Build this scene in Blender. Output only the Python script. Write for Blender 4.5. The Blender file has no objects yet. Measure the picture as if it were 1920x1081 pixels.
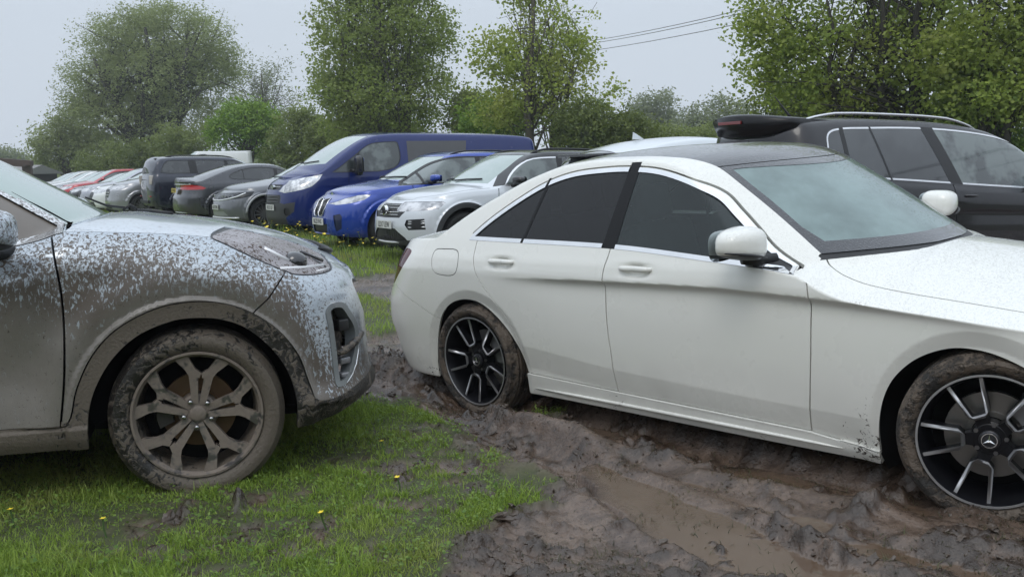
import bpy, bmesh, math, random
import numpy as np
from math import radians as R, sin, cos, pi, atan2, sqrt
from mathutils import Vector, Matrix

SC = bpy.context.scene
COL = SC.collection

# ------------------------------------------------------------------ camera
F_PX, HOR, CAM_H, CAM_ROLL = 1900.0, 312.0, 1.30, R(1.2)
PITCH = math.atan((540.5 - HOR) / F_PX)
_c, _s = cos(CAM_ROLL), sin(CAM_ROLL)
_F = np.array([0, cos(PITCH), -sin(PITCH)]); _U0 = np.array([0, sin(PITCH), cos(PITCH)]); _R0 = np.array([1., 0, 0])
_R = _c * _R0 - _s * _U0; _U = _c * _U0 + _s * _R0
CAMP = np.array([0, 0, CAM_H])
cam_data = bpy.data.cameras.new('camera')
cam_data.sensor_fit = 'HORIZONTAL'; cam_data.sensor_width = 36.0
cam_data.lens = F_PX / 1920 * 36.0
cam_data.clip_start = 0.05; cam_data.clip_end = 3000
cam = bpy.data.objects.new('camera', cam_data); COL.objects.link(cam)
_m = Matrix.Identity(4)
for _i in range(3):
    _m[_i][0] = _R[_i]; _m[_i][1] = _U[_i]; _m[_i][2] = -_F[_i]; _m[_i][3] = CAMP[_i]
cam.matrix_world = _m
SC.camera = cam

def ray(px, py):
    return _F + _R * (px - 960) / F_PX - _U * (py - 540.5) / F_PX
def ground_at(px, py, z=0.0):
    r = ray(px, py); t = (z - CAM_H) / r[2]
    return CAMP + r * t
def at_depth(px, py, d):
    return CAMP + ray(px, py) * d

# ------------------------------------------------------------------ light
SC.view_settings.view_transform = 'Standard'; SC.view_settings.look = 'None'
SC.view_settings.exposure = 0.0; SC.view_settings.gamma = 1.0
SC.view_settings.use_curve_mapping = False
SUN_EL, SUN_AZ = R(52), R(200)
world = bpy.data.worlds.new('World'); SC.world = world; world.use_nodes = True
_nt = world.node_tree; _nt.nodes.clear()
_o = _nt.nodes.new('ShaderNodeOutputWorld'); _b = _nt.nodes.new('ShaderNodeBackground')
_sky = _nt.nodes.new('ShaderNodeTexSky'); _sky.sky_type = 'NISHITA'; _sky.sun_disc = False
_sky.sun_elevation = SUN_EL; _sky.sun_rotation = SUN_AZ; _sky.dust_density = 6; _sky.air_density = 1.5
_tc = _nt.nodes.new('ShaderNodeTexCoord'); _sep = _nt.nodes.new('ShaderNodeSeparateXYZ')
_nt.links.new(_tc.outputs['Generated'], _sep.inputs[0])
_mr = _nt.nodes.new('ShaderNodeMapRange'); _mr.inputs[1].default_value = 0.14; _mr.inputs[2].default_value = 0.9
_mr.inputs[3].default_value = 1.0; _mr.inputs[4].default_value = 1.95
_nt.links.new(_sep.outputs[2], _mr.inputs[0])
_cl = _nt.nodes.new('ShaderNodeMix'); _cl.data_type = 'RGBA'; _cl.blend_type = 'MULTIPLY'; _cl.inputs[0].default_value = 1.0
_cl.inputs[6].default_value = (6.95, 7.75, 8.75, 1)      # overcast cloud radiance at the horizon
_nt.links.new(_mr.outputs[0], _cl.inputs[7])
_mx = _nt.nodes.new('ShaderNodeMix'); _mx.data_type = 'RGBA'; _mx.inputs[0].default_value = 0.9
_nt.links.new(_sky.outputs[0], _mx.inputs[6]); _nt.links.new(_cl.outputs[2], _mx.inputs[7])
_nt.links.new(_mx.outputs[2], _b.inputs[0]); _b.inputs[1].default_value = 0.1
_nt.links.new(_b.outputs[0], _o.inputs[0])
sun_d = bpy.data.lights.new('sun', 'SUN'); sun_d.energy = 0.7; sun_d.angle = R(25); sun_d.color = (1, .97, .92)
sun = bpy.data.objects.new('sun', sun_d); COL.objects.link(sun)
sun.rotation_euler = (R(90) - SUN_EL, 0, pi - SUN_AZ)
SC.cycles.volume_bounces = 0; SC.cycles.max_bounces = 8; SC.cycles.transparent_max_bounces = 24

# ------------------------------------------------------------------ noise
def _hash(ix, iy, seed):
    h = (ix.astype(np.int64) * 374761393 + iy.astype(np.int64) * 668265263 + seed * 2147483647) & 0xFFFFFFFF
    h = ((h ^ (h >> 13)) * 1274126177) & 0xFFFFFFFF
    h = (h ^ (h >> 16)) & 0xFFFFFFFF
    return h / 4294967295.0
def vnoise(x, y, seed=0):
    ix = np.floor(x); iy = np.floor(y); fx = x - ix; fy = y - iy
    ux = fx * fx * fx * (fx * (fx * 6 - 15) + 10); uy = fy * fy * fy * (fy * (fy * 6 - 15) + 10)
    def g(i, j):
        a = _hash(i, j, seed) * 2 * pi
        return np.cos(a), np.sin(a)
    r = 0
    out = []
    for dx in (0, 1):
        for dy in (0, 1):
            gx, gy = g(ix + dx, iy + dy)
            out.append(gx * (fx - dx) + gy * (fy - dy))
    a = out[0] * (1 - uy) + out[1] * uy; b = out[2] * (1 - uy) + out[3] * uy
    return (a * (1 - ux) + b * ux) * 1.5
def fbm(x, y, oct=4, seed=0, gain=.5):
    s = 0; a = 1.0; t = 0
    for k in range(oct):
        s = s + a * vnoise(x, y, seed + k * 17); t += a; a *= gain; x = x * 2.03 + 5.1; y = y * 2.03 - 3.7
    return s / t
def sstep(a, b, x):
    t = np.clip((x - a) / (b - a), 0, 1); return t * t * (3 - 2 * t)

# ------------------------------------------------------------------ materials
class NB:
    def __init__(s, name):
        s.m = bpy.data.materials.new(name); s.m.use_nodes = True
        s.nt = s.m.node_tree; s.nt.nodes.clear()
        s.out = s.n('ShaderNodeOutputMaterial')
    def n(s, t, **k):
        x = s.nt.nodes.new(t)
        for a, b in k.items(): setattr(x, a, b)
        return x
    def l(s, a, b): s.nt.links.new(a, b)
    def pr(s, **k):
        p = s.n('ShaderNodeBsdfPrincipled')
        for a, b in k.items(): s.set(p.inputs[a.replace('_', ' ')], b)
        return p
    def set(s, sock, v):
        if isinstance(v, bpy.types.NodeSocket): s.l(v, sock)
        elif isinstance(v, (tuple, list)) and sock.type == 'RGBA': sock.default_value = (*v[:3], 1)
        else: sock.default_value = v
    def coord(s, scale=(1, 1, 1), kind='Object'):
        t = s.n('ShaderNodeTexCoord'); m = s.n('ShaderNodeMapping'); m.inputs['Scale'].default_value = scale
        s.l(t.outputs[kind], m.inputs[0]); return m.outputs[0]
    def noise(s, vec, scale, detail=3, rough=.5, dist=0):
        t = s.n('ShaderNodeTexNoise'); s.l(vec, t.inputs['Vector'])
        t.inputs['Scale'].default_value = scale; t.inputs['Detail'].default_value = detail
        t.inputs['Roughness'].default_value = rough; t.inputs['Distortion'].default_value = dist
        return t.outputs['Fac']
    def voro(s, vec, scale, feature='F1', rnd=1.0):
        t = s.n('ShaderNodeTexVoronoi', feature=feature); s.l(vec, t.inputs['Vector'])
        t.inputs['Scale'].default_value = scale; t.inputs['Randomness'].default_value = rnd
        return t.outputs['Distance']
    def ramp(s, fac, a, b, lo=0.0, hi=1.0):
        m = s.n('ShaderNodeMapRange', interpolation_type='SMOOTHSTEP'); s.l(fac, m.inputs[0])
        for i, v in zip((1, 2, 3, 4), (a, b, lo, hi)): s.set(m.inputs[i], v)
        return m.outputs[0]
    def math(s, op, a, b=0.0):
        m = s.n('ShaderNodeMath', operation=op); s.set(m.inputs[0], a); s.set(m.inputs[1], b); return m.outputs[0]
    def mix(s, f, a, b):
        m = s.n('ShaderNodeMix', data_type='RGBA'); s.set(m.inputs[0], f); s.set(m.inputs[6], a); s.set(m.inputs[7], b); return m.outputs[2]
    def mixf(s, f, a, b):
        m = s.n('ShaderNodeMix', data_type='FLOAT'); s.set(m.inputs[0], f); s.set(m.inputs[2], a); s.set(m.inputs[3], b); return m.outputs[0]
    def bump(s, h, strength=.3, dist=.01, normal=None):
        b = s.n('ShaderNodeBump'); s.l(h, b.inputs['Height']); b.inputs['Strength'].default_value = strength
        b.inputs['Distance'].default_value = dist
        if normal is not None: s.l(normal, b.inputs['Normal'])
        return b.outputs[0]
    def attr(s, name):
        a = s.n('ShaderNodeAttribute'); a.attribute_name = name; return a.outputs['Fac']
    def sepz(s, vec):
        x = s.n('ShaderNodeSeparateXYZ'); s.l(vec, x.inputs[0]); return x.outputs
    def upness(s):
        g = s.n('ShaderNodeNewGeometry'); return s.sepz(g.outputs['Normal'])[2]
    def done(s, sh): s.l(sh if isinstance(sh, bpy.types.NodeSocket) else sh.outputs[0], s.out.inputs[0]); return s.m

_mats = {}
def plain(name, col, rough=.5, metal=0.0, coat=0.0, spec=.5):
    k = ('plain', name)
    if k in _mats: return _mats[k]
    b = NB(name); v = b.coord(); nz = b.noise(v, 9, 3)
    c = b.mix(nz, tuple(x * .88 for x in col), tuple(min(1, x * 1.1) for x in col))
    p = b.pr(Base_Color=c, Roughness=b.mixf(b.noise(v, 30, 2), rough * .85, min(1, rough * 1.15)), Metallic=metal, Coat_Weight=coat, Coat_Roughness=.05)
    p.inputs['Specular IOR Level'].default_value = spec
    _mats[k] = b.done(p); return _mats[k]
def paint(name, col, metal=.0, rough=.35, drops=.0, dirt=.55, flecks=False, spec=.5):
    k = ('paint', name); dirt_ = dirt
    if k in _mats: return _mats[k]
    b = NB(name); v = b.coord()
    dirt = b.noise(v, 2.2, 5, .6)
    z = b.sepz(v)[2]
    low = b.math('MULTIPLY', b.ramp(z, .62, .2), b.ramp(dirt, .44, .68))       # road dirt thrown up on the lower body
    c = b.mix(b.math('MULTIPLY', low, dirt_), col, (.13, .11, .09))
    if flecks:
        fn = b.noise(v, 38, 4, .65, 1.2); big = b.noise(v, 4.5, 3, .6); xx = b.sepz(v)[0]
        dr = b.math('MINIMUM', b.math('ABSOLUTE', b.math('ADD', xx, .40)), b.math('ABSOLUTE', b.math('SUBTRACT', xx, 2.36)))
        zone = b.math('ADD', b.math('MULTIPLY', b.ramp(dr, .20, .02), b.ramp(z, .62, .25)), b.math('MULTIPLY', b.ramp(z, .36, .18), .55))
        fl = b.ramp(b.math('ADD', b.math('ADD', fn, b.math('MULTIPLY', b.math('SUBTRACT', big, .5), .5)), b.math('MULTIPLY', zone, .11)), .75, .79)
        c = b.mix(b.math('MULTIPLY', fl, b.ramp(zone, .05, .4)), c, (.045, .034, .026))
    rr = b.mixf(low, b.mixf(dirt, rough * .8, rough * 1.2), .6)
    p = b.pr(Base_Color=c, Metallic=metal, Roughness=rr, Coat_Weight=b.mixf(low, 1.0 if spec > .4 else .7, .3), Coat_Roughness=.04); p.inputs['Specular IOR Level'].default_value = spec
    if drops:
        up = b.ramp(b.upness(), .25, .7)
        d = b.voro(v, 95); h = b.ramp(d, .42, .1)
        h2 = b.math('MULTIPLY', b.ramp(b.voro(v, 210), .4, .1), .5)
        hh = b.math('MULTIPLY', b.math('ADD', h, h2), up)
        nb = b.bump(hh, drops, .004)
        b.l(nb, p.inputs['Normal']); b.l(nb, p.inputs['Coat Normal'])
    _mats[k] = b.done(p); return _mats[k]
def glass(name, tint=(.25, .3, .3), rough=.02, film=.0, filmcol=(.4, .47, .47), drops=0.0, refl=1.0):
    k = ('glass', name)
    if k in _mats: return _mats[k]
    b = NB(name)
    tr = b.n('ShaderNodeBsdfTransparent'); b.set(tr.inputs[0], tint)
    gl = b.n('ShaderNodeBsdfGlossy'); gl.inputs['Roughness'].default_value = rough
    fr = b.n('ShaderNodeFresnel'); fr.inputs[0].default_value = 1.55
    v = b.coord()
    if drops:
        h = b.math('ADD', b.ramp(b.voro(v, 75), .38, .12), b.math('MULTIPLY', b.noise(v, 40, 3), .5))
        nb = b.bump(h, drops, .004); b.l(nb, gl.inputs['Normal']); b.l(nb, fr.inputs['Normal'])
    df = b.n('ShaderNodeBsdfDiffuse'); b.set(df.inputs[0], filmcol)  # on the windscreen this diffuse layer carries the tone of the reflected sky
    m0 = b.n('ShaderNodeMixShader'); b.l(tr.outputs[0], m0.inputs[1]); b.l(df.outputs[0], m0.inputs[2])
    if film:
        f = b.ramp(b.noise(v, 3.0, 4, .6), .3, .75, film * .75, film * 1.2); b.l(f, m0.inputs[0])
    else: m0.inputs[0].default_value = 0.0
    m1 = b.n('ShaderNodeMixShader')
    b.l(b.math('MULTIPLY', fr.outputs[0], refl), m1.inputs[0])
    b.l(m0.outputs[0], m1.inputs[1]); b.l(gl.outputs[0], m1.inputs[2])
    _mats[k] = b.done(m1); return _mats[k]

# ------------------------------------------------------------------ objects
def tag(o, label=None, cat=None, group=None, kind=None):
    if label: o['label'] = label
    if cat: o['category'] = cat
    if group: o['group'] = group
    if kind: o['kind'] = kind
    return o
def empty(name, mat4=None):
    o = bpy.data.objects.new(name, None); o.empty_display_size = .3; COL.objects.link(o)
    if mat4 is not None: o.matrix_world = mat4
    return o
def newobj(name, me, mats, parent=None):
    o = bpy.data.objects.new(name, me); COL.objects.link(o)
    for m in (mats if isinstance(mats, (list, tuple)) else [mats]): me.materials.append(m)
    if parent is not None: o.parent = parent
    return o
def mesh_np(name, V, F, N=None, smooth=True, mi=None):
    """V (n,3), F list of index tuples or (m,k) array"""
    me = bpy.data.meshes.new(name)
    V = np.asarray(V, np.float32)
    if isinstance(F, np.ndarray):
        m, k = F.shape
        me.vertices.add(len(V)); me.vertices.foreach_set('co', V.ravel())
        me.loops.add(m * k); me.loops.foreach_set('vertex_index', F.astype(np.int32).ravel())
        me.polygons.add(m); me.polygons.foreach_set('loop_start', np.arange(0, m * k, k, dtype=np.int32))
        me.update(calc_edges=True)
    else:
        me.from_pydata(V.tolist(), [], [list(f) for f in F])
    n = len(me.polygons)
    me.polygons.foreach_set('use_smooth', np.full(n, bool(smooth)))
    if mi is not None: me.polygons.foreach_set('material_index', np.asarray(mi, np.int32))
    if N is not None:
        me.update(); me.normals_split_custom_set_from_vertices(np.asarray(N, np.float32).tolist())
    me.update()
    return me

class MB:
    """collects simple shapes into one mesh"""
    def __init__(s): s.V = []; s.F = []
    def add(s, V, F):
        o = len(s.V); s.V += [tuple(map(float, v)) for v in V]; s.F += [tuple(i + o for i in f) for f in F]; return s
    def box(s, c, d, rot=None):
        x, y, z = d[0] / 2, d[1] / 2, d[2] / 2
        P = [(-x, -y, -z), (x, -y, -z), (x, y, -z), (-x, y, -z), (-x, -y, z), (x, -y, z), (x, y, z), (-x, y, z)]
        if rot is not None: P = [tuple(rot @ Vector(p)) for p in P]
        s.add([(p[0] + c[0], p[1] + c[1], p[2] + c[2]) for p in P],
              [(0, 3, 2, 1), (4, 5, 6, 7), (0, 1, 5, 4), (1, 2, 6, 5), (2, 3, 7, 6), (3, 0, 4, 7)]); return s
    def tube(s, pts, r, n=8, caps=True):
        pts = [Vector(p) for p in pts]; rs = r if isinstance(r, (list, tuple)) else [r] * len(pts)
        rings = []; up = Vector((0, 0, 1))
        for i, p in enumerate(pts):
            t = (pts[min(i + 1, len(pts) - 1)] - pts[max(i - 1, 0)]).normalized()
            a = t.cross(up)
            if a.length < 1e-3: a = t.cross(Vector((0, 1, 0)))
            a.normalize(); b = a.cross(t).normalized(); up = b
            rings.append([p + (a * cos(2 * pi * k / n) + b * sin(2 * pi * k / n)) * rs[i] for k in range(n)])
        V = [v for rg in rings for v in rg]; F = []
        for i in range(len(rings) - 1):
            for k in range(n):
                F.append((i * n + k, i * n + (k + 1) % n, (i + 1) * n + (k + 1) % n, (i + 1) * n + k))
        if caps: F.append(tuple(range(n))[::-1]); F.append(tuple(len(V) - n + k for k in range(n)))
        s.add(V, F); return s
    def prism(s, poly, depth, frame):
        """poly 2D (ccw), extruded along frame z by depth; frame = function (u,v,w)->xyz"""
        n = len(poly)
        V = [frame(u, v, 0) for u, v in poly] + [frame(u, v, depth) for u, v in poly]
        F = [tuple(range(n))[::-1], tuple(n + i for i in range(n))] + [(i, (i + 1) % n, n + (i + 1) % n, n + i) for i in range(n)]
        s.add(V, F); return s
    def lathe(s, prof, n=48, axis='y', close=False, a0=0, a1=2 * pi):
        full = abs(a1 - a0 - 2 * pi) < 1e-6; m = n if full else n + 1
        V = []; F = []
        for k in range(m):
            t = a0 + (a1 - a0) * k / n
            for r, w in prof: V.append((r * cos(t), w, r * sin(t)))
        p = len(prof)
        for k in range(n):
            kk = (k + 1) % m
            for i in range(p - 1): F.append((k * p + i, k * p + i + 1, kk * p + i + 1, kk * p + i))
        s.add(V, F); return s
    def build(s, name, mat, parent=None, smooth=False, bevel=0, xf=None, auto=None):
        V = s.V
        if xf is not None: V = [tuple(xf @ Vector(v)) for v in V]
        me = bpy.data.meshes.new(name); me.from_pydata(V, [], s.F)
        bm = bmesh.new(); bm.from_mesh(me)
        bmesh.ops.remove_doubles(bm, verts=bm.verts, dist=1e-6)
        bmesh.ops.recalc_face_normals(bm, faces=bm.faces)
        if bevel:
            es = [e for e in bm.edges if e.is_manifold and e.calc_face_angle(0) > .5]
            bmesh.ops.bevel(bm, geom=es, offset=bevel, segments=2, affect='EDGES', profile=.6)
        if auto is not None:
            for f in bm.faces: f.smooth = True
            for e in bm.edges:
                if e.is_manifold and e.calc_face_angle(0) > auto: e.smooth = False
        bm.to_mesh(me); bm.free()
        if auto is None: me.polygons.foreach_set('use_smooth', np.full(len(me.polygons), bool(smooth)))
        me.update()
        return newobj(name, me, mat, parent)

def spline(pts, n=8, closed=False):
    P = np.asarray(pts, float); m = len(P); out = []
    rng = range(m) if closed else range(m - 1)
    for i in rng:
        p1 = P[i]; p2 = P[(i + 1) % m]
        p0 = P[(i - 1) % m] if closed or i > 0 else 2 * p1 - p2
        p3 = P[(i + 2) % m] if closed or i + 2 < m else 2 * p2 - p1
        d0, d1, d2 = (max(np.linalg.norm(b - a), 1e-9) ** .5 for a, b in ((p0, p1), (p1, p2), (p2, p3)))
        m1 = ((p1 - p0) / d0 - (p2 - p0) / (d0 + d1) + (p2 - p1) / d1) * d1
        m2 = ((p2 - p1) / d1 - (p3 - p1) / (d1 + d2) + (p3 - p2) / d2) * d1
        for k in range(n):
            t = k / n
            out.append((2 * t**3 - 3 * t**2 + 1) * p1 + (t**3 - 2 * t**2 + t) * m1 + (-2 * t**3 + 3 * t**2) * p2 + (t**3 - t**2) * m2)
    if not closed: out.append(P[-1])
    return np.array(out)
class Curve1:
    """smooth 1D interpolation (monotone cubic)"""
    def __init__(s, pts):
        pts = sorted(pts); s.x = np.array([p[0] for p in pts], float); s.y = np.array([p[1] for p in pts], float)
        h = np.diff(s.x); d = np.diff(s.y) / h; m = np.zeros_like(s.x)
        m[0] = d[0]; m[-1] = d[-1]
        for i in range(1, len(s.x) - 1):
            if d[i - 1] * d[i] > 0:
                w1 = 2 * h[i] + h[i - 1]; w2 = h[i] + 2 * h[i - 1]; m[i] = (w1 + w2) / (w1 / d[i - 1] + w2 / d[i])
        s.m = m
    def __call__(s, q):
        q = np.asarray(q, float); i = np.clip(np.searchsorted(s.x, q) - 1, 0, len(s.x) - 2)
        h = s.x[i + 1] - s.x[i]; t = np.clip((q - s.x[i]) / h, 0, 1)
        r = (2*t**3 - 3*t**2 + 1) * s.y[i] + (t**3 - 2*t**2 + t) * h * s.m[i] + (-2*t**3 + 3*t**2) * s.y[i+1] + (t**3 - t**2) * h * s.m[i+1]
        return r
# ------------------------------------------------------------------ car shell
class Shell:
    def __init__(s, sp):
        s.sp = sp
        g = sp.get
        s.xF = Curve1([(z, x) for x, z in sp['front']]); s.xR = Curve1([(z, x) for x, z in sp['rear']])
        s.zb = Curve1(sp['zb']); s.zs = Curve1(sp['zs']); s.hwf = sp['hw']
        s.cf, s.nf, s.cr, s.nr = sp['cf'], sp['nf'], sp['cr'], sp['nr']
        s.hc = Curve1(sp['deck']); s.Zc = Curve1(sp['top'])
        s.df, s.dr, s.crown, s.xm = sp['df'], sp['dr'], sp['crown'], sp['xm']
        s.tumble = sp['tumble']; s.wq = sp.get('wq', .7); s.ph = g('ph', 2.4)
        s.bow = g('bow', .02); s.inset = g('inset', .0)
        s.build(g('na', 150), g('ns', 34), g('nside', 16), g('ntop', 22))
    def shp(s, x, z):
        x = np.asarray(x, float)
        u = np.clip((x - (s.xF(z) - s.cf)) / s.cf, 0, 1); v = np.clip(((s.xR(z) + s.cr) - x) / s.cr, 0, 1)
        return (1 - u ** s.nf) ** (1 / s.nf) * (1 - v ** s.nr) ** (1 / s.nr)
    def side_y(s, x, z):
        return s.hwf(np.asarray(x, float), np.asarray(z, float)) * s.shp(x, z)
    def belt_y(s, x): return s.side_y(x, s.zs(x))
    def glass_y(s, x, z, ye=None, ze=None):
        if ye is None: ye = s.belt_y(x)
        if ze is None: ze = s.zs(x)
        h = np.maximum(z - ze, 0)
        return ye - s.inset * np.minimum(h / .02, 1) - s.tumble * h - s.bow * (h / .4) ** 2
    def T(s, x, y):
        q = np.abs(y) / s.wq
        w = sstep(s.xm - .5, s.xm + .5, x)
        d = s.df * w - s.dr * (1 - w)
        return s.Zc(x + d * q ** 2) - s.crown * q ** 2.4
    def Hd(s, x, y, ye, ze):
        r = np.where(ye > 1e-5, np.abs(y) / np.maximum(ye, 1e-5), 1.0)
        return ze + (s.hc(x) - ze) * (1 - np.clip(r, 0, 1) ** s.ph)
    def top_z(s, x, y):
        ye = s.belt_y(x); ze = s.zs(x)
        return np.maximum(s.T(x, y), s.Hd(x, y, ye, ze))
    def build(s, na, ns, n1, n2):
        def arc(c, n, m):
            th = np.linspace(0, pi / 2, 400)
            X = 1 - np.cos(th) ** (2 / n); Y = np.sin(th) ** (2 / n)
            L = np.concatenate([[0], np.cumsum(np.hypot(np.diff(X) * c, np.diff(Y) * .88))])
            t = np.interp(np.linspace(0, L[-1], m), L, th)
            return 1 - np.cos(t) ** (2 / n), np.sin(t) ** (2 / n), L[-1]
        _, _, Lf = arc(s.cf, s.nf, 5); _, _, Lr = arc(s.cr, s.nr, 5)
        Lm = s.xF(.5) - s.cf - s.xR(.5) - s.cr; tot = Lf + Lr + Lm
        nf = int(na * Lf / tot) + 2; nr = int(na * Lr / tot) + 2; nm = na - nf - nr
        fx, fy, _ = arc(s.cf, s.nf, nf); rx, ry, _ = arc(s.cr, s.nr, nr)
        kind = np.array([0] * nf + [1] * nm + [2] * nr)
        fu = np.concatenate([fx, (np.arange(nm) + 1) / (nm + 1), rx[::-1]]); fyy = np.concatenate([fy, np.ones(nm), ry[::-1]])
        A = len(kind)
        S = np.linspace(0, 1, ns)
        X = np.zeros((A, ns)); Y = np.zeros_like(X); Z = np.full_like(X, .5)
        for it in range(6):
            xF = s.xF(Z); xR = s.xR(Z)
            k = kind[:, None]; f = fu[:, None]
            X = np.where(k == 0, xF - s.cf * f, np.where(k == 1, (xF - s.cf) * (1 - f) + (xR + s.cr) * f, xR + s.cr * f))
            Z = s.zb(X) + S[None, :] * (s.zs(X) - s.zb(X))
        Y = s.hwf(X, Z) * fyy[:, None]
        V = [np.stack([X, Y, Z], -1).reshape(-1, 3)]; Fq = []; tags = []
        def grid(a, b, off):
            i, j = np.meshgrid(np.arange(a - 1), np.arange(b - 1), indexing='ij'); i = i.ravel(); j = j.ravel()
            return np.stack([i * b + j, (i + 1) * b + j, (i + 1) * b + j + 1, i * b + j + 1], -1) + off, j
        q, _ = grid(A, ns, 0); Fq.append(q); tags += ['L'] * len(q)
        xe, ye, ze = X[:, -1], Y[:, -1], Z[:, -1]
        # rail
        zz = np.linspace(0, 1.4, 281)
        ZZ = ze[:, None] + zz[None, :]
        YG = s.glass_y(xe[:, None], ZZ, ye[:, None], ze[:, None])
        TT = s.T(xe[:, None] + 0 * ZZ, YG) - ZZ
        cab = (xe > s.sp['cab'][0]) & (xe < s.sp['cab'][1])
        zr = ze.copy()
        for i in range(A):
            if cab[i] and TT[i, 0] > 0:
                j = np.argmax(TT[i] < 0)
                a, b = TT[i, j - 1], TT[i, j]; zr[i] = ZZ[i, j - 1] + (ZZ[i, j] - ZZ[i, j - 1]) * a / (a - b)
        s.xe = xe; s.zr = zr; s._rail = Curve1(sorted({round(float(a), 5): float(b) for a, b in zip(xe[kind == 1], zr[kind == 1])}.items()))
        yr = s.glass_y(xe, zr, ye, ze)
        u1 = np.linspace(0, 1, n1 + 1); u2 = np.linspace(0, 1, n2 + 1)[1:]; u2 = u2 ** 1.25
        zs1 = ze[:, None] + (zr - ze)[:, None] * u1[None, :]
        ys1 = s.glass_y(xe[:, None], zs1, ye[:, None], ze[:, None])
        ys1 = np.where((zr - ze)[:, None] < 1e-6, ye[:, None], ys1)
        ys2 = yr[:, None] * (1 - u2[None, :])
        hd = s.Hd(xe[:, None], ys2, ye[:, None], ze[:, None])
        t2 = np.where(cab[:, None], s.T(xe[:, None] + 0 * ys2, ys2), -9)
        zs2 = np.maximum(hd, t2)
        YY = np.concatenate([ys1, ys2], 1); ZZ2 = np.concatenate([zs1, zs2], 1)
        for it in range(s.sp.get('rsm', 3)):
            for arr in (YY, ZZ2):
                j = np.arange(n1 - 2, n1 + 3)
                has = (zr - ze)[:, None] > .03
                nw = .25 * arr[:, j - 1] + .5 * arr[:, j] + .25 * arr[:, j + 1]
                arr[:, j] = np.where(has, nw, arr[:, j])
        B = n1 + n2 + 1
        V.append(np.stack([np.repeat(xe[:, None], B, 1), YY, ZZ2], -1).reshape(-1, 3))
        q, j = grid(A, B, A * ns); Fq.append(q); tags += ['S' if jj < n1 else 'T' for jj in j]
        V = np.concatenate(V); Fq = np.concatenate(Fq)
        # normals
        P = V[Fq]; fn = np.cross(P[:, 2] - P[:, 0], P[:, 3] - P[:, 1])
        ok = np.linalg.norm(fn, axis=1) > 1e-10
        key = np.round(V / 2e-5).astype(np.int64)
        _, inv = np.unique(key, axis=0, return_inverse=True); inv = inv.ravel()
        acc = np.zeros((inv.max() + 1, 3))
        for k in range(4): np.add.at(acc, inv[Fq[:, k]], fn * ok[:, None])
        N = acc[inv]; N[np.abs(V[:, 1]) < 1e-5, 1] = 0
        N /= np.maximum(np.linalg.norm(N, axis=1, keepdims=True), 1e-12)
        # exact normals on the flanks
        nL = A * ns; x, z = V[:nL, 0], V[:nL, 2]; e = .003
        y0 = s.side_y(x, z); m = (N[:nL, 1] > .5) & (np.abs(y0 - V[:nL, 1]) < 1e-4) & (V[:nL, 2] < s.zs(x) - .012)
        gx = (s.side_y(x + e, z) - s.side_y(x - e, z)) / (2 * e); gz = (s.side_y(x, z + e) - s.side_y(x, z - e)) / (2 * e)
        nn = np.stack([-gx, np.ones_like(gx), -gz], 1); nn /= np.linalg.norm(nn, axis=1, keepdims=True)
        N[:nL][m] = nn[m]
        s.V = [tuple(v) for v in np.concatenate([V, N], 1)]
        s.F = [list(map(int, f)) for f, o in zip(Fq, ok) if o]
        s.tg = [t for t, o in zip(tags, ok) if o]
        s.lab = None; s.regs = []
    PR = {'side': (0, 2), 'top': (0, 1), 'front': (1, 2)}
    def onside(s, v):
        x, z = v[0], v[2]; e = .003
        X = np.array([x, x + e, x - e, x, x]); Z = np.array([z, z, z, z + e, z - e]); y = s.side_y(X, Z)
        if abs(y[0] - v[1]) > .03: return v
        n = np.array([-(y[1] - y[2]) / (2 * e), 1.0, -(y[3] - y[4]) / (2 * e)]); n /= np.linalg.norm(n)
        return (x, float(y[0]), z, *map(float, n))
    def region(s, name, pts, proj='side', tags='L', width=None, exact=True, xmin=-99, xmax=99, ymin=-1, zmin=-99):
        pts = np.asarray(pts, float)
        if width is None:
            segs = [(pts[i], pts[(i + 1) % len(pts)]) for i in range(len(pts))]
        else:
            segs = []; w = width / 2; n = len(pts)
            T = np.gradient(pts, axis=0); T /= np.maximum(np.linalg.norm(T, axis=1, keepdims=True), 1e-9)
            Nn = np.stack([-T[:, 1], T[:, 0]], 1) * w
            a, b = pts + Nn, pts - Nn
            for i in range(n - 1): segs += [(a[i], a[i + 1]), (b[i], b[i + 1])]
            segs += [(a[0], b[0]), (a[-1], b[-1])]
        s.regs.append((name, pts, proj, tags, width, xmin, xmax, ymin, zmin))
        ax = s.PR[proj]
        def boxes(idx):
            o = np.empty((len(idx), 5))
            for k, f in enumerate(idx):
                P = np.array([s.V[i][:3] for i in s.F[f]])
                q = P[:, ax]; o[k] = (*q.min(0), *q.max(0), 0)
            return o
        if not hasattr(s, 'FC') or len(s.FC) != len(s.F):
            s.FC = [tuple(np.mean([s.V[i][:3] for i in f], 0)) for f in s.F]
        FC = np.array(s.FC)
        sa = np.array([t in tags for t in s.tg]) & (FC[:, 0] > xmin) & (FC[:, 0] < xmax) & (FC[:, 1] > ymin) & (FC[:, 2] > zmin)
        lo = np.min([np.minimum(p, q) for p, q in segs], 0) - .15; hi = np.max([np.maximum(p, q) for p, q in segs], 0) + .15
        C2 = FC[:, ax]
        sa &= np.all((C2 > lo) & (C2 < hi), 1)
        idx = list(np.where(sa)[0])
        if not idx: return s
        bb = boxes(idx); cnt = len(idx); cap = cnt * 4 + 4000
        BB = np.empty((cap, 4)); BB[:cnt] = bb[:, :4]
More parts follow.
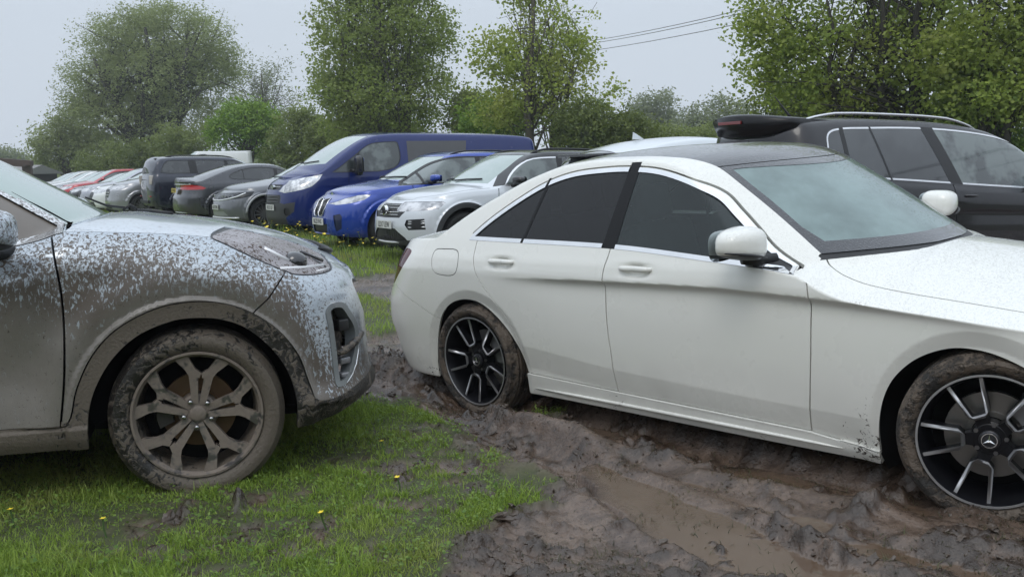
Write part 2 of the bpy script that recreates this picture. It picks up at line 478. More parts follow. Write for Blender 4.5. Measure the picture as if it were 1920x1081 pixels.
        for p, q in segs:
            d = q - p; L = np.linalg.norm(d)
            if L < 1e-7: continue
            nx, ny = -d[1] / L, d[0] / L
            l0 = np.minimum(p, q) - 1e-4; h0 = np.maximum(p, q) + 1e-4
            b = BB[:cnt]
            c = np.where((b[:, 0] <= h0[0]) & (b[:, 2] >= l0[0]) & (b[:, 1] <= h0[1]) & (b[:, 3] >= l0[1]))[0]
            for k in c:
                f = s.F[idx[k]]
                P = [s.V[i] for i in f]
                D = [(v[ax[0]] - p[0]) * nx + (v[ax[1]] - p[1]) * ny for v in P]
                if min(D) > -1e-6 or max(D) < 1e-6: continue
                A1, B1 = [], []
                m = len(f)
                for i in range(m):
                    d0, d1 = D[i], D[(i + 1) % m]
                    if d0 >= -1e-6: A1.append(f[i])
                    if d0 <= 1e-6: B1.append(f[i])
                    if (d0 > 1e-6 and d1 < -1e-6) or (d0 < -1e-6 and d1 > 1e-6):
                        t = d0 / (d0 - d1); v0 = s.V[f[i]]; v1 = s.V[f[(i + 1) % m]]
                        nv = tuple(x + (y - x) * t for x, y in zip(v0, v1))
                        if exact and s.tg[idx[k]] == 'L' and nv[4] > .5 * math.sqrt(nv[3]**2 + nv[4]**2 + nv[5]**2): nv = s.onside(nv)
                        s.V.append(nv)
                        A1.append(len(s.V) - 1); B1.append(len(s.V) - 1)
                if len(A1) < 3 or len(B1) < 3: continue
                s.F[idx[k]] = A1; s.F.append(B1); s.tg.append(s.tg[idx[k]])
                ni = len(s.F) - 1; idx.append(ni)
                s.FC[idx[k]] = tuple(np.mean([s.V[i][:3] for i in A1], 0)); s.FC.append(tuple(np.mean([s.V[i][:3] for i in B1], 0)))
                for w_, kk in ((A1, k), (B1, cnt)):
                    Q = np.array([[s.V[i][ax[0]], s.V[i][ax[1]]] for i in w_])
                    if kk >= cap:
                        BB = np.concatenate([BB, np.empty((cap, 4))]); cap *= 2
                    BB[kk] = (*Q.min(0), *Q.max(0))
                cnt += 1
        return s
    @staticmethod
    def pip(P, poly):
        x, y = P[:, 0], P[:, 1]; r = np.zeros(len(P), bool)
        n = len(poly)
        for i in range(n):
            x0, y0 = poly[i]; x1, y1 = poly[(i + 1) % n]
            if y0 == y1: continue
            c = ((y0 > y) != (y1 > y)) & (x < (x1 - x0) * (y - y0) / (y1 - y0) + x0)
            r ^= c
        return r
    def classify(s):
        FC = np.array(s.FC); lab = np.array(['body' + t for t in s.tg], dtype=object)
        done = np.zeros(len(FC), bool); tg = np.array(s.tg)
        for name, pts, proj, tags, width, xmin, xmax, ymin, zmin in s.regs:
            if name[0] == '_': continue
            ax = s.PR[proj]
            m = np.isin(tg, list(tags)) & (FC[:, 0] > xmin) & (FC[:, 0] < xmax) & (FC[:, 1] > ymin) & (FC[:, 2] > zmin) & ~done
            ii = np.where(m)[0]
            if not len(ii): continue
            P = FC[ii][:, ax]
            if width is None: r = s.pip(P, pts)
            else:
                r = np.zeros(len(P), bool)
                for i in range(len(pts) - 1):
                    a, b = pts[i], pts[i + 1]; d = b - a; L2 = max(d @ d, 1e-12)
                    t = np.clip(((P - a) @ d) / L2, -.02, 1.02)
                    r |= np.linalg.norm(P - a - t[:, None] * d, axis=1) < width / 2 * 1.02
            lab[ii[r]] = name; done[ii[r]] = True
        s.lab = lab
        return s
    def part(s, names, off=0.0, side=0, thick=0.0):
        """arrays V,F,N of faces; side 0 both halves in one mesh, +1 left, -1 right"""
        if isinstance(names, str): names = [names]
        fs = [s.F[i] for i in np.where(np.isin(s.lab, names))[0]]
        if not fs: return None
        VA = np.array(s.V)
        used = sorted({i for f in fs for i in f}); mp = {u: k for k, u in enumerate(used)}
        W = VA[used]; P = W[:, :3].copy(); N = W[:, 3:]; N = N / np.maximum(np.linalg.norm(N, axis=1, keepdims=True), 1e-9)
        key = np.round(P / 2e-6).astype(np.int64)
        _, first, inv = np.unique(key, axis=0, return_index=True, return_inverse=True); inv = inv.ravel()
        P = P[first]; N = N[first]
        F = []
        for f in fs:
            g = []
            for i in f:
                k = int(inv[mp[i]])
                if not g or g[-1] != k: g.append(k)
            if len(g) > 2 and g[0] == g[-1]: g.pop()
            if len(g) > 2 and len(set(g)) == len(g): F.append(tuple(g))
        P = P + N * off
        if thick:
            n = len(P); cnt = {}
            for f in F:
                for i in range(len(f)):
                    a, b = f[i], f[(i + 1) % len(f)]; cnt[(a, b)] = 1
            rim = [(a, b) for (a, b) in cnt if (b, a) not in cnt]
            # returned edge: own vertices so that shading stays crisp
            base = len(P); ex = []; exn = []
            for a, b in rim:
                i = len(P) + len(ex)
                d = P[b] - P[a]; nn = np.cross(d, N[a]); nn = nn / max(np.linalg.norm(nn), 1e-9)
                ex += [P[a], P[b], P[b] - N[b] * thick, P[a] - N[a] * thick]; exn += [nn] * 4
                F.append((i + 1, i, i + 3, i + 2))
            if ex: P = np.concatenate([P, np.array(ex)]); N = np.concatenate([N, np.array(exn)])
        if side == 1: return P, F, N
        mir = np.array([1, -1, 1.])
        P2, N2, F2 = P * mir, N * mir, [tuple(reversed(f)) for f in F]
        if side == -1: return P2, F2, N2
        n = len(P)
        return np.concatenate([P, P2]), F + [tuple(i + n for i in f) for f in F2], np.concatenate([N, N2])
    def emit(s, objname, names, mat, parent, side=0, off=0.0, thick=0.0):
        r = s.part(names, off, side, thick)
        if r is None: return None
        me = mesh_np(objname, r[0], r[1], r[2])
        return newobj(objname, me, mat, parent)
    def inner(s, parent, mat, off=-.03, skip=('arch', 'gl')):
        """dark lining just inside the shell (seen through shut lines and wheel arches)"""
        labs = [l for l in set(s.lab) if not any(l.startswith(k) for k in skip)]
        return s.emit('inner_lining', labs, mat, parent, 0, off)

def circle_pts(cx, cz, r, a0=0, a1=360, n=48, ez=1.0):
    return [(cx + r * cos(R(a)), cz + r * ez * sin(R(a))) for a in np.linspace(a0, a1, n)]

# ------------------------------------------------------------------ wheels (axis along y, outer face at +y)
def wheel_mesh_tyre(Rt, Rr, w, groove=True):
    m = MB(); h = Rt - Rr
    prof = [(Rr - .004, w / 2 - .012), (Rr + .006, w / 2 - .004), (Rr + h * .25, w / 2 + .006), (Rr + h * .5, w / 2 + .010), (Rr + h * .72, w / 2 + .004), (Rt - .018, w / 2 - .012), (Rt - .006, w / 2 - .028)]
    if groove:
        for c in (-.3, -.1, .1, .3)[::-1]:
            y = c * w
            prof += [(Rt, y + .011), (Rt - .007, y + .006), (Rt - .007, y - .006), (Rt, y - .011)]
    else: prof += [(Rt, w / 2 - .05), (Rt, -w / 2 + .05)]
    prof += [(Rt - .006, -w / 2 + .028), (Rt - .018, -w / 2 + .012), (Rr + h * .5, -w / 2 - .008), (Rr - .004, -w / 2 + .01)]
    m.lathe(prof, 72)
    return m
def sector_frame(ang, y0):
    ca, sa = cos(ang), sin(ang)
    return lambda u, v, w: (u * ca - v * sa, y0 + w, u * sa + v * ca)
# ------------------------------------------------------------------ shared car details
BLK = lambda: plain('black_trim', (.012, .012, .013), .45)
RUB = lambda: plain('tyre_rubber', (.018, .018, .018), .8)
LIN = lambda: plain('dark_lining', (.006, .006, .006), .9, spec=.1)
CHR = lambda: plain('chrome', (.8, .8, .8), .12, 1.0)
def clip_poly(P, p, q):
    """keep the part of polygon P left of the line p->q"""
    out = []; p = np.asarray(p, float); q = np.asarray(q, float); d = q - p
    f = lambda a: d[0] * (a[1] - p[1]) - d[1] * (a[0] - p[0])
    for i in range(len(P)):
        a, b = np.asarray(P[i], float), np.asarray(P[(i + 1) % len(P)], float); fa, fb = f(a), f(b)
        if fa >= 0: out.append(a)
        if fa * fb < 0: out.append(a + (b - a) * fa / (fa - fb))
    return np.array(out)
def inset_poly(P, w):
    P = np.asarray(P, float); n = len(P)
    A = .5 * np.sum(P[:, 0] * np.roll(P[:, 1], -1) - P[:, 1] * np.roll(P[:, 0], -1)); sg = 1 if A > 0 else -1
    ww = w if hasattr(w, '__len__') else [w] * n
    out = []
    for i in range(n):
        d0 = P[i] - P[i - 1]; d1 = P[(i + 1) % n] - P[i]
        d0 = d0 / max(np.linalg.norm(d0), 1e-9); d1 = d1 / max(np.linalg.norm(d1), 1e-9)
        n0 = np.array([-d0[1], d0[0]]) * sg; n1 = np.array([-d1[1], d1[0]]) * sg
        m = n0 + n1; m = m / max(m @ m / 2, .35)
        out.append(P[i] + m * ww[i])
    return np.array(out)
def car_matrix(x, y, z, yaw, pitch=0, roll=0):
    """yaw: heading of the nose in degrees, counted from +X; pitch > 0 nose up; roll > 0 left side up"""
    return Matrix.Translation((x, y, z)) @ Matrix.Rotation(R(yaw), 4, 'Z') @ Matrix.Rotation(R(-pitch), 4, 'Y') @ Matrix.Rotation(R(roll), 4, 'X')
def arch_liner(parent, sh, cx, cz, r, mat, depth=.28, a0=-25, a1=205, lipmat=None, ez=1.0):
    for sd in (1, -1):
        m = MB(); n = 40; V = []; F = []
        angs = [R(a0 + (a1 - a0) * k / n) for k in range(n + 1)]
        for a in angs:
            x = cx + r * cos(a); z = cz + r * ez * sin(a); zz = max(z, float(sh.zb(x)) + .002)
            y = float(sh.side_y(x, zz)) - .004
            V += [(x, sd * y, z), (x, sd * (y - depth), z), (cx, sd * (y - depth), cz)]
        for k in range(n):
            F += [(3 * k, 3 * k + 3, 3 * k + 4, 3 * k + 1), (3 * k + 1, 3 * k + 4, 3 * k + 5, 3 * k + 2)]
        m.add(V, F); m.build('wheel_arch', mat, parent, smooth=True)
def handle(parent, sh, x, z, L, mat, sd, h=.026, out=.034, chrome=None):
    m = MB(); n = 14; rings = []
    for k in range(n + 1):
        t = k / n; xx = x - L / 2 + L * t
        y = float(sh.side_y(xx, z)) + out * (1 - abs(2 * t - 1) ** 4) - .004
        hh = h / 2 * (1 - .55 * abs(2 * t - 1) ** 5); dd = .011
        rings.append([(xx, sd * (y + dd * cos(a)), z + hh * sin(a)) for a in [2 * pi * q / 10 for q in range(10)]])
    V = [v for r in rings for v in r]; F = [(i * 10 + k, i * 10 + (k + 1) % 10, (i + 1) * 10 + (k + 1) % 10, (i + 1) * 10 + k) for i in range(n) for k in range(10)]
    F += [tuple(range(10)), tuple(len(V) - 10 + k for k in range(10))]
    m.add(V, F); return m.build('door_handle', mat, parent, smooth=True)
def superell(cx, cy, cz, rx, ry, rz, e=.75, n=24, fn=None):
    """rounded box / egg, optional warp fn(x,y,z in -1..1)"""
    m = MB(); V = []; F = []; pw = lambda v, p: math.copysign(abs(v) ** p, v)
    for i in range(n // 2 + 1):
        a = -pi / 2 + pi * i / (n // 2)
        for k in range(n):
            b = 2 * pi * k / n
            p = (pw(cos(a), e) * pw(cos(b), e), pw(cos(a), e) * pw(sin(b), e), pw(sin(a), e))
            if fn: p = fn(*p)
            V.append((cx + rx * p[0], cy + ry * p[1], cz + rz * p[2]))
    for i in range(n // 2):
        for k in range(n): F.append((i * n + k, i * n + (k + 1) % n, (i + 1) * n + (k + 1) % n, (i + 1) * n + k))
    m.add(V, F); return m
def mirror(parent, x, y, z, sd, cap, dark, w=.20, h=.145, d=.17, stalk=True):
    """door mirror; x,y,z = centre of the head, y = distance from the centre line"""
    def warp(a, b, c):
        t = (b + 1) / 2                                      # 0 at the door, 1 at the tip
        a2 = a * (1.0 if a > 0 else .55)                     # bulged nose, flat glass side at the back
        return (a2 * (1 - .42 * t ** 2), b, c * (1 - .22 * t ** 2) if c > 0 else c * (1 - .60 * t))
    m = superell(x, sd * y, z, d * .62, w / 2, h / 2, .62, 28, lambda a, b, c: warp(a, b * sd, c) if sd > 0 else (lambda t: (t[0], -t[1], t[2]))(warp(a, -b, c)))
    top = MB(); bot = MB()
    V = m.V
    for f in m.F:
        zc = sum(V[i][2] for i in f) / 4
        (top if zc > z - h * (.36 - .20 * ((abs(sum(V[i][1] for i in f) / 4) - y) / w + .5)) else bot).add([V[i] for i in f], [(0, 1, 2, 3)])
    head = top.build('mirror', cap, parent, smooth=True)
    bot.build('mirror_base', dark, head, smooth=True)
    g = MB(); pw = lambda v, p: math.copysign(abs(v) ** p, v)
    P = [(x - d * .345, sd * (y + .43 * w * pw(cos(t), .6)), z + .4 * h * pw(sin(t), .6)) for t in np.linspace(0, 2 * pi, 25)[:-1]]
    g.add(P, [tuple(range(24))]); g.build('mirror_glass', plain('mirror_glass', (.6, .65, .68), .04, 1.0), head)
    if stalk:
        s = MB(); s.tube([(x - .02, sd * (y - w * .35), z - h * .38), (x + .02, sd * (y - w * .62), z - h * .47), (x + .06, sd * (y - w * .90), z - h * .50)], [.028, .028, .032], 10)
        s.build('mirror_stalk', dark, head, smooth=True)
    return head
def text_mesh(txt, size, mat, parent, mat4, name='plate_lettering', sx=1.0, depth=.001):
    cu = bpy.data.curves.new(name, 'FONT'); cu.body = txt; cu.size = size; cu.extrude = depth; cu.align_x = 'CENTER'; cu.align_y = 'CENTER'
    tmp = bpy.data.objects.new('tmp_text', cu); COL.objects.link(tmp)
    dg = bpy.context.evaluated_depsgraph_get(); dg.update()
    me = bpy.data.meshes.new_from_object(tmp.evaluated_get(dg))
    bpy.data.objects.remove(tmp); bpy.data.curves.remove(cu)
    o = newobj(name, me, mat, parent); o.matrix_local = mat4 @ Matrix.Diagonal((sx, 1, 1, 1)); return o
def plate(parent, x, z, txt, front=True, yellow=False, tilt=0, w=.52, h=.112, y=0):
    m = MB(); m.box((0, 0, 0), (w, h, .006))
    sg = 1 if front else -1
    # local: X across (car's left to right when read from outside), Y up, Z outwards
    M = Matrix(((0, 0, sg, x), (sg, 0, 0, y), (0, 1, 0, z), (0, 0, 0, 1))) @ Matrix.Rotation(R(tilt), 4, 'X')
    o = m.build('number_plate', plain('plate_yellow' if yellow else 'plate_white', (.62, .47, .08) if yellow else (.62, .62, .6), .35), parent, bevel=.002)
    o.matrix_local = M
    text_mesh(txt, h * .98, plain('plate_black', (.01, .01, .01), .5), o, Matrix.Translation((0, -.003, .0045)), sx=.78)
    return o
def seats(parent, sp, zf=.28, front_x=1.35, rear_x=.45, wheel_sd=-1, ztop=1.2, dash_x=2.0, dash_z=.93, w=.7):
    sm = plain('seat_fabric', (.09, .09, .092), .8)
    for x0, ys in ((front_x, (.37, -.37)), (rear_x, (.40, 0, -.40))):
        for y in ys:
            back = MB(); back.box((x0 - .22, y, zf + .52), (.13, .46 if x0 == front_x else .38, .62), Matrix.Rotation(R(-14), 3, 'Y'))
            b = back.build('seat', sm, parent, bevel=.05, smooth=True)
            c = MB(); c.box((x0 + .06, y, zf + .17), (.52, .48 if x0 == front_x else .38, .15)); c.build('seat_cushion', sm, b, bevel=.05, smooth=True)
            hd = MB(); hd.box((x0 - .33, y, zf + .92), (.09, .26, .19), Matrix.Rotation(R(-10), 3, 'Y')); hd.build('headrest', sm, b, bevel=.04, smooth=True)
    d = MB(); d.box((dash_x, 0, dash_z - .16), (.34, 1.36, .28)); db = d.build('dashboard', sm, parent, bevel=.07, smooth=True)
    s = MB(); c = Vector((dash_x - .34, wheel_sd * .37, dash_z - .07)); rot = Matrix.Rotation(R(-66), 3, 'Y')
    pts = [c + rot @ Vector((.185 * cos(a), .185 * sin(a), 0)) for a in np.linspace(0, 2 * pi, 33)]
    s.tube(pts, .016, 8, caps=False)
    for a in (0, 2.1, 4.2): s.tube([c, c + rot @ Vector((.18 * cos(a + 1.57), .18 * sin(a + 1.57), 0))], .014, 6)
    s.tube([c, c + Vector((.25, 0, -.1))], .03, 8)
    s.build('steering_wheel', plain('steering_rim', (.02, .02, .02), .4), db, smooth=True)
    f = MB(); f.box((1.1, 0, zf - .02), (3.0, 1.4, .04)); f.build('cabin_floor', LIN(), parent)

def rim_common(m, Rr, w, n=64):
    """barrel and outer lip"""
    m.lathe([(Rr - .002, w / 2 - .004), (Rr - .004, w / 2), (Rr - .012, w / 2), (Rr - .016, w / 2 - .008), (Rr - .03, w / 2 - .05), (Rr - .045, -w / 2 + .02), (Rr - .01, -w / 2)], n)
def brake(parent, r=.165, y=-.03, mat=None, cal=150, calmat=None, hat=None):
    m = MB(); m.lathe([(.07, y + .02), (.09, y + .02), (.09, y + .012), (r, y + .012), (r, y - .012), (.07, y - .012)], 48)
    d = m.build('brake_disc', mat or plain('brake_disc', (.22, .21, .2), .35, .9), parent, auto=R(35))
    c = MB(); a0 = R(cal)
    prof = [(r - .055, y - .045), (r - .05, y + .045), (r + .012, y + .05), (r + .022, y + .02), (r + .022, y - .045)]
    c.lathe(prof, 14, a0=a0 - R(30), a1=a0 + R(30)); 
    c.build('brake_caliper', calmat or plain('caliper', (.3, .3, .31), .4, .6), parent, auto=R(40))
def place_wheel(o, parent, x, y, z, sd, steer=0, spin=0):
    """wheels are built with their outer face at +y; the right-hand ones are turned round"""
    o.parent = parent
    o.matrix_local = Matrix.Translation((x, sd * y, z)) @ Matrix.Rotation(R(steer) + (0 if sd > 0 else pi), 4, 'Z') @ Matrix.Rotation(R(spin), 4, 'Y')
def dup_tree(o, parent):
    c = o.copy(); COL.objects.link(c); c.parent = parent
    for ch in list(o.children): dup_tree(ch, c)
    return c

# ------------------------------------------------------------------ white saloon
def wheel_white(mudm, parent):
    Rr, w, Rt = .2575, .235, .329
    black = plain('wheel_black', (.006, .006, .008), .35, .1, spec=.35)
    sil = plain('machined_face', (.50, .50, .51), .40, .8)
    m = MB(); rim_common(m, Rr, w)
    yf = lambda r: w / 2 - .012 - .022 * (1 - (r / Rr)) ** 1.0
    def bar(mb, ang, pts, depth, dy=0.0):
        ca, sa = cos(ang), sin(ang); n = len(pts)
        V = []
        for u, v in pts: V.append((u * ca - v * sa, yf(math.hypot(u, v)) + dy, u * sa + v * ca))
        for u, v in pts: V.append((u * ca - v * sa, yf(math.hypot(u, v)) + dy - depth, u * sa + v * ca))
        mb.add(V, [tuple(range(n)), tuple(2 * n - 1 - i for i in range(n))] + [(i, n + i, n + (i + 1) % n, (i + 1) % n) for i in range(n)])
    s = MB(); R_ = Rr - .008
    for k in range(5):
        a = R(-77 + 72 * k)
        for sg in (1, -1):
            o, i = (.995 * R_ * cos(.245), sg * R_ * .245), (.42 * R_, sg * .135 * R_)
            wd0, wd1 = .026 * R_, .034 * R_
            arm = [(o[0], o[1] - wd0), (o[0], o[1] + wd0), (i[0], i[1] + wd1), (i[0] - .02 * R_, i[1] - wd1)]
            if sg < 0: arm = [(u, -v) for u, v in [(o[0], -o[1] - wd0), (o[0], -o[1] + wd0), (i[0], -i[1] + wd1), (i[0] - .02 * R_, -i[1] - wd1)]][::-1]
            bar(s, a, arm, .004); bar(m, a, arm, .045, -.0045)
            c0, c1 = (i[0], i[1] + sg * wd1), (.335 * R_, sg * .075 * R_)
            crn = [c0, (i[0] - .02 * R_, i[1] - sg * wd1), (.395 * R_, sg * .05 * R_), c1]
            bar(s, a, crn if sg > 0 else crn[::-1], .004); bar(m, a, crn if sg > 0 else crn[::-1], .05, -.0045)
        end = [(.335 * R_, -.075 * R_), (.335 * R_, .075 * R_), (.395 * R_, .05 * R_), (.395 * R_, -.05 * R_)]
        bar(s, a, end, .004); bar(m, a, end, .05, -.0045)
        web = [(.20 * R_, -.11 * R_), (.20 * R_, .11 * R_), (.345 * R_, .085 * R_), (.345 * R_, -.085 * R_)]
        bar(m, a, web, .05, -.010)
    m.lathe([(.0, w / 2 - .037), (.056, w / 2 - .037), (.066, w / 2 - .044), (.070, w / 2 - .06), (.066, w / 2 - .1)], 40)
    rim = m.build('wheel', black, parent, auto=R(35))
    s.lathe([(Rr - .003, w / 2 + .0015), (Rr - .011, w / 2 + .0018), (Rr - .0135, w / 2 - .004)], 72)
    s.build('spoke_face', sil, rim, auto=R(35))
    for k in range(5):
        a = R(-77 + 36 + 72 * k); b = MB()
        b.lathe([(0, w / 2 - .030), (.009, w / 2 - .030), (.011, w / 2 - .045)], 6, )
        b.build('wheel_bolt', plain('bolt_steel', (.25, .25, .26), .35, 1.0), rim, xf=Matrix.Translation((.056 * cos(a), -.006, .056 * sin(a))), auto=R(30))
    c = MB(); c.lathe([(0, w / 2 - .018), (.030, w / 2 - .018), (.036, w / 2 - .022), (.038, w / 2 - .034)], 36)
    cap = c.build('hub_cap', plain('cap_grey', (.05, .05, .055), .3, .6), rim, auto=R(40))
    st = MB(); y0 = w / 2 - .0185
    for k in range(3):
        a = R(90 + 120 * k); q = a + pi / 2
        for sg in (1, -1):
            st.add([(0, y0 + .004, 0), (.0245 * cos(a), y0 + .001, .0245 * sin(a)), (.0045 * cos(a + sg * pi / 3), y0 + .001, .0045 * sin(a + sg * pi / 3))], [(0, 1, 2)])
    st.lathe([(.0245, y0), (.0255, y0 + .003), (.028, y0 + .003), (.029, y0)], 36)
    st.build('star_emblem', CHR(), cap)
    wheel_mesh_tyre(Rt, Rr, w).build('tyre', mudm, rim, auto=R(30))
    bk = MB(); bk.lathe([(0, -.055), (Rr - .03, -.055)], 32); bk.build('wheel_shade_disc', LIN(), rim)  # added black disc, painted shade behind the spokes
    brake(rim, .165, -.0, plain('brake_disc', (.3, .29, .28), .35, .9), cal=152)
    return rim

def build_white():
    crz = Curve1([(-1.2, .80), (.3, .823), (1.0, .837), (1.6, .84), (2.09, .824), (2.46, .802), (2.97, .758), (3.6, .70)])
    lowz = Curve1([(-1.2, .50), (.39, .456), (1.03, .396), (1.59, .367), (2.1, .348), (2.4, .338), (3.6, .33)])
    base = Curve1([(.10, .80), (.16, .845), (.20, .864), (.25, .872), (.30, .879), (.40, .888), (.55, .899), (.75, .906), (.83, .907), (.9, .895), (.96, .873), (1.02, .85), (1.1, .82)])
    def hw(x, z):
        y = base(z)
        u = crz(x) - z
        A = .030 * sstep(.15, .9, x) * (1 - .75 * sstep(2.3, 3.1, x))
        y = y - A * (1 - np.exp(-np.maximum(u, 0) / .022)) * np.exp(-np.maximum(u - .03, 0) / .17) * (u > 0)
        v = lowz(x) - z
        y = y - .15 * np.clip(v, 0, .12) * sstep(.25, .5, x) * (1 - sstep(2.3, 2.45, x))
        for cx, rr in ((.02, .372), (2.80, .372)):
            r = np.hypot(x - cx, z - .315)
            y = y - .016 * np.clip(1 - (r - rr) / .05, 0, 1.25) * (r > .2)
        # scooped grips behind the door handles
        for hx, hz in ((.285, .905), (1.215, .902)):
            y = y - .022 * np.exp(-((x - hx) / .075) ** 2 - ((z - hz + .006) / .03) ** 4)
        # tail and nose are a little narrower
        y = y - .035 * sstep(-.3, -1.1, x) - .03 * sstep(2.9, 3.6, x)
        return y
    sp = dict(
        front=[(3.50, .14), (3.57, .22), (3.62, .35), (3.63, .5), (3.61, .62), (3.56, .70), (3.48, .78), (3.4, .85)],
        rear=[(-.98, .13), (-1.06, .2), (-1.10, .28), (-1.13, .38), (-1.17, .50), (-1.16, .60), (-1.10, .72), (-1.04, .83), (-.97, .93), (-.90, 1.02)],
        zb=[(-1.2, .235), (-.9, .2), (-.6, .19), (-.36, .19), (.4, .19), (1.0, .182), (1.6, .17), (2.4, .158), (2.9, .155), (3.3, .15), (3.7, .18)],
        zs=[(-1.2, .93), (-.95, .955), (-.75, .985), (-.5, 1.01), (-.2, 1.02), (.067, 1.013), (1.026, .993), (1.59, .954), (2.05, .910), (2.2, .848), (2.3, .818), (2.46, .798), (2.7, .778), (2.97, .752), (3.2, .725), (3.4, .70), (3.63, .66)],
        hw=hw, cf=.75, nf=2.4, cr=.66, nr=2.6,
        deck=[(3.6, .70), (3.45, .765), (3.3, .81), (3.0, .875), (2.7, .925), (2.4, .968), (2.2, .985), (1.5, 1.0), (0, 1.04), (-.4, 1.05), (-.6, 1.045), (-.8, 1.02), (-.95, .985), (-1.1, .93)],
        top=[(2.9, .6), (2.6, .79), (2.36, .96), (2.25, 1.03), (2.0, 1.19), (1.8, 1.31), (1.68, 1.375), (1.58, 1.413), (1.45, 1.438), (1.2, 1.455), (.9, 1.458), (.6, 1.445), (.3, 1.395), (.0, 1.295), (-.2, 1.215), (-.4, 1.12), (-.55, 1.045), (-.8, .9), (-1.2, .7)],
        df=.24, dr=.10, crown=.045, xm=.8, tumble=.40, bow=.025, wq=.68, ph=1.7, cab=(-.75, 2.5), na=380, ns=80, nside=26, ntop=40)
    s = Shell(sp)
    M4 = Matrix(((.69162424, .72066239, -.0479754, .43138158), (-.72202362, .69156361, -.02053449, 6.29725239), (.01837961, .04884152, .99863742, -.07684545), (0, 0, 0, 1)))
    root = empty('parked_car', M4)
    tag(root, 'white four-door saloon with black glass roof stuck in the churned mud', 'car')
    # ---- cuts
    ra = [(-.36, .10), (-.359, .274), (-.323, .441), (-.255, .575), (-.163, .649), (-.044, .681), (.081, .668), (.199, .607), (.308, .509), (.372, .412), (.405, .311), (.41, .1)]
    fa = [(2.41, .08), (2.405, .188), (2.404, .284), (2.424, .412), (2.468, .511), (2.536, .586), (2.602, .629), (2.686, .660), (2.76, .668), (2.86, .655), (2.98, .605), (3.07, .53), (3.14, .43), (3.175, .31), (3.18, .2), (3.18, .08)]
    def arch(p): return np.concatenate([[p[0]], spline(p[1:-1], 6), [p[-1]]])
    s.region('arch', arch(ra)); s.region('arch', arch(fa))
    G = .0065
    top = [(2.045, .9135), (1.985, .945), (1.892, 1.005), (1.796, 1.085), (1.698, 1.163), (1.597, 1.238), (1.468, 1.295), (1.243, 1.357), (1.049, 1.376), (.869, 1.375), (.664, 1.358), (.488, 1.311), (.283, 1.214), (.115, 1.116), (-.005, 1.03)]
    top = spline(top, 5)
    xs = np.linspace(.0, 2.05, 24)[1:-1]
    bot = np.stack([xs, s.zs(xs) + .0006], 1)
    outer = np.concatenate([[(2.05, .912)], top[1:-1], [(-.005, 1.0155)], bot])          # goes round anticlockwise
    inner = inset_poly(outer, [.021 * float(np.clip((2.08 - q[0]) / .26, .28, 1)) for q in outer])
    s.region('bpillar', [(.980, .98), (1.066, .98), (1.112, 1.40), (1.050, 1.40)], tags='ST', ymin=.5)
    s.region('divider', [(.4145, 1.0), (.514, 1.32)], tags='S', width=.018, ymin=.5)
    s.region('gl_quarter', clip_poly(inner, (.4145, 1.0), (.514, 1.32)), tags='ST', ymin=.5)
    s.region('gl_rear', clip_poly(clip_poly(inner, (.514, 1.32), (.4145, 1.0)), (.980, .98), (1.050, 1.40)), tags='ST', ymin=.5)
    s.region('sail', clip_poly(inner, (1.775, 1.2), (1.805, .8)), tags='ST', ymin=.4)
    s.region('gl_front', clip_poly(inner, (1.112, 1.40), (1.066, .98)), tags='ST', ymin=.5)
    og = inset_poly(outer, -.0065)[1:len(top) - 1]; s.region('gap', og, tags='ST', width=.0075, ymin=.45)
    s.region('chrome', outer, tags='ST', ymin=.5)
    for cx in (.02, 2.80): s.region('_c', circle_pts(cx, .315, .422, 0, 360, 60))
    xx = np.linspace(.15, 3.2, 40); s.region('_c', np.stack([xx, crz(xx)], 1), width=.0012); s.region('_c', np.stack([xx, crz(xx) - .03], 1), width=.0012)
    xx = np.linspace(.25, 2.45, 30); s.region('_c', np.stack([xx, lowz(xx)], 1), width=.0012)
    # shut lines
    Bg = spline([(1.045, 1.02), (1.036, .96), (1.018, .875), (1.016, .715), (1.027, .538), (1.033, .485), (1.040, .278)], 5)
    Fg = spline([(2.10, .93), (2.118, .89), (2.13, .83), (2.129, .73), (2.127, .6), (2.121, .492), (2.101, .245)], 5)
    Rg = spline([(.066, 1.03), (.06, .96), (.066, .90), (.105, .815), (.201, .706), (.313, .577), (.365, .488), (.388, .434), (.432, .305)], 5)
    Db = np.array([(.40, .302), (1.03, .278), (1.562, .262), (2.084, .2455), (2.44, .20)])
    s.region('gap', Bg, width=G); s.region('gap', Fg, width=G); s.region('gap', Rg, width=G * .8)
    s.region('gap', Db, width=G * .8)
    s.region('gap', [(-.78, .742), (-.70, .715), (-.5, .64), (-.28, .555)], width=.004)
    flap = spline([(-.285, .95), (-.19, .962), (-.09, .955), (-.07, .93), (-.072, .85), (-.1, .822), (-.2, .815), (-.27, .83), (-.295, .87)], 5, True)
    s.region('gap', np.concatenate([flap, flap[:1]]), width=.0042)
    s.region('flap', flap)
    s.region('lamp', spline([(-.535, .935), (-.64, .948), (-.78, .91), (-.90, .80), (-.92, .72), (-.80, .722), (-.69, .785), (-.57, .885)], 5, True), xmax=-.3)
    fd = np.concatenate([Bg[::-1], Fg, [(2.101, .245), (1.562, .262)]]); fd = np.concatenate([Bg[::-1][:], [(1.045, 1.05), (2.12, 1.05)], Fg, [(1.562, .262)]])
    rd = np.concatenate([Rg[::-1], [(.066, 1.06), (1.045, 1.06)], Bg])
    s.region('door_f', fd); s.region('door_r', rd)
    s.region('skirt', [(.36, .30), (1.03, .278), (1.562, .262), (2.084, .2455), (2.5, .20), (2.5, .05), (.36, .05)])
    # roof, screens, bonnet
    cow = np.array([(2.345 - .29 * (q / .66) ** 2, q) for q in np.linspace(-.02, .665, 16)])
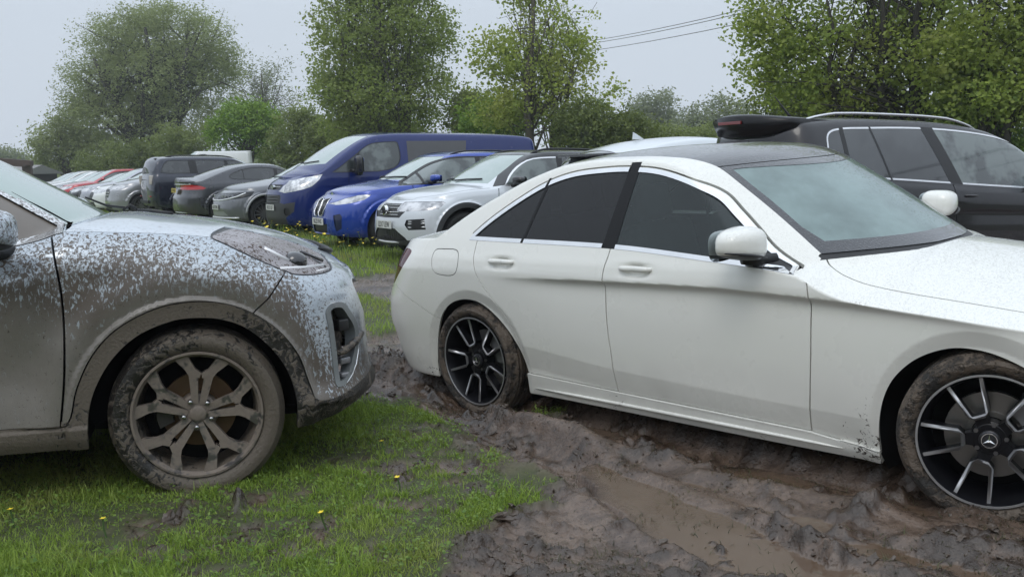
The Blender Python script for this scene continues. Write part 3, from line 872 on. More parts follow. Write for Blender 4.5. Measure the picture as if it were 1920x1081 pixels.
    rail = [(2.055, .655), (1.95, .638), (1.8, .617), (1.65, .598), (1.485, .572)]
    topw = np.array([(1.70 - .215 * (q / .572) ** 2, q) for q in np.linspace(.572, -.02, 12)])
    s.region('cowl', cow + np.array([.012, 0]), 'top', 'T', width=.028)
    wspoly = np.concatenate([cow, spline(rail, 4), topw])
    s.region('gap', topw, 'top', 'T', width=.006)
    gi = np.concatenate([cow[:-1] * (1, .955) - np.array([.075, 0]) + np.outer(np.linspace(0, .02, 15), (1, 0)), spline([(1.93, .60), (1.8, .58), (1.65, .56), (1.545, .54)], 4), (topw * (1, .94) + np.array([.055, 0]))[1:]])
    s.region('gl_screen', gi, 'top', 'T')
    s.region('frit', wspoly, 'top', 'T')
    rr = np.concatenate([[(1.70, -.02)], topw[::-1][1:], spline([(1.3, .575), (1.0, .583), (.7, .585), (.45, .578), (.36, .56)], 3), [(.30, .4), (.27, .2), (.26, -.02)]])
    s.region('roofglass', rr, 'top', 'T')
    rwd = np.concatenate([[(.10, -.02), (.09, .2), (.05, .42), (.02, .50)], [(-.15, .535), (-.30, .555), (-.38, .52)], [(-.44, .3), (-.46, -.02)]])
    s.region('gl_back', rwd, 'top', 'T')
    hl = spline([(2.075, .655), (2.10, .675), (2.15, .705), (2.22, .728), (2.35, .744), (2.6, .752), (2.95, .745), (3.2, .70), (3.36, .6), (3.44, .4), (3.47, .2), (3.475, -.02)], 4)
    s.region('gap', hl, 'top', 'T', width=.007)
    s.region('bonnet', np.concatenate([hl, cow]), 'top', 'T')
    # nose (outside the picture): grille, lamp, intake
    s.region('headlamp', spline([(.50, .70), (.62, .715), (.80, .74), (.86, .70), (.82, .62), (.66, .585), (.5, .60)], 4, True), 'front', 'LT', xmin=2.95)
    s.region('grille', spline([(-.05, .70), (.3, .70), (.43, .66), (.40, .50), (.3, .44), (-.05, .44)], 3), 'front', 'L', xmin=3.2)
    s.region('intake', [(-.05, .36), (.5, .36), (.7, .40), (.76, .26), (-.05, .22)], 'front', 'L', xmin=3.1)
    s.classify()
    W = paint('white_paint', (.775, .77, .72), 0, .28, drops=.48, dirt=.2, flecks=True)
    body = s.emit('body', ['bodyL', 'bodyS', 'bodyT'], W, root, 0, thick=.02)
    s.emit('bonnet', 'bonnet', W, root, 0, thick=.012)
    s.emit('roof', 'roofglass', paint('black_roof', (.012, .012, .015), 0, .16, drops=1.0), root)
    sc = s.emit('windscreen', 'gl_screen', glass('windscreen_wet_skytone', (.30, .37, .37), .07, .64, (.30, .40, .395), .28, 1.0), root, 0, -.002)  # pale teal layer paints the sky reflection into the wet glass
    s.emit('screen_border', 'frit', paint('frit_black', (.014, .014, .018), 0, .2, drops=.8), sc)
    s.emit('cowl_panel', 'cowl', BLK(), root, 0, -.004)
    s.emit('rear_window', 'gl_back', glass('dark_glass', (.05, .06, .06)), root, 0, -.003)
    s.emit('grille', 'grille', BLK(), root, 0, -.03); s.emit('air_intake', 'intake', BLK(), root, 0, -.03)
    dg = glass('privacy_glass', (.05, .055, .062), .03, .14, (.02, .022, .027))
    fg = glass('door_glass_dark', (.40, .50, .49), .03, .26, (.06, .085, .085))
    for sd in (1, -1):
        fdo = s.emit('front_door', 'door_f', W, root, sd, thick=.014); rdo = s.emit('rear_door', 'door_r', W, root, sd, thick=.014)
        s.emit('side_window', 'gl_front', fg, fdo, sd, -.005); s.emit('side_window', 'gl_rear', dg, rdo, sd, -.005)
        s.emit('quarter_window', 'gl_quarter', dg, rdo, sd, -.005)
        s.emit('window_pillar', 'bpillar', plain('gloss_black', (.006, .006, .007), .35, spec=.25), root, sd, -.003)
        s.emit('window_divider', 'divider', plain('gloss_black', (.006, .006, .007), .35, spec=.25), rdo, sd, -.003)
        s.emit('chrome_surround', 'chrome', CHR(), root, sd, .002)
        s.emit('fuel_flap', 'flap', W, root, sd) if sd < 0 else s.emit('wing_panel', 'flap', W, root, sd)
        s.emit('side_skirt', 'skirt', W, root, sd, .010, thick=.03)
        s.emit('tail_light', 'lamp', glass('tail_lens', (.10, .006, .010), .05, .9, (.11, .018, .028)), root, sd, -.001)
        s.emit('headlight', 'headlamp', glass('head_lens', (.5, .5, .52), .03, .4, (.3, .3, .32)), root, sd, -.001)
        handle(rdo, s, .285, .908, .20, W, sd, .030); handle(fdo, s, 1.215, .905, .20, W, sd, .030)
        hd = mirror(fdo, 1.845, .99, 1.04, sd, W, BLK(), .235, .165, .19, True)
        # flasher strip in the mirror housing
        st = MB(); pts = [(1.84 + .122 * (1 - .40 * t ** 2) * (1 - .5 * t ** 4), sd * (.93 + .185 * t), .988 + .036 * t) for t in np.linspace(0, 1, 10)]
        st.tube(pts, [.002, .004, .006, .007, .007, .007, .007, .006, .005, .003], 6); st.build('indicator_strip', BLK(), hd, smooth=True)
        s.emit('quarter_pane', 'sail', BLK(), fdo, sd, -.001)
        sk = MB(); sk.tube([(x, sd * (float(s.side_y(x, z)) + .012), z) for x, z in [(.46, .222), (.7, .220), (1.2, .213), (1.7, .204), (2.1, .196), (2.24, .192)]], [.002, .008, .009, .009, .007, .002], 8); sk.build('skirt_blade', W, root, smooth=True)
    # lining, arches, floor
    s.inner(root, LIN(), -.022, skip=('arch', 'gl_', 'frit', 'body', 'chrome'))
    for cx, cz, r in ((.022, .30, .40), (2.79, .30, .40)): arch_liner(root, s, cx, cz, r, LIN(), .3)
    fl = MB(); fl.box((1.3, 0, .215), (4.2, 1.3, .03)); fl.build('floor_pan', LIN(), root)
    seats(root, sp, .26, 1.25, .38, -1, 1.2, 1.95, .90)
    # wheels
    b = NB('muddy_tyre'); v = b.coord(); nz = b.noise(v, 7, 5, .65); n2 = b.noise(v, 38, 4, .7)
    mk = b.ramp(b.math('ADD', nz, b.math('MULTIPLY', n2, .5)), .62, .80)
    p = b.pr(Base_Color=b.mix(mk, (.022, .02, .018), b.mix(n2, (.070, .053, .038), (.135, .105, .080))), Roughness=b.mixf(mk, .7, .55)); b.l(b.bump(b.math('ADD', mk, n2), .8, .012), p.inputs['Normal'])
    mt = b.done(p)
    w0 = wheel_white(mt, root)
    place_wheel(w0, root, 0, .772, .326, -1, 0, 0)
    for x, sd, st, spn in ((2.805, -1, 17, -2), (0, 1, 0, 20), (2.84, 1, 17, 50)):
        place_wheel(dup_tree(w0, root), root, x, .772, .326, sd, st, spn)
    return root, s
# ------------------------------------------------------------------ grey SUV caked in mud
def mud_paint(name, base, metal, rough, lo=.70, hi=1.12, spec=.24, film=1.0):
    b = NB(name); v = b.coord(); xyz = b.sepz(v); z = xyz[2]; x = xyz[0]
    streak = b.noise(b.coord((1, 1, .42)), 78, 4, .64, .9)
    spots = b.noise(v, 82, 4, .62, .9); big = b.noise(v, 3.0, 4, .6); med = b.noise(v, 12, 4, .6)
    r = b.math('SQRT', b.math('ADD', b.math('POWER', x, 2.0), b.math('POWER', b.math('SUBTRACT', z, .35), 2.0)))
    near = b.math('MULTIPLY', b.ramp(r, .60, .47), b.ramp(x, .55, .30))
    back = b.ramp(x, .25, -.35); nose = b.ramp(x, .34, .56)
    zz = b.math('ADD', z, b.math('MULTIPLY', b.math('SUBTRACT', big, .5), .30))
    zz = b.math('SUBTRACT', zz, b.math('MULTIPLY', back, .06))
    zz = b.math('ADD', zz, b.math('MULTIPLY', nose, .42))
    cov = b.n('ShaderNodeMapRange'); b.l(zz, cov.inputs[0])
    for i, q in zip((1, 2, 3, 4), (hi, lo, spec, 1.0)): cov.inputs[i].default_value = q
    cov = b.math('MAXIMUM', cov.outputs[0], near)
    mixn = b.mixf(b.ramp(zz, hi - .06, lo + .06), spots, streak)
    th = b.n('ShaderNodeMapRange'); b.l(cov, th.inputs[0])
    for i, q in zip((1, 2, 3, 4), (0.0, 1.0, .66, .36)): th.inputs[i].default_value = q
    mask = b.ramp(b.math('SUBTRACT', mixn, th.outputs[0]), -.06, .06)
    fl = b.math('MULTIPLY', b.math('MAXIMUM', b.ramp(zz, lo + .12, lo - .12), near), b.mixf(med, .75 * film, 1.0 * film))
    fine = b.noise(v, 170, 2, .6)
    mud = b.mix(med, (.135, .120, .103), (.215, .198, .178))
    mud = b.mix(b.ramp(b.math('ADD', spots, b.math('MULTIPLY', fine, .3)), .76, .86), mud, (.055, .043, .034))
    speck = b.mix(fl, (.092, .073, .058), mud)
    col = b.mix(fl, b.mix(mask, base, speck), mud)
    m2 = b.math('MAXIMUM', b.math('MULTIPLY', mask, .9), fl)
    p = b.pr(Base_Color=col, Metallic=b.mixf(m2, metal, 0.0), Roughness=b.mixf(m2, rough, .46), Coat_Weight=b.mixf(m2, 1.0, .25), Coat_Roughness=b.mixf(m2, .05, .3))
    h = b.math('ADD', mask, b.math('MULTIPLY', fine, .25)); b.l(b.bump(h, .35, .003), p.inputs['Normal'])
    return b.done(p)
def mud_trim(name, lift=0.0):
    """black plastic with a dried coat of mud broken by dark wet flecks"""
    b = NB(name); v = b.coord(); n1 = b.noise(v, 34, 4, .65, .8); n2 = b.noise(v, 4, 4, .6); n3 = b.noise(v, 90, 3, .6)
    xz = b.sepz(v)
    th = b.math('ADD', .40, b.math('MULTIPLY', b.ramp(xz[0], -.25, .40), .13))
    m = b.ramp(b.math('SUBTRACT', b.math('ADD', b.math('MULTIPLY', n1, .65), b.math('MULTIPLY', n2, .35)), th), -.03, .03)
    c = b.mix(m, (.018, .016, .014), b.mix(n3, (.07, .056, .043), (.14, .117, .092)))
    p = b.pr(Base_Color=c, Roughness=b.mixf(m, .35, .65)); b.l(b.bump(b.math('ADD', m, n3), .6, .006), p.inputs['Normal'])
    return b.done(p)
def wheel_y(parent, rimmat, tyremat, Rr=.266, w=.245, Rt=.352):
    m = MB(); R_ = Rr - .008
    yf = lambda r: w / 2 - .014 - .020 * (1 - min(r / Rr, 1)) - .012 * max(0, .35 - r / Rr)
    def bar(ang, pts, depth=.035):
        ca, sa = cos(ang), sin(ang); n = len(pts)
        V = [(u * R_ * ca - v * R_ * sa, yf(math.hypot(u, v) * R_), u * R_ * sa + v * R_ * ca) for u, v in pts]
        V += [(a, b_ - depth, c) for a, b_, c in V]
        m.add(V, [tuple(range(n)), tuple(2 * n - 1 - i for i in range(n))] + [(i, n + i, n + (i + 1) % n, (i + 1) % n) for i in range(n)])
    for k in range(5):
        a = R(97.5 + 72 * k)
        for sg in (1, -1):
            f = (lambda P: P) if sg > 0 else (lambda P: [(u, -v) for u, v in P][::-1])
            bar(a, f([(.15, .006), (.15, .105), (.60, .185), (.635, .05)]))                 # rib
            bar(a, f([(.585, .02), (.60, .185), (.71, .255), (.72, .09), (.67, .0)]), .034) # shoulder
            bar(a, f([(.69, .075), (.70, .25), (.895, .465), (.965, .25)]), .033)             # arm to the rim
    m.lathe([(0, w / 2 - .036), (.04, w / 2 - .036), (.052, w / 2 - .042), (.078, w / 2 - .052), (.084, w / 2 - .09)], 40)
    m.lathe([(Rr - .002, w / 2 - .004), (Rr - .004, w / 2), (Rr - .012, w / 2), (Rr - .018, w / 2 - .010), (Rr - .024, w / 2 - .02)], 64)
    rim = m.build('wheel', rimmat, parent, auto=R(32))
    ba = MB(); ba.lathe([(Rr - .023, w / 2 - .019), (Rr - .034, w / 2 - .06), (Rr - .045, -w / 2 + .02)], 64); ba.build('rim_barrel', mud_trim('barrel_mud'), rim, smooth=True)
    bk = MB(); bk.lathe([(0, -.055), (Rr - .03, -.055)], 32); bk.build('wheel_shade_disc', LIN(), rim)  # black disc added to darken the inside of the wheel
    for k in range(5):
        a = R(97.5 + 36 + 72 * k); n = MB()
        n.lathe([(0, w / 2 - .018), (.008, w / 2 - .020), (.0105, w / 2 - .026), (.0115, w / 2 - .055)], 12)
        n.build('wheel_nut', plain('nut_steel', (.35, .35, .35), .25, 1.0), rim, xf=Matrix.Translation((.0575 * cos(a), 0, .0575 * sin(a))), smooth=True)
    c = MB(); c.lathe([(0, w / 2 - .026), (.024, w / 2 - .026), (.032, w / 2 - .030), (.034, w / 2 - .045)], 32); c.build('hub_cap', rimmat, rim, auto=R(40))
    wheel_mesh_tyre(Rt, Rr, w).build('tyre', tyremat, rim, auto=R(30))
    b = NB('rusty_disc'); v = b.coord(); n1 = b.noise(v, 8, 4)
    rd = b.done(b.pr(Base_Color=b.mix(n1, (.13, .06, .03), (.17, .12, .06)), Roughness=.55, Metallic=.4))
    brake(rim, .155, -.01, rd, cal=8, calmat=plain('old_caliper', (.07, .065, .06), .5, .5))
    return rim
def build_kia():
    zsC = Curve1([(-3.5, 1.10), (-2.7, 1.09), (-2.0, 1.075), (-1.2, 1.065), (-.76, 1.062), (-.64, 1.068), (-.55, 1.088), (-.46, 1.116), (-.3, 1.107), (-.09, 1.093), (.09, 1.072), (.24, 1.042), (.4, .995), (.5, .955), (.6, .905), (.7, .865), (.8, .84)])
    base = Curve1([(.1, .80), (.2, .85), (.25, .885), (.30, .906), (.36, .912), (.45, .912), (.7, .910), (.85, .912), (.95, .910), (1.2, .905)])
    lamp_sh = 0
    def hw(x, z):
        y = base(z); zs_ = zsC(x)
        roll = np.clip((z - (zs_ - .16)) / .16, 0, 1.3)
        y = y - (.085 + .02 * sstep(0, .5, x)) * roll ** 2
        r = np.hypot(x + .008, z - .345)
        y = y + .020 * (1 - sstep(.485, .50, r)) * (z < .9)                     # proud wheel-arch cladding
        y = y + .018 * np.exp(-((r - .56) / .07) ** 2) * (z > .35)              # swollen wing above it
        y = y - .030 * np.exp(-((z - .56) / .17) ** 2) * sstep(-.5, -.62, x)     # hollow door
        y = y + .014 * sstep(.345, .335, z) * (x < -.4)
        r2 = np.hypot(x + 2.67, z - .345); y = y + .020 * (1 - sstep(.485, .50, r2)) * (z < .9)
        y = y - .04 * sstep(-3.0, -3.6, x)
        # lower corner of the front bumper flares out into a lip
        y = y + .030 * np.exp(-((z - .37) / .055) ** 2) * sstep(.35, .6, x)
        return y
    sp = dict(
        front=[(.70, .14), (.77, .20), (.815, .27), (.825, .34), (.81, .40), (.795, .49), (.785, .58), (.778, .68), (.762, .77), (.735, .84), (.69, .90), (.6, .97)],
        rear=[(-3.40, .2), (-3.52, .4), (-3.56, .6), (-3.54, .8), (-3.5, 1.0), (-3.45, 1.15)],
        zb=[(-3.6, .35), (-3.1, .26), (-2.3, .25), (-.75, .25), (-.43, .25), (.40, .262), (.55, .285), (.72, .34), (.83, .36)],
        zs=list(zip(zsC.x, zsC.y)), hw=hw, cf=.52, nf=2.5, cr=.5, nr=2.8,
        deck=[(-3.6, 1.1), (-1.0, 1.15), (-.325, 1.158), (-.137, 1.14), (.054, 1.114), (.249, 1.075), (.448, 1.02), (.549, .98), (.65, .915), (.70, .875), (.75, .845)],
        top=[(.3, .7), (0, .90), (-.2, 1.03), (-.40, 1.15), (-.51, 1.222), (-.68, 1.318), (-.85, 1.413), (-1.05, 1.515), (-1.25, 1.585), (-1.6, 1.63), (-2.2, 1.635), (-2.8, 1.61), (-3.15, 1.56), (-3.3, 1.40), (-3.5, 1.1), (-3.7, .8)],
        df=.22, dr=.08, crown=.05, xm=-1.7, tumble=.36, bow=.02, wq=.72, ph=2.2, cab=(-3.6, -.15), na=380, ns=76, nside=22, ntop=44)
    s = Shell(sp)
    M4 = car_matrix(-1.53970577, 4.96245105, -0.03941547, 15)
    root = empty('parked_car', M4); tag(root, 'grey SUV caked in dried mud, only its front half in the picture', 'car')
    arch = [(-.43, .05), (-.424, .26), (-.416, .39), (-.385, .493), (-.31, .613), (-.208, .70), (-.067, .752), (.02, .757), (.103, .748), (.203, .708), (.312, .606), (.379, .49), (.402, .376), (.40, .29), (.40, .05)]
    A = np.concatenate([[arch[0]], spline(arch[1:-1], 6), [arch[-1]]])
    s.region('arch', A); s.region('arch', A * (1, 1) + np.array([-2.66, 0]))
    clad = spline([(-.525, .352), (-.489, .37), (-.451, .498), (-.385, .629), (-.292, .726), (-.143, .801), (-.023, .823), (.106, .815), (.216, .776), (.336, .688), (.415, .575), (.451, .463), (.475, .388)], 5)
    low = spline([(.475, .388), (.50, .372), (.60, .378), (.7, .398), (.78, .41), (.84, .41)], 4)
    s.region('gap', clad, width=.006)
    s.region('clad', np.concatenate([clad, low[1:], [(.9, .1), (-3.7, .1), (-3.7, .34), (-3.13, .352), (-3.1, .50), (-3.0, .70), (-2.75, .81), (-2.6, .81), (-2.35, .70), (-2.22, .5), (-2.19, .352)]]))
    Dg = spline([(-.548, 1.25), (-.543, 1.191), (-.515, 1.081), (-.488, .917), (-.483, .752), (-.493, .56), (-.521, .352)], 6)
    s.region('gap', Dg, tags='LS', width=.009)
    s.region('gap', [(-.52, .352), (-1.0, .351), (-2.15, .351)], width=.006)
    Dr = spline([(-1.56, 1.07), (-1.57, .8), (-1.56, .5), (-1.55, .352)], 4); s.region('gap', Dr, width=.006)
    s.region('gap', spline([(-2.55, 1.09), (-2.52, .95), (-2.35, .75), (-2.2, .6), (-2.16, .352)], 4), width=.006)
    # headlamp first, then the wing and bonnet lines that run into it
    lampP = spline([(.088, 1.078), (.157, 1.090), (.241, 1.080), (.395, 1.047), (.5, 1.006), (.575, .95), (.60, .903), (.585, .893), (.425, .905), (.381, .924), (.28, .973), (.153, 1.042)], 4, True)
    s.region('lampgap', np.concatenate([lampP, lampP[:1]]), tags='LT', width=.008, ymin=.35, xmin=-.1)
    s.region('lamp', lampP, tags='LT', ymin=.35, xmin=-.1)
    s.region('gap', [(.385, .925), (.371, .905), (.303, .818), (.228, .752)], width=.006)
    vent = spline([(.545, .742), (.572, .765), (.63, .757), (.662, .714), (.697, .648), (.703, .60), (.697, .547), (.665, .462), (.64, .42), (.578, .412), (.566, .46), (.560, .565), (.55, .68)], 4, True)
    vin = inset_poly(vent, .022)
    s.region('venthole', vin, xmin=.3); s.region('vent', vent, xmin=.3)
    s.region('grille', spline([(-.05, .80), (.25, .80), (.40, .83), (.47, .80), (.42, .70), (.3, .66), (-.05, .65)], 4), 'front', 'L', xmin=.4)
    s.region('intake', [(-.05, .52), (.38, .52), (.45, .44), (.40, .38), (-.05, .38)], 'front', 'L', xmin=.4)
    # side glass
    xs = np.linspace(-.50, -3.1, 40)
    botl = np.stack([xs, s.zs(xs) + .001], 1)
    topl = spline([(-3.12, 1.12), (-2.95, 1.30), (-2.7, 1.43), (-2.3, 1.50), (-1.8, 1.52), (-1.4, 1.50), (-1.05, 1.43), (-.85, 1.345), (-.71, 1.263), (-.601, 1.194), (-.475, 1.113)], 5)
    outer = np.concatenate([botl[::-1], topl[::-1]])
    inner = inset_poly(outer, .020)
    s.region('bpillar', [(-1.53, 1.05), (-1.63, 1.05), (-1.66, 1.56), (-1.56, 1.56)], tags='S')
    s.region('gl_f', clip_poly(inner, (-1.53, 1.05), (-1.56, 1.56))[::1], tags='S', ymin=.45) if False else None
    s.region('gl_f', clip_poly(inner, (-1.56, 1.56), (-1.53, 1.05)), tags='ST', ymin=.5)
    s.region('gl_r', clip_poly(inner, (-1.63, 1.05), (-1.66, 1.56)), tags='ST', ymin=.5)
    s.region('chrome', outer, tags='ST', ymin=.5)
    pil = spline([(-.475, 1.122), (-.601, 1.203), (-.71, 1.272), (-.85, 1.355), (-1.05, 1.44)], 5) + np.array([0, .006])
    s.region('gap', pil, tags='ST', width=.014, ymin=.45)
    s.region('door_f', np.concatenate([Dg, [(-1.0, .351)], Dr[::-1], [(-1.56, 1.2), (-.548, 1.2)]]))
    s.region('door_r', np.concatenate([Dr, [(-2.16, .352), (-2.2, .6), (-2.35, .75), (-2.52, .95), (-2.55, 1.12), (-1.56, 1.12)]]))
    # bonnet
    hl = np.array([(x, float(s.belt_y(x)) - .012) for x in np.linspace(-.46, .10, 14)])
    cow = np.array([(-.395 - .10 * (q / .66) ** 2, q) for q in np.linspace(-.02, .70, 16)])
    s.region('gap', np.concatenate([[(-.49, hl[0, 1] - .01)], hl, [(.12, hl[-1, 1] - .02)]]), 'top', 'T', width=.010)
    s.region('gap', [(-.485, .72), (-.44, .745), (-.375, .775)], 'top', 'T', width=.006)
    s.region('cowl', cow + np.array([.03, 0]), 'top', 'T', width=.05)
    s.region('gl_screen', np.concatenate([cow[:-2], [(-.60, .645), (-.75, .625), (-.95, .60), (-1.17, .58)], [(-1.05, .4), (-.99, .2), (-.98, -.02)]]), 'top', 'T')
    s.region('roof', np.concatenate([[(-.98, -.02), (-.99, .2), (-1.05, .4), (-1.17, .58)], [(-2.0, .62), (-2.9, .60), (-3.1, .3), (-3.12, -.02)]]), 'top', 'T')
    hp = np.concatenate([hl, spline([(.12, hl[-1, 1] - .03), (.25, .70), (.42, .62), (.56, .50), (.66, .34), (.70, .18), (.705, -.02)], 4), cow])
    s.region('slit', spline([(.53, .30), (.60, .20), (.66, .02), (.66, -.02), (.685, -.02), (.685, .06), (.64, .22), (.56, .33)], 3), 'top', 'T') if False else None
    s.region('gap', spline([(.12, hl[-1, 1] - .03), (.25, .70), (.42, .62), (.56, .50), (.66, .34), (.70, .18), (.705, -.02)], 4), 'top', 'T', width=.006)
    s.region('bonnet', hp, 'top', 'T')
    s.classify()
    P = mud_paint('muddy_silver_paint', (.44, .49, .54), .45, .30); TR = mud_trim('muddy_cladding')
    s.emit('body', ['bodyL', 'bodyS', 'bodyT'], P, root, 0, thick=.02)
    hoodm = mud_paint('splashed_bonnet_paint', (.58, .64, .70), .25, .38, .2, .5, spec=.16, film=0.0)  # same paint lightened on upward panels, reflected sky put into the colour
    s.emit('bonnet', 'bonnet', hoodm, root, 0, thick=.012); s.emit('roof', 'roof', hoodm, root, 0)
    s.emit('cladding', 'clad', TR, root, 0, thick=.02)
    s.emit('cowl_panel', 'cowl', hoodm, root, 0, -.003)
    b = NB('muddy_screen'); v = b.coord(); n1 = b.noise(v, 70, 3, .6, .6); xx = b.sepz(v)
    edge = b.ramp(b.math('ABSOLUTE', xx[1]), .40, .60); up = b.ramp(xx[2], 1.10, 1.2)
    th = b.mixf(b.math('MAXIMUM', edge, b.math('SUBTRACT', .5, b.math('MULTIPLY', up, .5))), .74, .47)
    mk = b.ramp(b.math('SUBTRACT', n1, th), -.03, .03)
    tint = b.mix(mk, (.30, .38, .35), (.09, .075, .06))  # clean glass colour holds the pale sky reflection; the brown is mud
    p = b.pr(Base_Color=tint, Roughness=b.mixf(mk, .10, .6), Coat_Weight=.6, Coat_Roughness=.05)
    s.emit('windscreen', 'gl_screen', b.done(p), root, 0, -.003)
    s.emit('grille', 'grille', BLK(), root, 0, -.03); s.emit('air_intake', 'intake', BLK(), root, 0, -.03)
    # mud-filmed side glass
    b = NB('mud_filmed_glass'); v = b.coord(); n1 = b.noise(v, 9, 5, .6)
    gm = b.done(b.pr(Base_Color=b.mix(n1, (.085, .068, .052), (.15, .125, .10)), Roughness=b.mixf(n1, .3, .5), Coat_Weight=.3))
    spk = mud_paint('splashed_chrome', (.7, .7, .7), 1.0, .2, -1, -.5, spec=.45, film=0.0)
    lampm = NB('splashed_lamp_lens'); v = lampm.coord(); n1 = lampm.noise(v, 85, 3, .6, .8); n2 = lampm.noise(v, 9, 3)
    mk = lampm.ramp(lampm.math('ADD', n1, lampm.math('MULTIPLY', lampm.math('SUBTRACT', n2, .5), .25)), .55, .60)
    tr_ = lampm.n('ShaderNodeBsdfTransparent'); lampm.set(tr_.inputs[0], (.86, .84, .86)); gs = lampm.n('ShaderNodeBsdfGlossy'); gs.inputs['Roughness'].default_value = .08
    fr_ = lampm.n('ShaderNodeFresnel'); fr_.inputs[0].default_value = 1.5
    ml = lampm.n('ShaderNodeMixShader'); lampm.l(lampm.math('MAXIMUM', fr_.outputs[0], .12), ml.inputs[0]); lampm.l(tr_.outputs[0], ml.inputs[1]); lampm.l(gs.outputs[0], ml.inputs[2])
    dm = lampm.n('ShaderNodeBsdfDiffuse'); lampm.set(dm.inputs[0], lampm.mix(mk, (.50, .475, .49), (.085, .066, .054))); mo = lampm.n('ShaderNodeMixShader'); lampm.l(lampm.math('MAXIMUM', mk, .56), mo.inputs[0]); lampm.l(ml.outputs[0], mo.inputs[1]); lampm.l(dm.outputs[0], mo.inputs[2])
    lm = lampm.done(mo)
    for sd in (1, -1):
        fd = s.emit('front_door', 'door_f', P, root, sd, thick=.014); rd = s.emit('rear_door', 'door_r', P, root, sd, thick=.014)
        s.emit('side_window', 'gl_f', gm, fd, sd, -.004); s.emit('side_window', 'gl_r', gm, rd, sd, -.004)
        s.emit('window_pillar', 'bpillar', BLK(), root, sd, -.003); s.emit('chrome_surround', 'chrome', spk, root, sd, .003)
        hl_ = s.emit('headlight', 'lamp', lm, root, sd, -.004); s.emit('lamp_seal', 'lampgap', BLK(), hl_, sd, -.006)
        hs = s.emit('lamp_housing', 'lamp', plain('lamp_chrome', (.62, .60, .62), .4, .15), hl_, sd, -.05)
        ly = lambda x, z, o: sd * (float(s.side_y(x, min(z, float(s.zs(x)) - .004))) - o)
        pj = superell(.43, ly(.43, .94, .055), .945, .055, .05, .048, 1.0, 20); pj.build('projector', plain('projector_dark', (.03, .03, .034), .1, .3, 1.0), hl_, smooth=True)
        for (x0, z0), (x1, z1), rr, mm_ in (((.30, 1.015), (.40, .955), .012, 'blade'), ((.36, .93), (.56, .915), .010, 'blade'), ((.46, .985), (.56, .935), .008, 'dark'), ((.50, .955), (.57, .905), .008, 'dark'), ((.52, .90), (.58, .90), .006, 'blade')):
            mb_ = MB(); mb_.tube([(x0 + (x1 - x0) * t, ly(x0 + (x1 - x0) * t, z0 + (z1 - z0) * t, .018), z0 + (z1 - z0) * t) for t in (0, .5, 1)], rr, 6)
            mb_.build('lamp_fin', plain('lamp_blade', (.75, .75, .76), .2, .2) if mm_ == 'blade' else plain('projector_dark', (.03, .03, .034), .1, .3, 1.0), hl_, smooth=True)
        vt = s.emit('fog_vent', 'vent', plain('vent_frame', (.20, .215, .22), .4, .4), root, sd, .004, thick=.05)
        s.emit('vent_recess', 'venthole', mud_trim('vent_mud') if sd == 1 else bpy.data.materials['vent_mud'], vt, sd, -.06)
        # bar and lamps across the vent
        yv = lambda x, z: sd * float(s.side_y(x, z))
        bar = MB(); bar.tube([(.572, yv(.572, .545) - sd * .03, .545), (.62, yv(.62, .55) + sd * .004, .550), (.68, yv(.68, .57) + sd * .012, .572), (.725, yv(.725, .595) + sd * .01, .592)], [.012, .017, .017, .014], 10)
        bar.build('vent_bar', TR, vt, smooth=True)
        for zc, hh in ((.66, .05), (.505, .028), (.445, .02)):
            fl = MB(); c0 = Vector((.615, yv(.615, zc) - sd * .045, zc)); fl.box(c0, (.055, .05, hh), Matrix.Rotation(R(-35 * sd), 3, 'Z'))
            fl.build('fog_lamp', plain('fog_lens', (.25, .25, .26), .15, .3) if zc < .6 else BLK(), vt, bevel=.006, smooth=True)
        wire = MB(); wire.tube([(x, yv(x, z) + sd * .003, z) for x, z in [(.625, .415), (.655, .44), (.68, .475), (.695, .52), (.698, .55)]], .0035, 6); wire.build('chrome_edge', CHR(), vt, smooth=True)
        handle(fd, s, -1.40, .93, .22, P, sd)
        mm = mirror(fd, -.735, 1.05, 1.135, sd, spk_cap(), BLK(), .26, .18, .22)
    # bonnet badge recess and nozzle on the bonnet lip, wipers on the cowl
    lip = MB(); lip.tube([(.50, .34, .985), (.57, .24, .968), (.63, .10, .945), (.645, 0, .935), (.63, -.10, .945), (.57, -.24, .968)], [.004, .009, .012, .013, .012, .006], 8); lip.build('grille_lip', BLK(), root, smooth=True)
    wp = MB()
    wp.tube([(-.50, .05, 1.235), (-.42, .16, 1.19), (-.33, .25, 1.172)], [.004, .006, .007], 8); wp.tube([(-.345, .14, 1.165), (-.31, .14, 1.192), (-.27, .14, 1.163)], .006, 6)
    wp.tube([(-.27, .05, 1.168), (-.20, .0, 1.163), (-.10, -.06, 1.150)], [.004, .009, .007], 8)
    wp.build('wiper', BLK(), root, smooth=True)
    s.inner(root, LIN(), -.024, skip=('arch', 'gl_', 'body', 'chrome', 'lamp', 'vent'))
    for cx in (-.012, -2.67): arch_liner(root, s, cx, .345, .425, LIN(), .32, -10, 190)
    fl = MB(); fl.box((-1.4, 0, .28), (3.9, 1.3, .03)); fl.build('floor_pan', LIN(), root)
    rimm = NB('muddy_rim'); v = rimm.coord(); n1 = rimm.noise(v, 16, 4, .6); n2 = rimm.noise(v, 70, 3, .6)
    mk = rimm.ramp(rimm.math('ADD', n1, rimm.math('MULTIPLY', n2, .4)), .55, .66)
    rp = rimm.pr(Base_Color=rimm.mix(mk, (.15, .14, .135), rimm.mix(n2, (.13, .105, .085), (.21, .175, .145))), Metallic=rimm.mixf(mk, .8, 0.0), Roughness=rimm.mixf(mk, .35, .6)); rimm.l(rimm.bump(n2, .3, .004), rp.inputs['Normal'])
    w0 = wheel_y(root, rimm.done(rp), mud_trim('muddy_tyre_wall'))
    place_wheel(w0, root, 0, .905 - .113, .3515, -1)
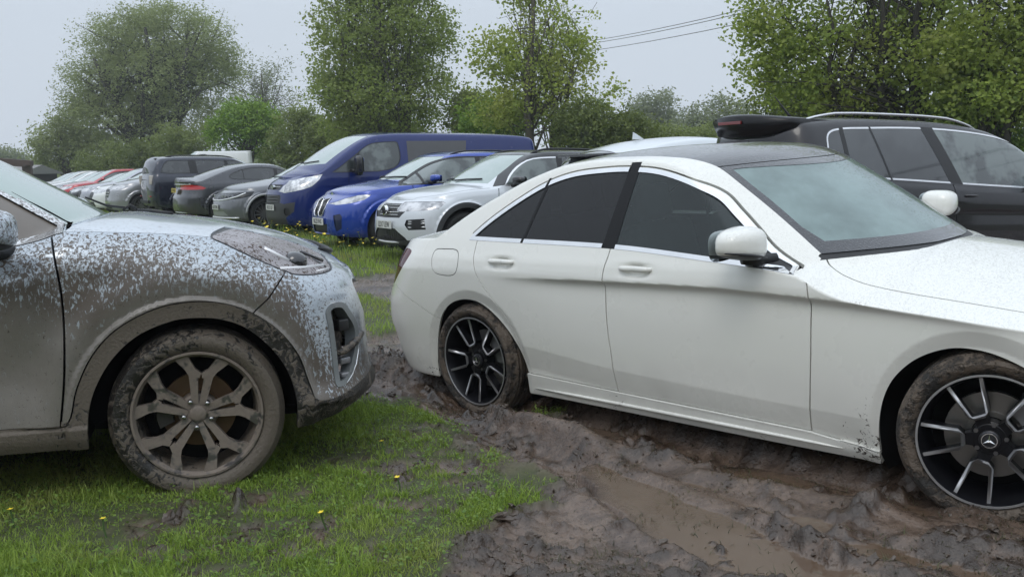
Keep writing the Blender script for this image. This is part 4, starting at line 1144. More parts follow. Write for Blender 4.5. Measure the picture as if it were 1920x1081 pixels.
    for x, sd, spn in ((0, 1, 40), (-2.67, -1, 25), (-2.67, 1, 10)): place_wheel(dup_tree(w0, root), root, x, .905 - .113, .3515, sd, 0, spn)
    return root, s
def spk_cap():
    k = 'spk_cap'
    if k not in _mats: _mats[k] = mud_paint('splashed_mirror_cap', (.50, .56, .62), .4, .25, .0, .3, spec=.45, film=0.0)
    return _mats[k]
# ------------------------------------------------------------------ field: grass, churned mud, puddles
def px_poly(P, z=-.03): return np.array([ground_at(a, b, z)[:2] for a, b in P])
def pip2(X, Y, poly):
    r = np.zeros(X.shape, bool); n = len(poly)
    for i in range(n):
        x0, y0 = poly[i]; x1, y1 = poly[(i + 1) % n]
        if y0 == y1: continue
        r ^= ((y0 > Y) != (y1 > Y)) & (X < (x1 - x0) * (Y - y0) / (y1 - y0) + x0)
    return r
def blur(A, k, n=2):
    for _ in range(n):
        for ax in (0, 1):
            c = np.cumsum(np.concatenate([np.repeat(A.take([0], ax), k + 1, ax), A, np.repeat(A.take([-1], ax), k, ax)], ax), ax)
            hi = c.take(np.arange(2 * k + 1, c.shape[ax]), ax); lo = c.take(np.arange(0, c.shape[ax] - 2 * k - 1), ax)
            A = (hi - lo) / (2 * k + 1)
    return A
class Raster:
    def __init__(s, x0, x1, y0, y1, d):
        s.x0, s.y0, s.d = x0, y0, d; s.X, s.Y = np.meshgrid(np.arange(x0, x1, d), np.arange(y0, y1, d), indexing='ij')
    def sample(s, A, x, y):
        fx = np.clip((x - s.x0) / s.d, 0, A.shape[0] - 1.001); fy = np.clip((y - s.y0) / s.d, 0, A.shape[1] - 1.001)
        i = fx.astype(int); j = fy.astype(int); u = fx - i; v = fy - j
        return (A[i, j] * (1 - u) + A[i + 1, j] * u) * (1 - v) + (A[i, j + 1] * (1 - u) + A[i + 1, j + 1] * u) * v
RS = Raster(-9, 14, 1.2, 17, .04)
_grassA = px_poly([(-900, 1500), (880, 1300), (872, 1081), (905, 1040), (980, 965), (1005, 905), (985, 872), (930, 850), (905, 812), (850, 790), (790, 770), (735, 742), (700, 748), (600, 770), (520, 700), (-600, 700)])
_grassB = px_poly([(560, 552), (640, 556), (705, 562), (748, 582), (756, 626), (705, 634), (640, 610), (560, 600)])
_farY = px_poly([(400, 500), (640, 498), (700, 503), (765, 512)])
_w = .16
_wx = RS.X + _w * fbm(RS.X * 1.6, RS.Y * 1.6, 4, 3); _wy = RS.Y + _w * fbm(RS.X * 1.6, RS.Y * 1.6, 4, 9)
_far_line = 10.9 + .10 * (RS.X + 2) + .35 * fbm(RS.X * .8, RS.Y * .8, 3, 21)
_g = pip2(_wx, _wy, _grassA) | pip2(_wx, _wy, _grassB) | (RS.Y > _far_line + 1.6)
_tuft = [[(1000, 900), (1060, 905), (1075, 950), (1025, 968), (990, 935)], [(905, 860), (960, 868), (965, 890), (915, 888)], [(1005, 770), (1050, 775), (1045, 795), (1000, 790)], [(1040, 1010), (1085, 1020), (1070, 1060), (1030, 1050)]]
for _q in _tuft: _g |= pip2(_wx, _wy, px_poly(_q))
_g |= (RS.X < -3.0) & (RS.Y < 8.0) | (RS.X < -2.2) & (RS.Y < 6.6)
GRASS_R = blur(_g.astype(float), 2, 2)
_pA = px_poly([(1135, 868), (1200, 846), (1300, 872), (1420, 892), (1560, 916), (1700, 935), (1800, 985), (2050, 1010), (2050, 1160), (1400, 1160), (1270, 1050), (1165, 945)])
_pB = px_poly([(1330, 900), (1450, 912), (1560, 945), (1500, 950), (1400, 930)])
_pC = px_poly([(960, 770), (1060, 790), (1160, 815), (1130, 830), (1000, 800)])
_pD = px_poly([(768, 718), (800, 712), (825, 735), (800, 745), (770, 736)])
PUD_R = blur((pip2(_wx, _wy, _pA) | pip2(_wx, _wy, _pB) | pip2(_wx, _wy, _pC) | pip2(_wx, _wy, _pD)).astype(float), 2, 2)
_thin = px_poly([(690, 790), (860, 800), (960, 850), (1010, 905), (985, 975), (860, 985), (740, 960), (660, 900), (660, 830)])
_thin2 = px_poly([(200, 930), (480, 900), (680, 930), (760, 1000), (900, 1100), (300, 1150), (100, 1040)])
THIN_R = blur(pip2(_wx, _wy, _thin).astype(float) + .8 * pip2(_wx, _wy, _thin2), 7, 2)
RIDGES = [(px_poly([(1175, 838), (1250, 862), (1320, 880), (1400, 888), (1470, 905), (1540, 916), (1620, 918), (1690, 930)]), .050, .042), (px_poly([(1430, 968), (1480, 990), (1530, 1025), (1570, 1050)]), .055, .042),
          (px_poly([(1575, 1005), (1610, 975), (1660, 945)]), .050, .040), (px_poly([(1330, 1010), (1370, 1040), (1430, 1075), (1480, 1110)]), .045, .036), (px_poly([(1030, 775), (1110, 800), (1200, 812), (1270, 838)]), .05, .035),
          (px_poly([(1690, 1020), (1780, 1030), (1850, 1015)]), .06, .03), (px_poly([(700, 690), (780, 720), (850, 760), (930, 790), (1010, 850)]), .07, .035)]
RUTS = [([(4.6, .9), (1.05, 4.35), (.2, 5.25), (-.9, 6.4), (-3, 8.6)], .16, .075), ([(3.0, .6), (1.75, 2.2), (.85, 3.3), (.1, 4.6), (-.75, 5.9), (-2.6, 8.0)], .15, .06),
        ([(-6, 10.6), (-1, 10.9), (1.5, 11.4)], .17, .09), ([(-6, 12.2), (-1, 12.1), (2, 12.5)], .17, .08)]
def rut_field(x, y):
    h = np.zeros_like(x)
    wx = x + .07 * fbm(x * 2.1, y * 2.1, 3, 51); wy = y + .07 * fbm(x * 2.1, y * 2.1, 3, 57)
    for pl, w, dep in RUTS:
        d = np.full(x.shape, 9.0); P = spline(pl, 6); sl = np.zeros_like(x); cum = 0.0
        for a, b in zip(P[:-1], P[1:]):
            v = b - a; L = math.sqrt(v @ v); t = np.clip(((wx - a[0]) * v[0] + (wy - a[1]) * v[1]) / (v @ v), 0, 1)
            dd = np.hypot(wx - a[0] - t * v[0], wy - a[1] - t * v[1]); k = dd < d
            sl = np.where(k, cum + t * L, sl); d = np.minimum(d, dd); cum += L
        tread = np.clip(np.sin((d + .01 * np.sin(sl * 9)) * 2 * pi / .044) * 1.6, -1, 1) * (d < w * .8) * sstep(-.1, .25, fbm(x * 1.7, y * 1.7, 2, 61))
        h += .008 * tread
        h += -dep * np.exp(-(d / w) ** 4) + dep * .75 * np.exp(-((d - w * 1.55) / (w * .42)) ** 2)
    return h
def cells(x, y, sc, seed):
    X = x * sc; Y = y * sc; ix = np.floor(X); iy = np.floor(Y); best = np.full(x.shape, 9.0); hh = np.zeros_like(x)
    for a in (-1, 0, 1):
        for b in (-1, 0, 1):
            cx = ix + a; cy = iy + b
            px = cx + .1 + .8 * _hash(cx, cy, seed); py = cy + .1 + .8 * _hash(cx, cy, seed + 5); sz = _hash(cx, cy, seed + 9)
            d = np.hypot(X - px, (Y - py) * 1.15); k = np.clip(1 - (d / (.25 + .42 * sz)) ** 2.4, 0, 1) * sz
            hh = np.maximum(hh, k)
    return hh / sc
WHEELS = [(-.16, 5.62, .06, -.10), (1.72, 3.62, .02, -.02), (.85, 6.75, .0, -.03), (2.9, 4.7, .03, 0), (-1.3, 4.05, -.02, .0)]
def ground_fields(x, y):
    near = (x > -8.9) & (x < 13.9) & (y > 1.3) & (y < 16.9)
    g = np.ones_like(x); p = np.zeros_like(x); th = np.zeros_like(x)
    g[near] = RS.sample(GRASS_R, x[near], y[near]); p[near] = RS.sample(PUD_R, x[near], y[near]); th[near] = RS.sample(THIN_R, x[near], y[near])
    n1 = fbm(x * 3.1, y * 3.1, 4, 5); n2 = fbm(x * 9, y * 9, 4, 15, .55)
    grass = np.clip(g + (n1 * .6 + n2 * .5) * (g > .02) * (g < .98) - th * (.30 + .95 * (.5 + n2) * (.5 + 1.2 * n1 + .3)), 0, 1)
    mud = 1 - sstep(.28, .62, grass)
    # relief
    ra, rb = (x + y) * .7071, (x - y) * .7071              # across and along the wheel tracks
    lump = fbm(x * 1.1, y * 1.1, 3, 31) * .05
    r1 = 1 - np.abs(fbm(ra * 5.2 + .5 * n1, rb * 2.6, 4, 33, .55)) * 2.2; r2 = fbm(x * 13, y * 13, 4, 35, .6); r3 = fbm(x * 34, y * 34, 3, 37, .6)
    rough = np.clip(sstep(-.05, .35, fbm(x * 1.4 + 3, y * 1.4, 3, 47)) , 0, 1)
    churn = (.026 * np.clip(r1, -.5, 1) + .026 * r2 + .015 * r3) * (.22 + .78 * rough)
    clod = np.clip(fbm(x * 7.5, y * 7.5, 3, 39, .6) - .12, 0, 1) * .16
    soft = sstep(.15, .5, fbm(x * .9, y * .9, 2, 41) + .25)                # places squeezed smooth
    dens = sstep(-.12, .28, fbm(x * 1.4 + 3, y * 1.4, 3, 47)); jx = x + .03 * r2; jy = y + .03 * r3
    lumps = np.zeros_like(x); nearm = (y < 16) & (np.abs(x) < 9)
    lumps[nearm] = (cells(jx[nearm], jy[nearm], 9, 3) * .55 + cells(jx[nearm], jy[nearm], 19, 13) * .6 + cells(jx[nearm], jy[nearm], 42, 23) * .5)
    clod = clod * .5 + lumps * dens * 1.15
    rid = np.zeros_like(x)
    nr = (y < 9) & (np.abs(x) < 5); qx = x[nr] + .05 * fbm(x[nr] * 6, y[nr] * 6, 3, 63); qy = y[nr] + .05 * fbm(x[nr] * 6, y[nr] * 6, 3, 65); acc = np.zeros_like(qx)
    for pl, w_, hh in RIDGES:
        d = np.full(qx.shape, 9.0)
        for a, b in zip(pl[:-1], pl[1:]):
            v = b - a; t = np.clip(((qx - a[0]) * v[0] + (qy - a[1]) * v[1]) / (v @ v), 0, 1); d = np.minimum(d, np.hypot(qx - a[0] - t * v[0], qy - a[1] - t * v[1]))
        acc = np.maximum(acc, hh * np.exp(-(d / w_) ** 2) * np.clip(.55 + 1.3 * fbm(qx * 9, qy * 9, 3, 67), .1, 1.5))
    rid[nr] = acc
    churn = churn * (1 + 9 * rid); clod = clod + lumps * np.clip(rid * 22, 0, 1) * .9
    m_h = rid + lump * .7 + rut_field(x, y) + (churn * .8 + clod * 1.1) * (.35 + .65 * soft) - .035
    g_h = lump * .5 + .018 * fbm(x * 3, y * 3, 3, 43) + .008 * r2
    h = g_h * (1 - mud) + m_h * mud
    h = h + .02 * np.exp(-((mud - .5) / .22) ** 2) * (g < .99)
    for wx, wy, dz, lv in WHEELS:
        d = np.hypot(x - wx, y - wy); k = np.exp(-(d / .30) ** 2)
        h = h * (1 - k) + (lv + (churn * 1.1 + clod * .5) * mud) * k
        h = h + .05 * np.exp(-((d - .36) / .09) ** 2) * mud * (.4 + .9 * np.clip(n1 + .3, 0, 1)) * (dz >= 0)
    lvl = -.047
    pool = sstep(.25, .8, p + .30 * n1 * (p > .05)) * mud
    und = fbm(ra * 3.0 + .2 * n1, rb * .95, 3, 87)
    raw = h * (1 - .30 * pool) + pool * (.55 * rid - .030 + .055 * und)
    water = pool * sstep(lvl + .004, lvl - .004, raw); wet = water
    h = np.where(pool > .02, np.maximum(raw, lvl), h)
    fade = sstep(60, 25, y)
    return h * fade, mud, water, grass, np.clip(clod * 28, 0, 1) * mud * (1 - wet)
def axis(a, b, d, lo, hi, g):
    c = list(np.arange(a, b, d)); l = []; s = d; v = a
    while v > lo: s *= g; v -= s; l.append(v)
    r = []; s = d; v = c[-1]
    while v < hi: s *= g; v += s; r.append(v)
    return np.array(l[::-1] + c + r)
def build_ground():
    xs = axis(-2.6, 3.6, .0105, -900, 900, 1.055); ys = axis(2.0, 6.9, .0105, -60, 1500, 1.040)
    X, Y = np.meshgrid(xs, ys, indexing='ij'); x = X.ravel(); y = Y.ravel()
    h, mud, water, grass, clod = ground_fields(x, y)
    nx, ny = len(xs), len(ys)
    i, j = np.meshgrid(np.arange(nx - 1), np.arange(ny - 1), indexing='ij'); i = i.ravel(); j = j.ravel()
    F = np.stack([i * ny + j, (i + 1) * ny + j, (i + 1) * ny + j + 1, i * ny + j + 1], -1)
    me = mesh_np('ground', np.stack([x, y, h], -1), F)
    for nm, a in (('mud', mud), ('water', water), ('clod', clod)):
        at = me.attributes.new(nm, 'FLOAT', 'POINT'); at.data.foreach_set('value', a.astype(np.float32))
    b = NB('field_soil'); v = b.coord(); mu = b.attr('mud'); wa = b.attr('water')
    n1 = b.noise(v, 2.2, 5, .6); n2 = b.noise(v, 17, 5, .65); n3 = b.noise(v, 75, 4, .65)
    mudc = b.mix(b.ramp(b.math('ADD', n1, b.math('MULTIPLY', b.math('SUBTRACT', n2, .5), .8)), .3, .72), (.056, .036, .025), (.150, .106, .079))
    mudc = b.mix(b.math('MULTIPLY', b.attr('clod'), b.mixf(n2, .5, 1.0)), mudc, (.020, .014, .010)); mudc = b.mix(b.ramp(n3, .58, .70), mudc, (.020, .014, .010))
    turf = b.mix(n2, (.030, .040, .012), (.070, .078, .028))
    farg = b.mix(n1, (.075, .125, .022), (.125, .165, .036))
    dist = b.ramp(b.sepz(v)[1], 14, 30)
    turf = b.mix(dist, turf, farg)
    pud = b.mix(b.noise(v, 5, 3), (.085, .055, .036), (.135, .094, .065))
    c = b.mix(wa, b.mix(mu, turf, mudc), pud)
    gloss = b.ramp(b.math('ADD', n1, b.math('MULTIPLY', n2, .4)), .35, .95, .08, .34)
    ro = b.mixf(wa, b.mixf(mu, .85, gloss), .04)
    p = b.pr(Base_Color=c, Roughness=ro); p.inputs['Specular IOR Level'].default_value = .55
    hb = b.math('MULTIPLY', b.math('ADD', n3, b.math('MULTIPLY', n2, 1.2)), b.math('SUBTRACT', 1.0, b.math('MULTIPLY', wa, .97)))
    b.l(b.bump(hb, b.mixf(b.attr('clod'), .30, .9) if False else .55, .009), p.inputs['Normal'])
    o = newobj('ground', me, b.done(p)); tag(o, 'muddy field with puddles and worn grass', kind='structure')
def blades(name, x, y, hgt, wid, rng, lean=.55, seg=3, tint=None):
    n = len(x); z = ground_fields(x, y)[0] - .004
    az = rng.uniform(0, 2 * pi, n); le = rng.uniform(.1, 1, n) * lean * hgt
    dx, dy = np.cos(az), np.sin(az); wx, wy = -np.sin(az + rng.normal(0, .6, n)), np.cos(az + rng.normal(0, .6, n))
    V = []
    ts = (0, .38, .74)[:seg] + (1.0,)
    rows = []
    for k, t in enumerate(ts):
        cx = x + dx * le * t ** 1.8; cy = y + dy * le * t ** 1.8; cz = z + hgt * (t - .22 * lean * t * t)
        w = wid * (1 - t ** 1.6) * .5
        if t < 1: rows += [np.stack([cx - wx * w, cy - wy * w, cz], -1), np.stack([cx + wx * w, cy + wy * w, cz], -1)]
        else: rows += [np.stack([cx, cy, cz], -1)]
    m = len(rows); V = np.stack(rows, 1).reshape(-1, 3); o = np.arange(n)[:, None] * m
    quads = np.concatenate([o + np.array([[2 * k, 2 * k + 1, 2 * k + 3, 2 * k + 2]]) for k in range(seg - 1)]) if seg > 1 else np.zeros((0, 4), int)
    tri = o + np.array([[m - 3, m - 2, m - 1]])
    tq = tint if tint is not None else rng.uniform(0, 1, n)
    return V, quads, tri, np.repeat(tq, m)
def mesh_mixed(name, V, quads, tris, tint):
    me = bpy.data.meshes.new(name); nq, nt = len(quads), len(tris)
    me.vertices.add(len(V)); me.vertices.foreach_set('co', V.astype(np.float32).ravel())
    me.loops.add(nq * 4 + nt * 3); me.loops.foreach_set('vertex_index', np.concatenate([quads.ravel(), tris.ravel()]).astype(np.int32))
    me.polygons.add(nq + nt); me.polygons.foreach_set('loop_start', np.concatenate([np.arange(nq) * 4, nq * 4 + np.arange(nt) * 3]).astype(np.int32))
    me.update(calc_edges=True)
    at = me.attributes.new('tint', 'FLOAT', 'POINT'); at.data.foreach_set('value', tint.astype(np.float32))
    me.polygons.foreach_set('use_smooth', np.ones(nq + nt, bool)); me.update()
    return me
def leaf_mat(name, c0, c1, c2=None, trans=.35, rough=.5):
    k = ('leaf', name)
    if k in _mats: return _mats[k]
    b = NB(name); t = b.attr('tint'); v = b.coord(); n = b.noise(v, .55, 3, .6)
    c = b.mix(t, c0, c1)
    if c2: c = b.mix(b.ramp(n, .45, .68), c, c2)
    p = b.pr(Base_Color=c, Roughness=rough); p.inputs['Specular IOR Level'].default_value = .35
    tr = b.n('ShaderNodeBsdfTranslucent'); b.l(b.mix(.5, c, tuple(min(1, x * 1.6) for x in c1)), tr.inputs[0])
    m = b.n('ShaderNodeMixShader'); m.inputs[0].default_value = trans; b.l(p.outputs[0], m.inputs[1]); b.l(tr.outputs[0], m.inputs[2])
    _mats[k] = b.done(m); return _mats[k]
def build_grass():
    rng = np.random.default_rng(4)
    parts = []
    def zone(n, x0, x1, y0, y1, h0, h1, w, lean, thr=.55, seg=3):
        x = rng.uniform(x0, x1, n); y = rng.uniform(y0, y1, n)
        # keep what the camera could see, with a wide margin for a step to the side
        keep = np.abs(x) < 1.0 * y + 1.2
        x, y = x[keep], y[keep]
        g = ground_fields(x, y)[3]; cl = fbm(x * 2.3, y * 2.3, 3, 71)
        k = rng.uniform(0, 1, len(x)) < sstep(thr - .25, thr + .25, g + .35 * cl) * (.42 + .58 * sstep(-.22, .22, cl))
        x, y, cl, g = x[k], y[k], cl[k], g[k]
        hh = rng.uniform(h0, h1, len(x)) * (.65 + .9 * np.clip(cl + .35, 0, 1)) * (.45 + .55 * g)
        parts.append(blades('g', x, y, hh, w * rng.uniform(.6, 1.4, len(x)), rng, lean, seg))
    zone(400000, -3.6, 1.2, 1.9, 5.6, .014, .042, .0036, 1.1)
    zone(52000, -3.6, .9, 2.0, 5.4, .035, .085, .0038, .9)
    zone(70000, -6, 2, 5.4, 11, .03, .08, .006, .8, seg=2)
    zone(120000, -14, 3, 11, 22, .05, .13, .011, .7, seg=2)
    zone(70000, -34, 6, 22, 60, .08, .2, .03, .7, seg=2)
    off = 0; VV, QQ, TT, tt = [], [], [], []
    for V, q, t, ti in parts:
        VV.append(V); QQ.append(q + off); TT.append(t + off); tt.append(ti); off += len(V)
    me = mesh_mixed('grass', np.concatenate(VV), np.concatenate(QQ), np.concatenate(TT), np.concatenate(tt))
    o = newobj('grass', me, leaf_mat('grass_blades', (.095, .170, .024), (.31, .42, .07), (.29, .29, .09))); tag(o, 'short wet grass growing over the field', kind='stuff')
    # broad leaved weeds and clover between the blades
    n = 36000; x = rng.uniform(-3.4, 1.0, n); y = rng.uniform(2.0, 6.0, n); g = ground_fields(x, y)[3]; cl = fbm(x * 3.3, y * 3.3, 3, 81)
    k = (g + .5 * cl > .52) & (cl > -.14); x, y = x[k], y[k]; n = len(x); z = ground_fields(x, y)[0] + rng.uniform(.012, .045, n)
    a = rng.uniform(0, 2 * pi, n); s = rng.uniform(.004, .010, n); t1 = rng.normal(0, .35, (n, 2))
    u = np.stack([np.cos(a), np.sin(a), t1[:, 0]], -1); w = np.stack([-np.sin(a), np.cos(a), t1[:, 1]], -1); c = np.stack([x, y, z], -1)
    V = np.stack([c - u * s[:, None], c - w * s[:, None] * .8 + u * .1 * s[:, None], c + u * s[:, None], c + w * s[:, None] * .8 + u * .1 * s[:, None]], 1).reshape(-1, 3)
    me = mesh_mixed('clover', V, np.arange(n * 4).reshape(-1, 4), np.zeros((0, 3), int), np.repeat(rng.uniform(0, 1, n), 4))
    o = newobj('clover', me, leaf_mat('clover_leaf', (.075, .145, .025), (.20, .29, .055))); tag(o, 'clover and small weeds among the grass', kind='stuff')
    # flattened straw-like scraps pressed into the mud
    n = 42000; x = rng.uniform(-1.8, 3.2, n); y = rng.uniform(2.0, 7.0, n); m = ground_fields(x, y)[1]; cl = fbm(x * 2.6, y * 2.6, 3, 91)
    k = (m > .3) & (cl + rng.normal(0, .12, len(x)) > .10); x, y = x[k], y[k]
    V, q, t, ti = blades('s', x, y, rng.uniform(.012, .042, len(x)), .0036 * np.ones(len(x)), rng, 2.2)
    o = newobj('trampled_grass', mesh_mixed('trampled_grass', V, q, t, ti), leaf_mat('trampled', (.025, .025, .012), (.10, .10, .045))); tag(o, 'torn grass trampled into the mud', kind='stuff')
def build_clods():
    rng = np.random.default_rng(77)
    bm = bmesh.new(); bmesh.ops.create_icosphere(bm, subdivisions=2, radius=1.0); B2 = np.array([v.co[:] for v in bm.verts]); F2 = np.array([[v.index for v in f.verts] for f in bm.faces]); bm.free()
    bm = bmesh.new(); bmesh.ops.create_icosphere(bm, subdivisions=1, radius=1.0); B1 = np.array([v.co[:] for v in bm.verts]); F1 = np.array([[v.index for v in f.verts] for f in bm.faces]); bm.free()
    VV, FF, off = [], [], 0
    for B, F, n, s0, s1, thr in ((B2, F2, 5200, .007, .024, .06), (B1, F1, 34000, .003, .009, -.05)):
        x = rng.uniform(-2.6, 3.6, n); y = rng.uniform(1.9, 8.5, n); f = ground_fields(x, y)
        d = fbm(x * 1.4 + 3, y * 1.4, 3, 47) + .5 * fbm(x * 5, y * 5, 2, 48)
        k = (f[1] > .45) & (f[2] < .02) & (d + rng.normal(0, .10, n) > thr)
        x, y, z = x[k], y[k], f[0][k]; n = len(x)
        s = s0 + (s1 - s0) * rng.uniform(0, 1, n) ** 2.6
        a = rng.uniform(0, 2 * pi, n); sx = s * rng.uniform(.8, 1.7, n); sy = s * rng.uniform(.6, 1.1, n); sz = s * rng.uniform(.4, .85, n)
        P = B[None] * (1 + .30 * rng.normal(size=(n, len(B), 1)))
        P = P * np.stack([sx, sy, sz], -1)[:, None]
        c, q = np.cos(a)[:, None], np.sin(a)[:, None]; tl = rng.normal(0, .35, n)[:, None]
        X = P[..., 0] * c - P[..., 1] * q; Y = P[..., 0] * q + P[..., 1] * c; Z = P[..., 2] + P[..., 0] * tl
        VV.append(np.stack([X + x[:, None], Y + y[:, None], Z + z[:, None] + sz[:, None] * .25], -1).reshape(-1, 3))
        FF.append((np.arange(n)[:, None, None] * len(B) + F[None] + off).reshape(-1, 3)); off += n * len(B)
    me = mesh_np('mud_clods', np.concatenate(VV), np.concatenate(FF), smooth=False)
    b = NB('clod_mud'); v = b.coord(); n1 = b.noise(v, 9, 4, .6); n2 = b.noise(v, 120, 3, .6)
    p = b.pr(Base_Color=b.mix(n1, (.030, .021, .015), (.11, .082, .062)), Roughness=b.mixf(n2, .22, .6)); p.inputs['Specular IOR Level'].default_value = .55; b.l(b.bump(n2, .6, .004), p.inputs['Normal'])
    tag(newobj('mud_clods', me, b.done(p)), 'wet clods thrown up in the churned mud', kind='stuff')
def build_flowers():
    rng = np.random.default_rng(11)
    def make(h, r):
        m = MB(); m.tube([(0, 0, -.01), (.004, 0, h * .5), (.0, .004, h)], .0018 if r < .013 else .0035, 5, False)
        nb = len(m.F)
        for k in range(5):
            a = 2 * pi * k / 5; ca, sa = cos(a), sin(a); cb, sb = cos(a + .62), sin(a + .62); cc, sc_ = cos(a - .62), sin(a - .62)
            m.add([(0, .004, h), (.7 * r * cc, .7 * r * sc_ + .004, h + .35 * r), (r * ca, r * sa + .004, h + .5 * r), (.7 * r * cb, .7 * r * sb + .004, h + .35 * r)], [(0, 1, 2, 3)])
        me = bpy.data.meshes.new('buttercup'); me.from_pydata(m.V, [], m.F)
        me.materials.append(plain('flower_stem', (.06, .11, .03), .6)); me.materials.append(plain('buttercup_petal', (.80, .62, .04), .35))
        me.polygons.foreach_set('material_index', [0] * nb + [1] * 5); me.update(); return me
    small, big = make(.07, .013), make(.24, .024)
    spots = []
    for px, py in ((425, 880), (200, 1005), (27, 992), (722, 852), (750, 927), (612, 985)): g = ground_at(px, py); spots.append((g[0], g[1], small, 1.0))
    while len(spots) < 285:
        u = rng.uniform()
        if u < .62: px, py = rng.uniform(430, 770), rng.normal(448, 14)
        elif u < .85: px, py = rng.uniform(160, 480), 385 + (rng.uniform() - .3) * 30
        else: px, py = rng.uniform(560, 760), rng.uniform(455, 500)
        if py < 384: continue
        g = ground_at(px, py)
        if g[1] < 10 or fbm(np.array([g[0] * .7]), np.array([g[1] * .7]), 3, 77)[0] < rng.uniform(-.35, .15): continue
        spots.append((g[0], g[1], big, rng.uniform(.7, 1.5)))
    for x, y, me, s in spots:
        z = float(ground_fields(np.array([x]), np.array([y]))[0][0])
        o = bpy.data.objects.new('buttercup', me); COL.objects.link(o); o.location = (x, y, z); o.rotation_euler = (rng.normal(0, .2), rng.normal(0, .2), rng.uniform(0, 6.28)); o.scale = (s, s, s)
        tag(o, 'yellow buttercup on a thin stem in the grass', 'flower', 'buttercups in the grass')
# ------------------------------------------------------------------ trees, bushes, wires, shelter
def leaf_cloud(C, size, rng, aspect=.6, droop=0.0):
    n = len(C); d = rng.normal(size=(n, 3)); d[:, 2] = d[:, 2] * .7 - droop; d /= np.linalg.norm(d, axis=1, keepdims=True)
    e = np.cross(d, rng.normal(size=(n, 3))); e /= np.maximum(np.linalg.norm(e, axis=1, keepdims=True), 1e-6)
    s = (size * rng.uniform(.6, 1.35, n))[:, None]
    return np.stack([C - d * s * .5, C + e * s * .5 * aspect - d * s * .05, C + d * s * .5, C - e * s * .5 * aspect - d * s * .05], 1).reshape(-1, 3)
def crown_points(blobs, n, rng, clump=.35, shell=.55, gap=.35, per=26):
    """leaf positions gathered in twig-sized clumps; blobs = ellipsoids (cx,cy,cz,rx,ry,rz)"""
    B = np.array(blobs, float); vol = B[:, 3] * B[:, 4] * B[:, 5]; nc = max(int(n / per), 8)
    pick = rng.choice(len(B), nc, p=vol ** .8 / np.sum(vol ** .8))
    d = rng.normal(size=(nc, 3)); d /= np.linalg.norm(d, axis=1, keepdims=True)
    r = rng.uniform(0, 1, nc) ** (1 / (3 - 1.6 * (1 - shell)))
    r = np.where(rng.uniform(size=nc) < shell, 1 - .30 * rng.uniform(size=nc) ** 1.3, r)
    C = B[pick, :3] + d * r[:, None] * B[pick, 3:] * (1 + .12 * rng.normal(size=(nc, 1)))
    # leave holes
    k = fbm(C[:, 0] * .55 + C[:, 1] * .31, C[:, 2] * .55 - C[:, 1] * .2, 3, int(rng.integers(1000))) > rng.uniform(-.5, -.5 + gap * 1.4, nc)
    C = C[k]; tint = np.clip(rng.normal(.45, .22, len(C)), 0, 1)
    cnt = rng.integers(int(per * .5), int(per * 1.6), len(C)); idx = np.repeat(np.arange(len(C)), cnt)
    P = C[idx] + rng.normal(size=(len(idx), 3)) * clump * np.array([1, 1, .75]) * rng.uniform(.5, 1.2, len(C))[idx][:, None]
    return P, np.clip(tint[idx] + rng.normal(0, .12, len(idx)), 0, 1), C
def limbs(m, base, top, r0, targets, rng, bend=.15, fr=(.2, .85), rmin=.02, sub=2):
    base = np.array(base, float); top = np.array(top, float); ax = top - base; L = np.linalg.norm(ax)
    pts = [base + ax * t + np.array([rng.normal(0, .012 * L), rng.normal(0, .012 * L), 0]) * (t > 0) for t in np.linspace(0, 1, 7)]
    m.tube(pts, [r0 * (1 - .85 * t) + rmin * .5 for t in np.linspace(0, 1, 7)], 8)
    for tg in targets:
        tg = np.array(tg); f = rng.uniform(*fr); hmax = np.clip((tg[2] - base[2]) / max(ax[2], .1) * .75, fr[0] * .5, fr[1]); f = min(f, hmax)
        s = base + ax * f; d = tg - s; l = np.linalg.norm(d)
        mid = s + d * .5 + np.array([rng.normal(0, bend * l * .4), rng.normal(0, bend * l * .4), bend * l * .5])
        r = max(r0 * (1 - .8 * f) * .42 * min(1, l / (.35 * L)), rmin)
        m.tube([s, (s + mid) / 2 + np.array([0, 0, .02 * l]), mid, (mid + tg) / 2, tg], [r, r * .8, r * .6, r * .42, rmin * .5], 6)
        for _ in range(sub):
            q = mid + (tg - mid) * rng.uniform(0, .6); e = q + rng.normal(size=3) * l * .12 + np.array([0, 0, .10 * l]); m.tube([q, (q + e) / 2 + rng.normal(size=3) * .03 * l, e], [r * .4, r * .3, rmin * .4], 5)
